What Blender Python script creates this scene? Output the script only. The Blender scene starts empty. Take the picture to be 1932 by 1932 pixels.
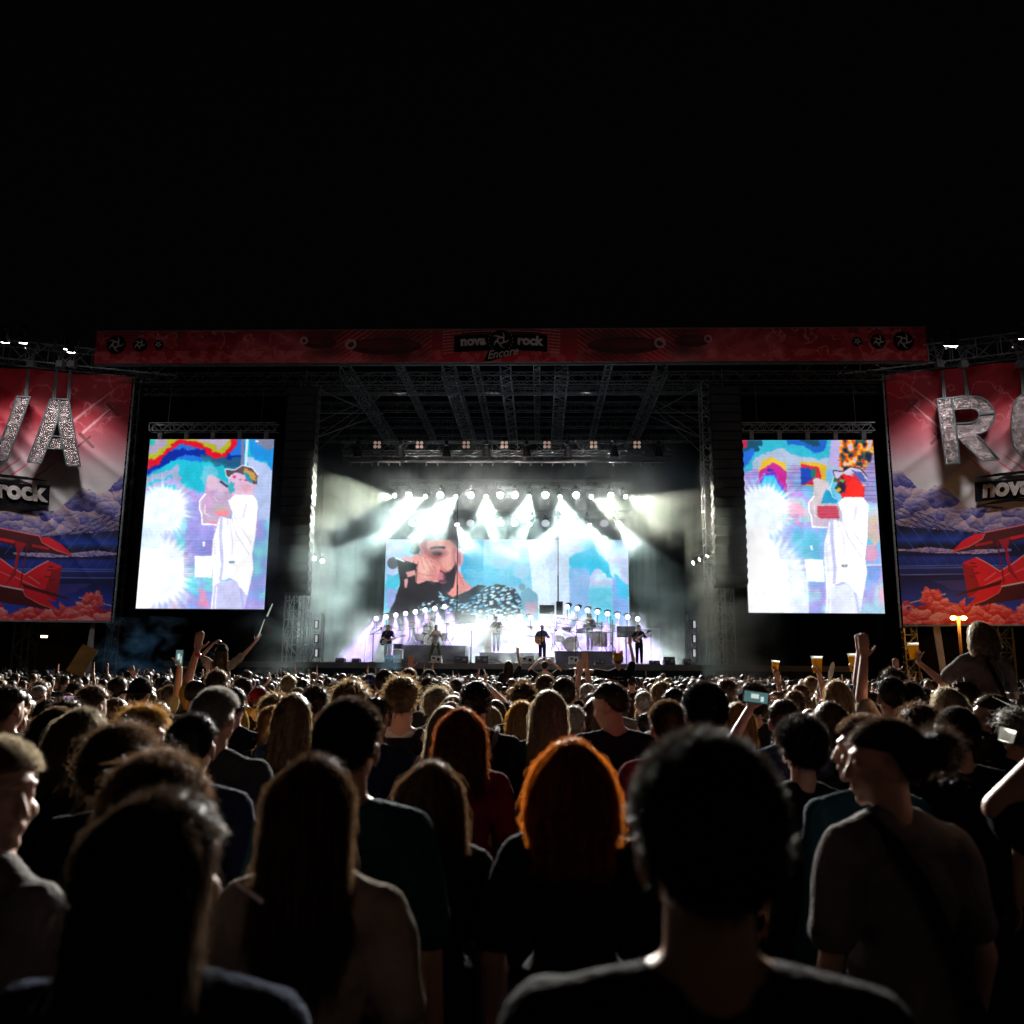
import bpy, math, random
import numpy as np
from mathutils import Vector, Matrix, Euler
# ------------------------------------------------------------------ camera, world, sun, exposure
S = bpy.context.scene
COL = S.collection
F, CX = 1600.0, 966.0          # focal length and centre in the units the layout was measured in (frame = 1932)
def _rx(a): c, s = math.cos(a), math.sin(a); return np.array([[1, 0, 0], [0, c, -s], [0, s, c]])
def _rz(a): c, s = math.cos(a), math.sin(a); return np.array([[c, -s, 0], [s, c, 0], [0, 0, 1]])
RR = _rz(math.radians(1.9)) @ _rx(math.radians(100.1)) @ _rz(math.radians(0.45))
CC = np.array([1.26, 0.0, 1.95])
cd = bpy.data.cameras.new('camera'); cam = bpy.data.objects.new('camera', cd); COL.objects.link(cam); S.camera = cam
cd.sensor_width = 36; cd.lens = 36 * F / 1932; cd.clip_start = 0.05; cd.clip_end = 900
cd.dof.use_dof = True; cd.dof.focus_distance = 19.0; cd.dof.aperture_fstop = 2.6
_m = Matrix([list(r) for r in RR]).to_4x4(); _m.translation = Vector(CC); cam.matrix_world = _m
W = bpy.data.worlds.new('World'); S.world = W; W.use_nodes = True
wn = W.node_tree; sky = wn.nodes.new('ShaderNodeTexSky'); sky.sky_type = 'NISHITA'; sky.sun_disc = False
sky.sun_elevation = math.radians(-4); sky.sun_rotation = math.radians(200)
wn.links.new(sky.outputs[0], wn.nodes['Background'].inputs[0]); wn.nodes['Background'].inputs[1].default_value = 0.05
sl = bpy.data.lights.new('sun', 'SUN'); sl.energy = 0.013; sl.angle = math.radians(6); sl.color = (1, .72, .5)
so = bpy.data.objects.new('sun', sl); COL.objects.link(so); so.rotation_euler = (math.radians(58), 0, math.radians(28))
S.view_settings.view_transform = 'Standard'; S.view_settings.look = 'None'
S.view_settings.exposure = 0.0; S.view_settings.gamma = 1.0
S.render.engine = 'CYCLES'
cy = S.cycles
cy.use_denoising = True; cy.volume_bounces = 0; cy.max_bounces = 5; cy.diffuse_bounces = 1; cy.glossy_bounces = 2
cy.transmission_bounces = 3; cy.transparent_max_bounces = 6; cy.volume_step_rate = 3; cy.volume_max_steps = 96
cy.sample_clamp_indirect = 4; cy.caustics_reflective = False; cy.caustics_refractive = False
RND = random.Random(7)
NR = np.random.RandomState(11)

# ------------------------------------------------------------------ measuring helpers
def PT(u, v, Y):
    d = RR @ np.array([(u - CX) / F, -(v - CX) / F, -1.0]); return CC + d * (Y - CC[1]) / d[1]
def PLN(u, v, p0, n):
    d = RR @ np.array([(u - CX) / F, -(v - CX) / F, -1.0]); return CC + d * np.dot(np.array(p0) - CC, n) / np.dot(d, n)
def PJ(P):
    d = (np.asarray(P) - CC) @ RR; return CX + F * d[..., 0] / -d[..., 2], CX - F * d[..., 1] / -d[..., 2]
def ground(y): return -0.010 * max(0, min(y, 60))
# ------------------------------------------------------------------ materials
def srgb(c):
    c = np.asarray(c, float); return np.where(c <= .04045, c / 12.92, ((c + .055) / 1.055) ** 2.4)
def hexc(h): return tuple(srgb([int(h[i:i + 2], 16) / 255 for i in (0, 2, 4)]))
MATS = {}
def mat(name, col=(.1, .1, .1), rough=.7, metal=0, spec=.4, em=None, es=0, var=.25, vs=6, bump=0, bs=30, attr=None, sheen=0, trans=0, tattr=None):
    if name in MATS: return MATS[name]
    m = bpy.data.materials.new(name); m.use_nodes = True; nt = m.node_tree; L = nt.links
    b = nt.nodes['Principled BSDF']; b.inputs['Roughness'].default_value = rough; b.inputs['Metallic'].default_value = metal
    b.inputs['Specular IOR Level'].default_value = spec
    if sheen:
        b.inputs['Sheen Weight'].default_value = sheen; b.inputs['Sheen Roughness'].default_value = .35
    tc = nt.nodes.new('ShaderNodeTexCoord')
    src = None
    if attr:
        a = nt.nodes.new('ShaderNodeAttribute'); a.attribute_name = attr; src = a.outputs['Color']
        L.new(src, b.inputs['Base Color'])
    else:
        n = nt.nodes.new('ShaderNodeTexNoise'); n.inputs['Scale'].default_value = vs; n.inputs['Detail'].default_value = 4
        L.new(tc.outputs['Object'], n.inputs['Vector'])
        r = nt.nodes.new('ShaderNodeValToRGB'); e = r.color_ramp.elements
        e[0].position = .3; e[1].position = .7
        e[0].color = (*[x * (1 - var) for x in col], 1); e[1].color = (*[min(1, x * (1 + var)) for x in col], 1)
        L.new(n.outputs[0], r.inputs[0]); L.new(r.outputs[0], b.inputs['Base Color'])
    if bump:
        n2 = nt.nodes.new('ShaderNodeTexNoise'); n2.inputs['Scale'].default_value = bs; n2.inputs['Detail'].default_value = 5
        L.new(tc.outputs['Object'], n2.inputs['Vector'])
        bp = nt.nodes.new('ShaderNodeBump'); bp.inputs['Strength'].default_value = bump; bp.inputs['Distance'].default_value = .03
        L.new(n2.outputs[0], bp.inputs['Height']); L.new(bp.outputs[0], b.inputs['Normal'])
    if es:
        b.inputs['Emission Strength'].default_value = es
        if attr: L.new(src, b.inputs['Emission Color']); L.remove(b.inputs['Base Color'].links[0]); b.inputs['Base Color'].default_value = (.01, .01, .01, 1)
        else: b.inputs['Emission Color'].default_value = (*em, 1)
    if trans:
        t = nt.nodes.new('ShaderNodeBsdfTranslucent'); mx = nt.nodes.new('ShaderNodeMixShader'); mx.inputs[0].default_value = trans
        if b.inputs['Base Color'].is_linked: L.new(b.inputs['Base Color'].links[0].from_socket, t.inputs[0])
        
        if tattr:
            src = b.inputs['Base Color'].links[0].from_socket; dk = nt.nodes.new('ShaderNodeMix'); dk.data_type = 'RGBA'; dk.blend_type = 'MULTIPLY'; dk.inputs[0].default_value = 1; dk.inputs[7].default_value = (.38, .38, .38, 1)
            L.new(src, dk.inputs[6]); L.new(dk.outputs[2], b.inputs['Base Color'])
            ta = nt.nodes.new('ShaderNodeAttribute'); ta.attribute_name = tattr; mm = nt.nodes.new('ShaderNodeMath'); mm.operation = 'MULTIPLY'; mm.inputs[1].default_value = trans
            L.new(ta.outputs['Fac'], mm.inputs[0]); L.new(mm.outputs[0], mx.inputs[0])
        L.new(b.outputs[0], mx.inputs[1]); L.new(t.outputs[0], mx.inputs[2]); L.new(mx.outputs[0], nt.nodes['Material Output'].inputs[0])
    MATS[name] = m; return m
BLK = mat('black_metal', (.010, .010, .012), .6, spec=.15)
SCRIM = mat('black_scrim', (.0022, .0028, .004), 1.0, spec=0, vs=1.5)
ALU = mat('aluminium', (.42, .43, .45), .35, metal=.8)
DALU = mat('dull_aluminium', (.16, .17, .18), .45, metal=.6)
RUB = mat('rubber', (.01, .01, .01), .8)
# ------------------------------------------------------------------ mesh collector
class MB:
    def __init__(s): s.v = []; s.f = []; s.n = 0; s.m = []
    def add(s, v, f, mi=0):
        v = np.asarray(v, float).reshape(-1, 3); s.v.append(v); n = s.n
        s.f += [tuple(i + n for i in q) for q in f]; s.m += [mi] * len(f); s.n += len(v); return s
    def box(s, lo, hi, M=None, mi=0):
        x0, y0, z0 = lo; x1, y1, z1 = hi
        v = np.array([(x, y, z) for x in (x0, x1) for y in (y0, y1) for z in (z0, z1)], float)
        if M is not None: v = v @ np.array(M)[:3, :3].T + np.array(M)[:3, 3]
        return s.add(v, [(0, 1, 3, 2), (4, 6, 7, 5), (0, 4, 5, 1), (2, 3, 7, 6), (0, 2, 6, 4), (1, 5, 7, 3)], mi)
    def bar(s, p, q, r=.02, k=4, r2=None, mi=0, caps=True):
        p = np.asarray(p, float); q = np.asarray(q, float); d = q - p; L = np.linalg.norm(d)
        if L < 1e-6: return s
        d /= L; a = np.cross(d, (0, 0, 1) if abs(d[2]) < .9 else (1, 0, 0)); a /= np.linalg.norm(a); b = np.cross(d, a)
        r2 = r if r2 is None else r2; v = []
        for c, rr in ((p, r), (q, r2)):
            for i in range(k):
                t = 2 * math.pi * (i + .5) / k; v.append(c + rr * (math.cos(t) * a + math.sin(t) * b))
        f = [(i, (i + 1) % k, k + (i + 1) % k, k + i) for i in range(k)]
        if caps: f += [tuple(range(k))[::-1], tuple(range(k, 2 * k))]
        return s.add(v, f, mi)
    def path(s, pts, r, k=6, mi=0):
        for a, b in zip(pts, pts[1:]): s.bar(a, b, r, k, mi=mi)
        return s
    def cap(s, p, q, r0, r1, k=12, mi=0):
        p = np.asarray(p, float); q = np.asarray(q, float); d = q - p; L = np.linalg.norm(d); d = d / L if L > 1e-6 else np.array([0, 0, 1.])
        a = np.cross(d, (0, 0, 1) if abs(d[2]) < .9 else (1, 0, 0)); a /= np.linalg.norm(a); b = np.cross(d, a)
        rings = [(p, r0, t) for t in (-80, -50, -20)] + [(q, r1, t) for t in (20, 50, 80)]
        rings.insert(3, (p, r0, 0)); rings.insert(4, (q, r1, 0)); v = []
        for c, r, t in rings:
            t = math.radians(t)
            for i in range(k):
                w = 2 * math.pi * i / k; v.append(c + d * r * math.sin(t) + r * math.cos(t) * (math.cos(w) * a + math.sin(w) * b))
        nr = len(rings); f = [(j * k + i, j * k + (i + 1) % k, (j + 1) * k + (i + 1) % k, (j + 1) * k + i) for j in range(nr - 1) for i in range(k)]
        f += [tuple(range(k))[::-1], tuple(range((nr - 1) * k, nr * k))]
        return s.add(v, f, mi)
    def ell(s, c, r, M=None, nu=16, nv=10, mi=0):
        v = [];
        for j in range(nv + 1):
            t = -math.pi / 2 + math.pi * (j + .02 if j == 0 else j - .02 if j == nv else j) / nv
            for i in range(nu):
                w = 2 * math.pi * i / nu; v.append((r[0] * math.cos(t) * math.cos(w), r[1] * math.cos(t) * math.sin(w), r[2] * math.sin(t)))
        v = np.array(v)
        if M is not None: v = v @ np.array(M)[:3, :3].T
        v = v + np.array(c)
        f = [(j * nu + i, j * nu + (i + 1) % nu, (j + 1) * nu + (i + 1) % nu, (j + 1) * nu + i) for j in range(nv) for i in range(nu)]
        f += [tuple(range(nu))[::-1], tuple(range(nv * nu, (nv + 1) * nu))]
        return s.add(v, f, mi)
    def cyl(s, c0, c1, r, k=20, r2=None, mi=0): return s.bar(c0, c1, r, k, r2, mi)
    def prism(s, poly, fn, t0, t1, mi=0):
        """poly: list of 2D points; fn(x,y,t) -> 3D; extruded between t0 and t1 (triangulated caps)"""
        from mathutils.geometry import tessellate_polygon
        loops = poly if isinstance(poly[0][0], (list, tuple)) else [poly]
        tri = tessellate_polygon([[Vector((x, y, 0)) for x, y in lp] for lp in loops])
        flat = [p for lp in loops for p in lp]; n = len(flat)
        v = [fn(x, y, t0) for x, y in flat] + [fn(x, y, t1) for x, y in flat]
        f = [tuple(t) for t in tri] + [tuple(n + i for i in t[::-1]) for t in tri]
        o = 0
        for lp in loops:
            k = len(lp); f += [(o + i, o + (i + 1) % k, n + o + (i + 1) % k, n + o + i) for i in range(k)]; o += k
        return s.add(v, f, mi)
    def truss(s, p, q, w=.4, seg=None, r=.025, rb=.014, up=(0, 0, 1), h=None):
        p = np.asarray(p, float); q = np.asarray(q, float); d = q - p; L = np.linalg.norm(d); d /= L
        h = h or w
        a = np.cross(d, up); a = a / np.linalg.norm(a) if np.linalg.norm(a) > 1e-3 else np.array([1., 0, 0]); b = np.cross(a, d)
        cs = [(a * sx * w / 2 + b * sy * h / 2) for sx, sy in ((-1, -1), (1, -1), (1, 1), (-1, 1))]
        for c in cs: s.bar(p + c, q + c, r)
        n = seg or max(2, int(L / max(w, h)))
        for i in range(n):
            t0, t1 = L * i / n, L * (i + 1) / n
            for j in range(4):
                c0, c1 = (cs[j], cs[(j + 1) % 4]) if (i + j) % 2 else (cs[(j + 1) % 4], cs[j])
                s.bar(p + d * t0 + c0, p + d * t1 + c1, rb)
                if w > .5 or i % 3 == 0: s.bar(p + d * t0 + c0, p + d * t0 + c1, rb)
        return s
    def mesh(s, name, smooth=False):
        me = bpy.data.meshes.new(name); V = np.concatenate(s.v) if s.v else np.zeros((0, 3))
        me.from_pydata(V.tolist(), [], s.f); me.update()
        if smooth: me.polygons.foreach_set('use_smooth', [True] * len(me.polygons))
        if any(s.m): me.polygons.foreach_set('material_index', s.m)
        return me
    def build(s, name, m, parent=None, smooth=False, loc=None):
        me = s.mesh(name, smooth)
        for x in (m if isinstance(m, (list, tuple)) else [m]): me.materials.append(x)
        return link(name, me, parent, loc)
def link(name, me, parent=None, loc=None):
    o = bpy.data.objects.new(name, me); COL.objects.link(o)
    if loc is not None: o.location = loc
    if parent is not None: o.parent = parent
    return o
def empty(name, loc=(0, 0, 0), rz=0):
    o = bpy.data.objects.new(name, None); COL.objects.link(o); o.location = loc; o.rotation_euler = (0, 0, rz); return o
def tag(o, label=None, cat=None, group=None, kind=None):
    for k, x in (('label', label), ('category', cat), ('group', group), ('kind', kind)):
        if x: o[k] = x
    return o
def kids(o): return [c for c in bpy.data.objects if c.parent == o]
def copy_tree(o, parent=None):
    c = o.copy(); COL.objects.link(c); c.parent = parent
    for ch in kids(o): copy_tree(ch, c)
    return c
# ------------------------------------------------------------------ numpy painter (prints and LED pictures are per-vertex colours)
def fbm(x, y, oct=4, seed=0, scale=1.0):
    x = np.asarray(x) * scale; y = np.asarray(y) * scale; out = np.zeros(x.shape); amp = .5; tot = 0
    for o in range(oct):
        xi = np.floor(x).astype(int); yi = np.floor(y).astype(int); fx = x - xi; fy = y - yi
        def h(a, b):
            n = (a * 374761393 + b * 668265263 + (seed + o * 131) * 1442695041) & 0xffffffff
            n = ((n ^ (n >> 13)) * 1274126177) & 0xffffffff; return ((n ^ (n >> 16)) & 0xffff) / 65535.
        sx = fx * fx * (3 - 2 * fx); sy = fy * fy * (3 - 2 * fy)
        out += amp * ((h(xi, yi) * (1 - sx) + h(xi + 1, yi) * sx) * (1 - sy) + (h(xi, yi + 1) * (1 - sx) + h(xi + 1, yi + 1) * sx) * sy)
        tot += amp; amp *= .5; x = x * 2 + 17.3; y = y * 2 + 5.1
    return out / tot
def worley(x, y, seed=0):
    xi = np.floor(x).astype(int); yi = np.floor(y).astype(int); best = np.full(x.shape, 9.); bid = np.zeros(x.shape); dyb = np.zeros(x.shape)
    def h(a, b, s):
        n = (a * 374761393 + b * 668265263 + (seed + s) * 1442695041) & 0xffffffff
        n = ((n ^ (n >> 13)) * 1274126177) & 0xffffffff; return ((n ^ (n >> 16)) & 0xffff) / 65535.
    for dx in (-1, 0, 1):
        for dy in (-1, 0, 1):
            cx = xi + dx; cy_ = yi + dy; px = cx + h(cx, cy_, 1); py = cy_ + h(cx, cy_, 2)
            d = np.hypot(px - x, py - y); m = d < best; best = np.where(m, d, best); bid = np.where(m, h(cx, cy_, 3), bid); dyb = np.where(m, py - y, dyb)
    return best, bid, dyb
class Paint:
    def __init__(s, X, Y, base=(0, 0, 0)):
        s.X, s.Y = X, Y; s.C = np.ones(X.shape + (3,)) * np.array(base)
    def put(s, m, col, a=1.0):
        m = (np.asarray(m, float) * a)[..., None]
        s.C = s.C * (1 - m) + np.asarray(col, float) * m
    def inpoly(s, pts, warp=0, ws=.05, seed=0):
        X, Y = s.X, s.Y
        if warp:
            j = warp * .28; X = X + (np.random.RandomState(3).rand(*X.shape) - .5) * j; Y = Y + (np.random.RandomState(4).rand(*X.shape) - .5) * j
            X = X + (fbm(X, Y, 3, seed, ws) - .5) * 2 * warp; Y = Y + (fbm(X, Y, 3, seed + 9, ws) - .5) * 2 * warp
        ins = np.zeros(X.shape, bool); n = len(pts)
        for i in range(n):
            x0, y0 = pts[i]; x1, y1 = pts[(i + 1) % n]
            if y0 == y1: continue
            c = ((y0 > Y) != (y1 > Y)) & (X < (x1 - x0) * (Y - y0) / (y1 - y0) + x0); ins ^= c
        return ins
    def poly(s, pts, col, a=1, warp=0, ws=.05, seed=0): s.put(s.inpoly(pts, warp, ws, seed), hx(col), a)
    def ell(s, cx, cy_, rx, ry, col, a=1, warp=0, ws=.05, seed=0, soft=0, rot=0):
        X, Y = s.X - cx, s.Y - cy_
        if warp: X = X + (fbm(s.X, s.Y, 3, seed, ws) - .5) * 2 * warp; Y = Y + (fbm(s.X, s.Y, 3, seed + 9, ws) - .5) * 2 * warp
        if rot: c, t = math.cos(rot), math.sin(rot); X, Y = X * c + Y * t, -X * t + Y * c
        d = np.hypot(X / rx, Y / ry); m = (d < 1) if not soft else np.clip((1 + soft - d) / (2 * soft), 0, 1); s.put(m, hx(col), a)
    def line(s, pts, w, col, a=1, w2=None):
        m = np.zeros(s.X.shape); n = len(pts) - 1
        for i in range(n):
            (x0, y0), (x1, y1) = pts[i], pts[i + 1]; L2 = (x1 - x0) ** 2 + (y1 - y0) ** 2
            t = np.clip(((s.X - x0) * (x1 - x0) + (s.Y - y0) * (y1 - y0)) / L2, 0, 1)
            ww = w if w2 is None else w + (w2 - w) * (i + t) / n
            d = np.hypot(s.X - x0 - t * (x1 - x0), s.Y - y0 - t * (y1 - y0)); m = np.maximum(m, np.clip(ww / 2 - d + .5, 0, 1))
        s.put(m, hx(col), a)
def hx(c): return np.array([int(c[i:i + 2], 16) / 255 for i in (0, 2, 4)]) if isinstance(c, str) else np.asarray(c, float)
def lerpcol(t, stops):
    t = np.asarray(t); out = np.zeros(t.shape + (3,)); xs = [p for p, _ in stops]; cs = np.array([hx(c) for _, c in stops])
    for k in range(3): out[..., k] = np.interp(t, xs, cs[:, k])
    return out
def sheet(name, P, paint, m, parent=None, back=None):
    """P: (h,w,3) grid of world points; paint(X,Y)->(h,w,3) sRGB picture, as a mesh with a colour attribute; `back` gives it thickness"""
    h, w = P.shape[:2]; V = P.reshape(-1, 3); idx = np.arange(h * w).reshape(h, w)
    q = np.stack([idx[:-1, :-1], idx[1:, :-1], idx[1:, 1:], idx[:-1, 1:]], -1).reshape(-1, 4)
    if back is not None:
        V = np.concatenate([V, V + np.array(back)]); n = h * w
        q = np.concatenate([q, (q + n)[:, ::-1]])
        edge = [idx[0, :], idx[:, -1], idx[-1, ::-1], idx[::-1, 0]]
        for e in edge: q = np.concatenate([q, np.stack([e[:-1], e[1:], e[1:] + n, e[:-1] + n], -1)])
    me = bpy.data.meshes.new(name); me.vertices.add(len(V)); me.vertices.foreach_set('co', V.ravel())
    me.loops.add(q.size); me.loops.foreach_set('vertex_index', q.ravel().astype(np.int32)); me.polygons.add(len(q))
    me.polygons.foreach_set('loop_start', np.arange(0, q.size, 4, dtype=np.int32))
    me.polygons.foreach_set('use_smooth', np.ones(len(q), bool)); me.update(calc_edges=True); me.validate()
    C = np.clip(srgb(np.clip(paint, 0, 1)), 0, 1).reshape(-1, 3)
    if back is not None: C = np.concatenate([C, np.full_like(C, .02)])
    a = me.color_attributes.new('paint', 'FLOAT_COLOR', 'POINT'); a.data.foreach_set('color', np.concatenate([C, np.ones((len(C), 1))], 1).astype(np.float32).ravel())
    me.materials.append(m); return link(name, me, parent)
def quadgrid(TL, TR, BR, BL, w, h):
    s = np.linspace(0, 1, w)[None, :, None]; t = np.linspace(0, 1, h)[:, None, None]
    TL, TR, BR, BL = [np.array(p, float) for p in (TL, TR, BR, BL)]
    return (TL * (1 - s) + TR * s) * (1 - t) + (BL * (1 - s) + BR * s) * t
def text(name, body, size, fn, m, parent, bold=.02, shear=0, sx=1, space=1.0, depth=.004):
    cu = bpy.data.curves.new('t', 'FONT'); cu.body = body; cu.size = size; cu.offset = bold; cu.shear = shear; cu.extrude = depth
    cu.align_x = 'CENTER'; cu.align_y = 'CENTER'; cu.space_character = space; cu.resolution_u = 4
    o = bpy.data.objects.new('t', cu); COL.objects.link(o); bpy.context.view_layer.update()
    me = bpy.data.meshes.new_from_object(o.evaluated_get(bpy.context.evaluated_depsgraph_get())); bpy.data.objects.remove(o)
    me.name = name; V = np.zeros(len(me.vertices) * 3); me.vertices.foreach_get('co', V); V = V.reshape(-1, 3)
    W_ = np.array([fn(x * sx, y, z) for x, y, z in V]); me.vertices.foreach_set('co', W_.ravel()); me.update()
    me.materials.clear(); me.materials.append(m); return link(name, me, parent)
def shuriken(mb, c, r, fn, t0, t1):
    """ring with five curved blades"""
    k = 24; out = [(math.cos(2 * math.pi * i / k) * r * .43, math.sin(2 * math.pi * i / k) * r * .43) for i in range(k)]
    inn = [(math.cos(2 * math.pi * i / k) * r * .27, math.sin(2 * math.pi * i / k) * r * .27) for i in range(k)]
    sh = lambda P: [(c[0] + x, c[1] + y) for x, y in P]
    mb.prism([sh(out), sh(inn[::-1])], fn, t0, t1)
    for b in range(5):
        a0 = 2 * math.pi * b / 5 + .4; A = []; B = []
        for i in range(8):
            t = i / 7; rr = r * (.36 + .64 * t); A.append((rr * math.cos(a0 + 1.0 * t), rr * math.sin(a0 + 1.0 * t)))
            wd = .55 * (1 - t) ** 1.2 + .01; B.append((rr * math.cos(a0 + 1.0 * t + wd), rr * math.sin(a0 + 1.0 * t + wd)))
        mb.prism(sh(A + B[::-1]), fn, t0, t1)
# energies of the lamps (watts)
BANNER_E = (3300, 2700)
BEAM_E = (18000, 16000, 900, 13000)   # upper beams, lower beams, blinders, floor beams
RIM_E = 37000
HEADER_E = 4300
WASH_E = 2400
SMOKE_D = .16
FILL_N = 205
# ================================================================== GROUND
gm = mat('trodden_ground', (.035, .028, .02), .95, vs=.8, bump=.5, bs=6)
ys = np.concatenate([np.linspace(-60, 0, 7), np.linspace(2, 60, 30), [90, 150, 300, 500]])
mb = MB(); v = []
for y in ys: v += [(-400, y, ground(y)), (400, y, ground(y))]
mb.add(v, [(2 * i, 2 * i + 1, 2 * i + 3, 2 * i + 2) for i in range(len(ys) - 1)])
tag(mb.build('ground', gm), kind='structure')
# ================================================================== STAGE
YF, YB, ZD = 38.0, 53.0, 1.93
deckm = mat('stage_floor', (.10, .095, .10), .35, vs=2)
skirt = mat('navy_skirt', (.010, .022, .032), .9, vs=1.2, bump=.3, bs=4)
st = empty('stage', (0, YF, 0)); tag(st, 'huge dark open air festival stage with deck, roof and black side walls', 'stage')
def onstage(o): o.parent = st; o.location = (0, -YF, 0); return o
mb = MB(); mb.box((-15.5, YF, ZD - .25), (15, YB, ZD)); onstage(mb.build('deck', deckm))
mb = MB()
V = []; n = 240
for i in range(n):
    x = -15.5 + 30.5 * i / (n - 1); yy = YF + .06 + .03 * math.sin(x * 9) + .02 * math.sin(x * 23.0)
    V += [(x, yy, -.5), (x, yy, ZD - .05)]
mb.add(V, [(2 * i, 2 * i + 2, 2 * i + 3, 2 * i + 1) for i in range(n - 1)]); onstage(mb.build('skirt', skirt))
def drape(name, x0, x1, y, z0, z1, m, amp=.05, axis=0):
    mb = MB(); n = max(8, int(abs(x1 - x0) * 8)); V = []
    for i in range(n + 1):
        x = x0 + (x1 - x0) * i / n; d = amp * math.sin(x * 5.1) + amp * .5 * math.sin(x * 13.7 + 1)
        V += [(x, y + d, z0), (x, y + d, z1), (x, y + .06 + d, z0), (x, y + .06 + d, z1)] if axis == 0 else [(y + d, x, z0), (y + d, x, z1), (y + .06 + d, x, z0), (y + .06 + d, x, z1)]
    f = []
    for i in range(n):
        a = 4 * i; f += [(a, a + 4, a + 5, a + 1), (a + 2, a + 3, a + 7, a + 6), (a + 1, a + 5, a + 7, a + 3)]
    mb.add(V, f); return onstage(mb.build(name, m, smooth=True))
drape('backdrop', -15, 15, YB, 1.9, 16.3, SCRIM)
drape('side_scrim', -18.45, -9.95, 39.2, -.4, 15.4, SCRIM, .03)
drape('side_scrim', 9.45, 17.6, 39.2, -.4, 15.4, SCRIM, .03)
drape('wing_curtain', 39.6, 52.8, -12.6, 1.9, 15.4, SCRIM, .05, 1)
drape('wing_curtain', 39.6, 52.8, 12.1, 1.9, 15.4, SCRIM, .05, 1)
mb = MB(); mb.box((-19, 38.3, 16.55), (18.5, 53.2, 16.65)); onstage(mb.build('roof_skin', SCRIM))
mb = MB()
for x, w in ((-8.1, .5), (-3.13, .62), (-.4, .5), (2.3, .62), (7.06, .5), (-14.5, .5), (13.8, .5)): mb.truss((x, 38.6, 15.72), (x, 52.8, 15.72), w, r=.028, rb=.02)
for x in (-5.6, -1.9, 1.1, 4.6): mb.truss((x, 38.6, 16.2), (x, 52.8, 16.2), .3, r=.02, rb=.012)
onstage(mb.build('roof_truss', DALU))
mb = MB()
mb.truss((-19, 38.25, 15.18), (18.4, 38.25, 15.18), .45, r=.03, rb=.018)
mb.truss((-18.2, 38.9, 14.75), (17.6, 38.9, 14.75), .3, r=.02, rb=.012)
for y, z in ((41.2, 15.6), (44, 15.5), (47, 15.45), (50, 15.4)): mb.truss((-12.5, y, z), (12, y, z), .4, r=.025, rb=.014)
for y, z in ((42.5, 16.3), (45.5, 16.3), (48.5, 16.3)): mb.bar((-12.5, y, z), (12, y, z), .04)
onstage(mb.build('cross_truss', mat('dark_aluminium', (.06, .065, .07), .5, metal=.4)))
for sx in (-1, 1):
    mb = MB()
    for k in range(3): mb.bar((sx * 9.1 - .3, 39, 14.9 - k * 1.2), (sx * (7.9 - k * .3) - .3, 46, 15.8), .03); mb.bar((sx * 9.4 - .3, 39.2, 13.2 - k * .8), (sx * 6.3 - .3, 41.2, 15.5), .025)
    onstage(mb.build('roof_brace', DALU))
for x in (-9.75, 9.2):
    mb = MB(); mb.truss((x, 38.75, -.4), (x, 38.75, 15.1), .75, r=.035, rb=.02); onstage(mb.build('roof_tower', DALU))
# ================================================================== HEADER BANNER
HZ0, HZ1, HX0, HX1 = 15.70, 17.31, -19.78, 18.98
hd = empty('header_banner', (-.4, 37.5, HZ0)); tag(hd, 'long dark red printed banner along the top edge of the stage roof', 'banner')
def on(par, o):
    o.parent = par; o.matrix_parent_inverse = Matrix.Translation(-par.location) if par.rotation_euler.z == 0 else (Matrix.Translation(par.location) @ Matrix.Rotation(par.rotation_euler.z, 4, 'Z')).inverted(); return o
P = quadgrid((HX0, 37.5, HZ1), (HX1, 37.5, HZ1), (HX1, 37.5, HZ0), (HX0, 37.5, HZ0), 1500, 64)
u, v = PJ(P); xs_, zs_ = P[..., 0], P[..., 2]
P[..., 1] += .03 * (fbm(xs_, zs_, 4, 3, 1.2) - .5) + .05 * np.clip((HZ0 + .35 - zs_) / .35, 0, 1) * (fbm(xs_, zs_, 3, 5, 2.5) - .5)
tz = (HZ1 - zs_) / (HZ1 - HZ0)
p = Paint(xs_, zs_)
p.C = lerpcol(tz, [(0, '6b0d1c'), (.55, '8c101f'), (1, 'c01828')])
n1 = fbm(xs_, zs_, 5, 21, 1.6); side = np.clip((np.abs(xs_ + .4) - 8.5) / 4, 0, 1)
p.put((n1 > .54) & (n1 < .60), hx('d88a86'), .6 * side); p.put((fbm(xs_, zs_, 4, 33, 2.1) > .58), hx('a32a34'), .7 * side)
p.put((fbm(xs_, zs_, 4, 35, 2.6) > .5 + .22 * (1 - tz)) & (tz > .62), hx('c96464'), .65)
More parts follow.
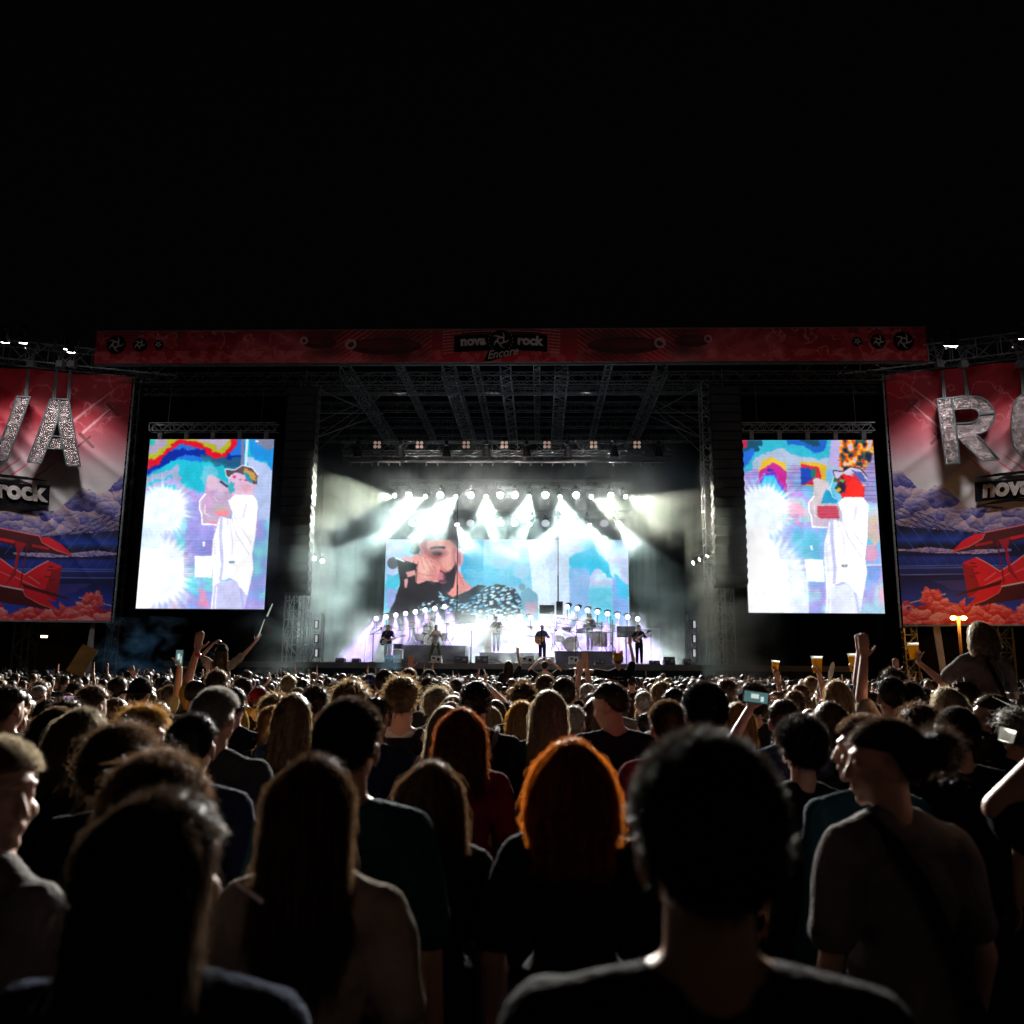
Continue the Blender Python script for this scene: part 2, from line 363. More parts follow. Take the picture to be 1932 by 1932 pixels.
for s_ in (-1, 1):
    c0 = -.4
    for k, (a, b, l) in enumerate(((12.2, 1.15, 3.9), (10.6, 1.35, 3.6), (12.6, .55, 1.6), (9.6, .6, 1.5))):
        p.line([(c0 + s_ * a, HZ0 + b), (c0 + s_ * (a - l), HZ0 + b - l * .42)], .02, 'd08a84', .8, .11)
    hm = (((xs_ - c0) * s_ + zs_ * 1.4) % .34 < .06) & ((xs_ - c0) * s_ > 3.4) & ((xs_ - c0) * s_ < 8.8)
    p.put(hm, hx('c87870'), .9)
    for cx, rx, ry, zc in ((5.6, 1.75, .42, HZ0 + .8), (8.7, .8, .3, HZ0 + 1.0)):
        p.ell(c0 + s_ * cx, zc, rx, ry, '3a0710', .95); p.ell(c0 + s_ * cx, zc + .08, rx * .85, ry * .55, '5d0b16', .9)
        p.line([(c0 + s_ * (cx - rx), zc + .5), (c0 + s_ * (cx + rx * .2), zc + .5)], .1, '2a060c', .9); p.line([(c0 + s_ * (cx - rx * 1.1), zc - .45), (c0 + s_ * (cx + rx * .3), zc - .5)], .09, '2a060c', .9)
        p.line([(c0 + s_ * (cx - rx * .5), zc - .4), (c0 + s_ * (cx - rx * .45), zc + .5)], .08, '2a060c', .9)
        e = c0 + s_ * (cx + rx * .92); dd = np.hypot(xs_ - e, zs_ - zc - .1); p.put((dd < ry * .62) & (dd > ry * .36), hx('b09a98'), .9)
arc = (zs_ + .022 * (xs_ + .55) ** 2); p.put((np.abs(xs_ + .55) < 2.75) & ((arc % .155) < .045) & (arc > HZ0 + .5), hx('c98880'), .8)
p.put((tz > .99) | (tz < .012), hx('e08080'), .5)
BAN = mat('printed_banner_cloth', attr='paint', rough=.6, bump=.2, bs=2.2)
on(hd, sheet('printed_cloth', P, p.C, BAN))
mb = MB(); mb.box((HX0, 37.56, HZ0 + .02), (HX1, 37.66, HZ1 - .02)); mb.box((HX0, 37.45, HZ0 - .14), (HX1, 37.6, HZ0 - .06)); mb.bar((HX0, 37.52, HZ1 + .02), (HX1, 37.52, HZ1 + .02), .03); on(hd, mb.build('backing_frame', mat('painted_steel', (.06, .07, .08), .5)))
LOGOK = mat('print_black', (.006, .006, .009), .8, spec=.05); LOGOW = mat('print_grey', (.42, .38, .36), .6)
hf = lambda off: (lambda x, z, t: (x, 37.42 - off - t * .02, z))
def curved(x0, x1, zt, th, curv, c=-.55, n=14):
    A = [(x0 + (x1 - x0) * i / n, zt - curv * (x0 + (x1 - x0) * i / n - c) ** 2) for i in range(n + 1)]; return A + [(x, z - th) for x, z in A[::-1]]
mb = MB(); mb.prism(curved(-2.75, 1.6, HZ0 + 1.36, .82, .018), hf(0), 0, 1); mb.prism(curved(-2.4, 1.25, HZ0 + 1.46, .05, .018), hf(0), 0, 1)
mb.prism([(-.57 + .52 * math.cos(a * math.pi / 16), HZ0 + 1.02 + .52 * math.sin(a * math.pi / 16)) for a in range(32)], hf(.004), 0, 1)
on(hd, mb.build('logo_plate', LOGOK))
for x, r in ((-18.75, .46), (-17.6, .34), (-16.7, .23), (17.9, .46), (16.75, .34), (15.8, .23)):
    mb = MB(); shuriken(mb, (x, HZ0 + .9), r * .86, hf(.035), 0, 1); em_ = on(hd, mb.build('emblem', LOGOW)); mb = MB()
    mb.prism([(x + r * math.cos(a * math.pi / 16), HZ0 + .9 + r * math.sin(a * math.pi / 16)) for a in range(32)], hf(0), 0, 1); on(hd, mb.build('emblem_disc', LOGOK))
mb = MB(); shuriken(mb, (-.57, HZ0 + 1.02), .42, hf(.035), 0, 1)
for s_ in (-1, 1):
    for k in range(6):
        a = (k - 2.5) * .3; c = (-.57 + s_ * .56 * math.cos(a), HZ0 + 1.02 + .56 * math.sin(a)); mb.prism([(c[0] + .022 * math.cos(t), c[1] + .022 * math.sin(t)) for t in np.arange(0, 6.2, .9)], hf(.035), 0, 1)
on(hd, mb.build('emblem', LOGOW))
def hdtext(s, size, cx, cz, rot, par=hd, **k):
    c, t = math.cos(rot), math.sin(rot); return on(par, text('lettering', s, size, lambda x, y, z: (cx + x * c - y * t, 37.36 - z, cz + x * t + y * c), LOGOW, None, **k))
hdtext('nova', .62, -1.86, HZ0 + .98, .05, bold=.028, sx=.98); hdtext('rock', .62, .78, HZ0 + .98, -.05, bold=.028, sx=.98)
mb = MB(); mb.prism([(-1.35, HZ0 + .02), (-1.0, HZ0 + .02), (-.2, HZ0 + .3), (.36, HZ0 + .6), (.3, HZ0 + .72), (-.3, HZ0 + .62), (-1.15, HZ0 + .5)], hf(.02), 0, 1); on(hd, mb.build('lettering_shadow', LOGOK))
hdtext('Encore', .56, -.5, HZ0 + .38, .16, bold=.006, shear=.45, sx=.9)
l = bpy.data.lights.new('header_fill_spot', 'SPOT'); l.energy = HEADER_E; l.spot_size = math.radians(38); l.spot_blend = .3; l.color = (1, .92, .92); l.shadow_soft_size = .4  # added spot behind the camera, brightens the header banner
o = bpy.data.objects.new('header_fill_spot', l); COL.objects.link(o); o.location = (0, -22, 9); o.rotation_euler = (Vector((-.4, 37.5, 17.6)) - Vector((0, -22, 9))).to_track_quat('-Z', 'Y').to_euler()
# ================================================================== LED SCREENS
LED = mat('led_picture', attr='paint', es=1.22, rough=.6)
def psy(X, Y, stops, seed, sc, centre=None, k=0):
    f = fbm(X, Y, 5, seed, sc) + .05 * (fbm(X, Y, 2, seed + 3, .2) - .5)
    if centre: f = f + k * np.hypot((X - centre[0]) / 800, (Y - centre[1]) / 800)
    return f
def star(p, cx, cy_, r, n=34, seed=1):
    a = np.arctan2(p.Y - cy_, p.X - cx); d = np.hypot(p.X - cx, p.Y - cy_)
    rr = r * (1 + .16 * np.abs(np.sin(a * n / 2)) * fbm(a * 4 + 9, a * 0 + seed, 2, seed, 2) * 2)
    p.put(np.clip((rr - d) / (r * .25) + .6, 0, 1), hx('ffffff')); p.put(np.clip((rr * 1.5 - d) / (r * .9), 0, 1), hx('e6f6ff'), .7)
def scan(p, x0, x1, y0, y1, col='50608a', a=.4, per=13):
    m = (p.X > x0) & (p.X < x1) & (p.Y > y0) & (p.Y < y1) & ((p.Y % per) < per * .4); p.put(m, hx(col), a)
def paint_left(X, Y):
    p = Paint(X, Y, hx('8fbfe0'))
    f = fbm(X, Y, 4, 4, .004)
    p.C = lerpcol(f, [(.25, '7fe0e4'), (.4, '86a8e8'), (.5, 'a99be0'), (.6, 'b7c3ee'), (.75, 'e9a6c8')])
    WP = dict(warp=38, ws=.02)
    p.poly([(100, 60), (1500, 60), (1500, 700), (1300, 720), (900, 640), (500, 620), (100, 600)], '20b8d0', 1, **WP)
    p.poly([(100, 60), (1180, 60), (1180, 420), (1000, 400), (820, 330), (600, 330), (420, 300), (300, 420), (100, 520)], '1f6fd6', 1, **WP)
    p.poly([(380, 230), (600, 190), (820, 240), (1150, 250), (1160, 380), (1020, 380), (800, 300), (600, 260), (480, 290), (300, 400), (150, 480), (150, 420)], '0d2a9a', 1, **WP)
    p.poly([(700, 240), (1000, 300), (1160, 280), (1150, 400), (1000, 400), (760, 340)], '2a6a72', .7, **WP)
    p.poly([(100, 60), (1120, 60), (1060, 200), (980, 290), (850, 280), (700, 200), (520, 150), (400, 220), (300, 340), (130, 440)], 'd8102a', 1, **WP)
    p.poly([(100, 60), (1080, 60), (1010, 190), (930, 250), (820, 190), (640, 110), (480, 90), (380, 180), (280, 280), (130, 350)], 'a8b020', 1, **WP)
    p.poly([(100, 60), (400, 60), (330, 190), (180, 250), (120, 250)], 'a79ab4', 1, **WP); p.poly([(620, 60), (1040, 60), (980, 160), (920, 190), (800, 150)], 'b2a4bc', 1, **WP)
    p.poly([(150, 60), (260, 60), (240, 150), (160, 170)], '2fb4b0', 1, **WP)
    p.poly([(400, 420), (490, 360), (530, 560), (640, 640), (560, 640), (500, 620), (420, 470), (300, 500), (150, 560), (150, 500)], 'a9a4c8', .9, **WP)
    p.poly([(150, 600), (330, 520), (450, 500), (560, 650), (760, 690), (740, 820), (680, 900), (600, 640), (420, 560), (150, 650)], 'b79be2', .9, **WP)
    p.poly([(1230, 60), (1500, 60), (1500, 420), (1380, 330), (1300, 300), (1240, 200)], '2090e0', 1, **WP); p.poly([(1300, 60), (1500, 60), (1500, 180), (1400, 200), (1290, 130)], '7a7f9c', 1, **WP)
    p.poly([(1200, 260), (1500, 420), (1500, 1000), (1300, 900), (1200, 420)], 'aebfe6', 1, **WP)
    p.line([(1165, 60), (1160, 360)], 34, '6f7aa0'); p.line([(1215, 60), (1195, 370)], 26, 'c8e6ff')
    p.poly([(750, 380), (900, 380), (900, 480), (830, 500), (780, 560), (720, 550)], '9cc6dc', .55, **WP)
    p.poly([(580, 800), (760, 700), (740, 900), (860, 1000), (880, 1300), (540, 1300), (560, 1000)], '9a92dc', .75, **WP)
    p.poly([(440, 1080), (560, 1140), (560, 1300), (460, 1240)], '4cd6d8', .8, **WP)
    p.poly([(540, 1500), (680, 1560), (680, 1750), (560, 1640)], '46d2da', .8, **WP); p.poly([(690, 1640), (780, 1700), (810, 1860), (720, 1840)], 'ee8ea6', .8, **WP)
    star(p, 330, 830, 215, seed=2); star(p, 260, 1480, 300, seed=5); p.poly([(50, 1200), (420, 1200), (360, 1650), (200, 1870), (20, 1880)], 'ffffff', .95, warp=30, ws=.01)
    p.poly([(110, 950), (330, 980), (300, 1250), (80, 1260)], 'ddf2ff', .8, **WP)
    scan(p, 545, 850, 1150, 1540, '5a4fa8', .5); scan(p, 1260, 1450, 1050, 1870, '6a6fa8', .3); scan(p, 660, 1450, 1550, 1870, '8a7fc8', .3); scan(p, 330, 560, 1050, 1330, '90b0e0', .3)
    p.poly([(662, 1315), (845, 1318), (842, 1545), (660, 1538)], 'ffffff'); p.poly([(745, 1170), (768, 1170), (768, 1220), (745, 1220)], 'f4fbff'); p.poly([(1297, 110), (1330, 110), (1330, 125), (1297, 125)], 'ffffff')
    man(p, 0)
    return p.C
def man(p, right):
    sh = 'ffffff'; T = (lambda q: [(x + 70 + (y - 900) * .05, y * 1.0 + 5) for x, y in q]) if right else (lambda q: q)
    K = dict(warp=7, ws=.05)
    p.poly(T([(850, 1600), (1120, 1560), (1215, 1740), (1180, 1880), (830, 1880)]), 'c6c8f0' if not right else 'dfe6fa', 1, **K)
    p.line(T([(862, 1640), (835, 1870)]), 10, 'ffffff'); p.line(T([(890, 1640), (878, 1870)]), 10, 'ffffff'); p.line(T([(1140, 1640), (1170, 1870)]), 26, '9aa0d8', .5)
    p.poly(T([(770, 660), (720, 720), (706, 820), (735, 990), (900, 995), (1040, 900), (1050, 800), (990, 740), (870, 700)]), 'c3aaca' if not right else 'c8b8cc', 1, **K)
    p.poly(T([(775, 560), (850, 500), (925, 520), (935, 600), (870, 640), (870, 760), (780, 880), (740, 800)]), 'c6a0c8' if not right else 'd0c0c8', 1, **K)
    if not right: p.poly([(925, 560), (1030, 590), (1080, 690), (1010, 750), (900, 760), (860, 680)], 'c0a8c8', 1, **K); p.poly([(785, 520), (800, 470), (850, 470), (900, 500), (935, 560), (880, 620), (800, 640)], 'd2b4cc', 1, **K); p.poly([(900, 500), (940, 520), (1000, 560), (1020, 620), (960, 660), (900, 620)], 'cdb0ca', 1, **K)
    if right: p.poly(T([(800, 770), (1000, 770), (1020, 900), (800, 900)]), 'd8546a', 1, **K); scan(p, 860, 1090, 770, 910, '6a1030', .5); p.poly(T([(770, 500), (790, 480), (860, 500), (870, 650), (780, 700)]), 'c9bfc4', 1, **K)
    else: p.ell(948, 860, 75, 40, 'f08a98', 1, **K); p.ell(860, 975, 60, 16, 'e88a9c', .8); p.poly([(860, 800), (1000, 800), (1000, 850), (870, 860)], 'a6b49c', .5, warp=20, ws=.03)
    p.line(T([(772, 670), (712, 740), (712, 830), (735, 880), (738, 985), (900, 992)]), 14, 'ffffff'); p.line(T([(862, 700), (890, 740), (935, 750)]), 8, 'e8e0f4', .6)
    p.line(T([(770, 780), (765, 870), (820, 900)]), 8, 'ffffff', .8)
    # head and cap
    hd_ = 'd7b4d2' if not right else 'e0242a'
    p.poly(T([(1010, 510), (1060, 440), (1180, 430), (1300, 540), (1280, 690), (1060, 700), (1040, 640), (1020, 590)]), hd_, 1, **K)
    if right:
        p.ell(1100, 590, 50, 60, '16384a', .9, warp=25, ws=.05); p.ell(1060, 500, 40, 26, '2a6a3a', .9, warp=20, ws=.05); p.ell(1120, 560, 26, 90, '2a1838', .7, warp=20, ws=.04); p.ell(1080, 610, 26, 20, 'd8a020', 1, warp=12, ws=.06); p.ell(1250, 600, 80, 90, 'ff2a22', 1, warp=20, ws=.05); p.ell(1120, 520, 22, 14, '30c060', 1, warp=8, ws=.06)
        p.poly([(950, 600), (1010, 640), (1070, 710), (1060, 750), (900, 750)], '1f9ac8', .9, warp=10, ws=.05)
        p.line([(1040, 460), (990, 600), (1020, 680), (1050, 700)], 7, 'f4ffff')
    else:
        p.ell(1045, 600, 34, 56, '30a8b8', .9, warp=22, ws=.05); p.ell(1075, 490, 18, 16, 'e0307a', .9, warp=8, ws=.08); p.ell(1140, 520, 18, 8, 'e0507a', .9); p.ell(1200, 525, 20, 12, 'd04070', .9, warp=6, ws=.08); p.line([(935, 540), (1000, 590)], 26, '2a3a60', .9); p.ell(1200, 600, 50, 50, 'dca2b4', .7, warp=20, ws=.03)
    p.poly(T([(980, 410), (1080, 420), (1160, 370), (1260, 390), (1325, 470), (1310, 560), (1280, 570), (1200, 470), (1080, 440), (1030, 490), (990, 480)]), '5d4a52' if not right else 'c4bcd4', 1, **K)
    p.poly(T([(1180, 400), (1290, 440), (1320, 540), (1250, 520), (1180, 450)]), 'c89a48' if not right else '4050a0', .9, warp=30, ws=.06); p.poly(T([(1160, 430), (1220, 460), (1280, 560), (1220, 530)]), '1f8aa8' if not right else 'b83050', .9, warp=20, ws=.06)
    p.line(T([(978, 408), (1080, 418), (1160, 368), (1262, 392), (1325, 472)]), 9, 'fbf6ff' if not right else '101418'); p.line(T([(978, 412), (992, 482), (1020, 505), (1050, 470)]), 8, 'fbf6ff' if not right else '3a4050')
    # shirt
    p.poly(T([(1010, 740), (1080, 680), (1270, 680), (1320, 750), (1322, 830), (1300, 1100), (1265, 1300), (1280, 1450), (1240, 1640), (1215, 1735), (1130, 1640), (1100, 1580), (1020, 1545), (940, 1580), (880, 1620), (850, 1650), (848, 1500), (838, 1300), (850, 1150), (900, 980), (925, 905), (1045, 930), (1055, 860)]), sh, 1, **K)
    for q, c, w in (([(940, 920), (930, 1100), (950, 1400), (930, 1560)], 'b4b8f0', 34), ([(1000, 910), (1010, 1000)], '9a92c0', 7), ([(1050, 920), (1100, 1100), (1230, 1300)], 'c4bce6', 10), ([(1080, 920), (1250, 1180)], 'cfc6ea', 9), ([(1030, 930), (1060, 1200), (1050, 1300)], 'd6d6fa', 14), ([(870, 1150), (880, 1500)], 'dfe2ff', 18), ([(1200, 780), (1170, 900)], 'e2d2f4', 26), ([(1130, 930), (1200, 900), (1260, 850)], 'cdbfe4', 6)): p.line(T(q), w, c, .75)
    p.line(T([(1030, 1383), (1066, 1383)]), 24, '6a8a9c' if not right else '5a6070'); p.line(T([(1036, 1383), (1060, 1383)]), 9, 'cfe0e8')
    p.line(T([(838, 1300), (850, 1150), (900, 985)]), 5, '8a8ac0', .7); p.line(T([(1322, 830), (1300, 1100), (1265, 1300), (1280, 1450), (1215, 1735)]), 5, '7a78b0', .7)
def paint_right(X, Y):
    p = Paint(X, Y, hx('a8c4e6')); f = fbm(X, Y, 4, 14, .0035)
    p.C = lerpcol(f, [(.25, '62c0dc'), (.42, '8ab4ee'), (.52, 'b3a2e4'), (.62, 'a4dce8'), (.8, 'f0b0cc')])
    WP = dict(warp=38, ws=.02)
    p.poly([(60, 60), (1100, 60), (1080, 300), (700, 300), (400, 200), (200, 420), (60, 440)], '32b2cc', 1, **WP)
    p.poly([(60, 60), (330, 60), (260, 200), (100, 250)], '18506a', 1, **WP); p.poly([(60, 60), (150, 60), (140, 180), (60, 190)], 'b02a50', 1, warp=15, ws=.03); p.poly([(80, 230), (220, 180), (180, 330), (90, 400)], '2468d0', 1, **WP)
    p.poly([(520, 60), (960, 60), (940, 200), (850, 240), (700, 170), (560, 150)], '1d62c4', 1, **WP); p.poly([(600, 60), (900, 60), (860, 190), (780, 150)], '184a60', 1, **WP)
    p.poly([(240, 260), (500, 190), (680, 270), (1080, 300), (1090, 400), (900, 420), (560, 360), (200, 400)], 'a9b9d4', 1, **WP)
    p.poly([(1000, 60), (1500, 60), (1500, 500), (1100, 420), (980, 330)], 'b6a8dc', 1, **WP)
    for pts, c in (([(245, 440), (300, 310), (400, 270), (540, 340), (545, 560), (480, 520), (420, 400), (300, 420)], 'e0b83a'), ([(250, 560), (270, 410), (420, 330), (540, 420), (550, 640), (480, 600), (400, 430), (320, 440)], 'c02a90'), ([(250, 560), (340, 440), (420, 430), (550, 640), (555, 720), (460, 640), (380, 520)], '6a2ad0'), ([(250, 600), (330, 470), (420, 460), (500, 600), (550, 640), (555, 700), (440, 660), (350, 540), (255, 640)], '28b8e4'), ([(340, 410), (370, 385), (420, 410), (370, 425)], '1838a0')): p.poly(pts, c, 1, warp=14, ws=.03)
    p.poly([(690, 320), (900, 340), (960, 380), (930, 600), (700, 560)], 'd8b030', 1, warp=14, ws=.03); p.poly([(692, 350), (850, 370), (900, 420), (910, 560), (700, 560)], 'd02840', 1, warp=14, ws=.03); p.poly([(692, 385), (780, 385), (840, 420), (820, 480), (780, 520), (700, 560)], '1a48b0', 1, warp=12, ws=.03); p.ell(825, 440, 28, 50, '1c7a62', .9, warp=12)
    m = p.inpoly([(1100, 60), (1480, 60), (1440, 260), (1290, 480), (1300, 740), (1200, 560), (1080, 380)], 24, .03); g = fbm(X, Y, 4, 71, .02)
    p.put(m, 1); ii = m[..., None]; p.C = np.where(ii, lerpcol(g, [(.3, '181c40'), (.4, '1f7a4a'), (.46, 'e02a20'), (.55, 'f08020'), (.62, 'f0d040'), (.72, 'c8b0e0')]), p.C)
    p.poly([(1290, 480), (1305, 740), (1480, 740), (1440, 480)], 'a9a8e2', 1, warp=6); scan(p, 1270, 1480, 240, 740, '2a1048', .6, 18); scan(p, 545, 700, 360, 620, '70205a', .55, 18); scan(p, 100, 260, 400, 620, '602a80', .5, 18); scan(p, 690, 860, 480, 620, '401060', .4, 18)
    p.poly([(560, 640), (700, 640), (700, 690), (560, 690)], 'c48ae8', .8, warp=8)
    p.poly([(600, 880), (680, 840), (690, 1000), (640, 980)], 'e890d0', .9, **WP); p.poly([(1350, 900), (1480, 850), (1500, 1150), (1440, 1200), (1360, 1050)], 'd8b8a0', .8, **WP); p.ell(1420, 1260, 60, 90, 'e89ab4', .8, warp=20, ws=.02); p.poly([(1360, 1420), (1500, 1400), (1480, 1560), (1380, 1540)], '7a9ee8', .8, **WP)
    p.line([(1360, 1380), (1520, 1378)], 12, 'e8eeff'); p.line([(1360, 1400), (1520, 1398)], 8, '8a90c8')
    star(p, 320, 830, 225, seed=12); star(p, 340, 1500, 330, seed=15); p.poly([(130, 1000), (340, 1000), (620, 1560), (640, 1870), (150, 1890)], 'ffffff', .93, warp=30, ws=.01); p.poly([(560, 1400), (770, 1500), (780, 1880), (560, 1880)], 'e8f2ff', .8, warp=30, ws=.01)
    scan(p, 780, 930, 1550, 1880, '6a70c0', .45); scan(p, 470, 930, 1180, 1320, '70a0d8', .4); scan(p, 1270, 1560, 1700, 1880, '9090c8', .4); scan(p, 500, 720, 850, 1060, '3a90c0', .3)
    p.poly([(728, 1318), (922, 1325), (940, 1550), (765, 1548)], 'ffffff'); p.poly([(790, 1178), (812, 1178), (818, 1228), (798, 1228)], 'f4fbff')
    man(p, 1); scan(p, 930, 1040, 910, 1450, '9aa8d8', .4, 15)
    return p.C
def led(label, x0, x1, z0, z1, y, w, h, fn, crop, tilt=0):
    e = empty('led_screen', ((x0 + x1) / 2, y, z0)); tag(e, label, 'led screen')
    P = quadgrid((x0, y, z1), (x1, y, z1), (x1, y, z0), (x0, y, z0), w, h); u, v = PJ(P)
    ox, oy, k = crop; X = (u / .82812 - ox) / k; Y = (v / .82812 - oy) / k
    C = fn(X, Y)
    for _ in range(2): C = (C * 2 + np.roll(C, 1, 0) + np.roll(C, -1, 0) + np.roll(C, 1, 1) + np.roll(C, -1, 1)) / 6
    C = C * (1 + .16 * (fbm(X, Y, 4, 77, .012) - .5) + .10 * (fbm(X, Y, 2, 78, .09) - .5))[..., None]; C[1::3] *= .90; C[:, ::28] *= .97
    on(e, sheet('picture', P, C, LED))
    mb = MB(); mb.box((x0 - .04, y + .02, z0 - .04), (x1 + .04, y + .22, z1 + .04)); on(e, mb.build('cabinet', BLK)); return e
led('tall LED screen left of the stage showing a capped singer under a blue red sky', -17.25, -11.3, 4.28, 12.28, 38.5, 260, 350, paint_left, (300, 980, 340 / 1564))
led('tall LED screen right of the stage showing a capped singer with a red face', 10.62, 16.64, 4.25, 12.22, 38.5, 260, 350, paint_right, (1670, 980, 360 / 1617))
def paint_centre(X, Y):
    p = Paint(X, Y, hx('9ccfe6')); f = fbm(X * .6, Y, 4, 44, .006)
    p.C = lerpcol(f, [(.3, '58bcd8'), (.45, '8cc8e4'), (.6, 'b2b8e2'), (.75, 'b9e2ee')])
    K = dict(warp=5, ws=.04); B = dict(warp=26, ws=.02)
    p.poly([(560, 68), (765, 68), (765, 380), (600, 380)], '2fa6d2', 1, **K); p.poly([(600, 300), (800, 330), (1050, 370), (1080, 420), (900, 440), (640, 430)], '54b8dc', .9, **B)
    p.poly([(1110, 60), (1430, 60), (1440, 760), (1180, 760)], 'cfe4f6'); p.poly([(1250, 60), (1420, 60), (1435, 760), (1300, 760)], 'bcd2ec', .7, **B)
    p.poly([(1430, 200), (1620, 130), (1740, 240), (1780, 380), (1660, 300), (1560, 340), (1440, 300)], '20b4dc', 1, **B); p.poly([(1440, 290), (1600, 290), (1590, 740), (1450, 740)], '7ea8dc', .8, **K); p.poly([(1780, 360), (1900, 420), (1910, 740), (1780, 740)], '6f9fe2', .9, **K); p.poly([(1790, 330), (1905, 430), (1900, 560), (1830, 520)], '28b6e0', .9, **B); p.poly([(1640, 560), (1780, 560), (1800, 740), (1660, 740)], '4fc4e0', .8, **B); p.poly([(0, 350), (100, 330), (100, 440), (0, 460)], '36b8d4', .9, **B); p.poly([(0, 440), (100, 470), (70, 600), (0, 620)], '9a9ad8', .8, **B)
    # small person in the background of the picture
    p.poly([(1060, 480), (1120, 440), (1190, 500), (1200, 700), (1080, 740), (1050, 600)], '6aa0b8', 1, **K); p.ell(1068, 440, 28, 26, '6a96a8', 1, **K); p.poly([(1090, 560), (1190, 560), (1180, 660), (1100, 680)], 'b89ab0', .9, **K)
    # singer close-up: hair, face, beard, ear, neck
    p.poly([(190, 170), (215, 60), (610, 60), (600, 140), (560, 130), (500, 66), (360, 72), (300, 110), (240, 190)], '3c4a46', 1, **K)
    p.poly([(270, 75), (500, 70), (545, 125), (560, 290), (540, 400), (460, 400), (380, 380), (330, 260), (280, 190), (255, 110)], 'c47872', 1, **K)
    p.poly([(400, 70), (505, 72), (545, 130), (548, 260), (500, 330), (440, 280), (430, 160)], 'd8948c', 1, **K); p.poly([(262, 80), (330, 75), (320, 140), (300, 180), (265, 120)], '8a4a5a', .8, **B)
    p.ell(490, 150, 60, 70, 'f0bcb4', .6, soft=.6); p.ell(400, 176, 66, 34, '7c3e48', .75, soft=.6); p.ell(470, 250, 50, 44, 'ecaea4', .6, soft=.6); p.ell(345, 220, 26, 60, 'a05660', .6, soft=.5); p.ell(540, 180, 22, 110, 'a8646c', .55, soft=.6)
    p.poly([(340, 128), (400, 116), (465, 122), (460, 136), (400, 134), (350, 146)], '2c2030', 1, **K); p.poly([(355, 165), (400, 160), (445, 170), (420, 192), (372, 190)], '3a2834', .9, **K); p.line([(350, 205), (420, 205), (450, 190)], 6, 'a45c6c')
    p.poly([(300, 190), (340, 230), (330, 290), (300, 250)], 'b45e68', .9, **K)
    p.poly([(500, 320), (545, 260), (556, 400), (520, 460), (480, 500), (430, 500), (420, 400), (460, 420), (480, 370), (470, 330)], '2c2838', 1, **K); p.poly([(410, 320), (440, 320), (480, 370), (470, 400), (410, 395)], 'c27484', 1, **K); p.line([(408, 300), (470, 340)], 9, '282030')
    p.ell(505, 405, 62, 92, '2a2630', .96, warp=14, ws=.05, soft=.22); p.ell(548, 320, 14, 80, '40343c', .8, soft=.4); p.ell(442, 396, 34, 17, '8e4a58', .9, warp=5, ws=.05); p.line([(418, 392), (466, 394)], 7, '2a1820')
    p.ell(575, 210, 32, 76, 'dd9aa0', 1, **K); p.ell(572, 215, 15, 50, 'b06470', .9, **K)
    p.poly([(555, 300), (600, 340), (620, 400), (690, 450), (540, 530), (480, 490), (530, 440)], 'ee8f88', 1, **K); p.line([(560, 320), (610, 430)], 10, 'c46c74', .8)
    # black sleeve / jacket
    p.poly([(90, 260), (240, 230), (240, 330), (260, 410), (320, 390), (420, 400), (440, 470), (520, 520), (640, 470), (720, 420), (780, 440), (820, 520), (600, 760), (10, 760), (20, 640), (70, 540), (110, 400)], '231f26', 1, **K)
    # scaled shoulder cape: blue-white scales on black
    sx_, sy_ = (X - 500) / 34 + (Y - 440) * .012, (Y - 400) / 24 + (X - 500) * .006; d, i, dy = worley(sx_, sy_, 5)
    m = p.inpoly([(400, 460), (470, 520), (560, 520), (700, 450), (900, 415), (1010, 450), (1060, 530), (1070, 620), (1000, 690), (760, 740), (600, 735), (560, 640), (460, 590), (400, 520)], 12, .03) | p.inpoly([(240, 570), (340, 540), (560, 600), (620, 740), (420, 720), (260, 640)], 22, .03) & (i > .55)
    cape = lerpcol(i, [(0, '1f6f9c'), (.3, '5aa8cc'), (.6, 'a6d4e6'), (1, 'd8f0f8')]); edge = (d > .44) | (dy > .22)
    p.C = np.where((m & ~edge)[..., None], cape, np.where(m[..., None], hx('16202e'), p.C))
    p.poly([(640, 470), (720, 420), (790, 430), (700, 500), (600, 560), (560, 540)], '1a1a24', 1, **K)
    # hand and microphone
    p.poly([(200, 200), (240, 175), (330, 200), (400, 240), (425, 290), (405, 360), (380, 400), (330, 385), (250, 415), (225, 400), (240, 300)], 'e09a94', 1, **K); p.poly([(290, 250), (380, 250), (400, 340), (330, 380), (280, 330)], 'f0b8a8', .7, **B)
    p.poly([(110, 215), (190, 200), (215, 240), (210, 262), (150, 235)], 'e0a4a4', 1, **K); p.poly([(155, 320), (225, 305), (232, 345), (165, 362)], 'e2a09e', 1, **K); p.poly([(140, 385), (172, 372), (165, 440), (148, 450)], 'd89a9c', 1, **K); p.line([(245, 180), (330, 215), (400, 262)], 6, 'b8606c'); p.line([(250, 240), (240, 330), (235, 400)], 7, '7a3a48')
    p.ell(300, 270, 50, 70, 'f2c4b2', .5, soft=.6); p.ell(370, 340, 40, 60, 'c07070', .6, soft=.6)
    for q in ([(262, 200), (300, 300)], [(300, 205), (350, 300)], [(345, 225), (390, 310)], [(250, 330), (330, 350), (400, 350)]): p.line(q, 5, 'a85860', .7)
    p.ell(52, 252, 44, 46, '4a4e58', 1); p.poly([(80, 210), (245, 262), (232, 300), (100, 300)], '181820', 1); p.line([(75, 212), (140, 238)], 12, 'f4fbff')
    sm = (Y % 14 < 4) & (X > 560) & (X < 770); p.put(sm, hx('2a6a90'), .35); p.put((Y % 12 < 4) & (X > 560), hx('ffffff'), .12)
    return p.C
led('wide LED screen behind the band showing a bearded man singing into a microphone', -7.92, 6.5, 4.1, 9.2, 50, 560, 200, paint_centre, (880, 1210, 560 / 1932))
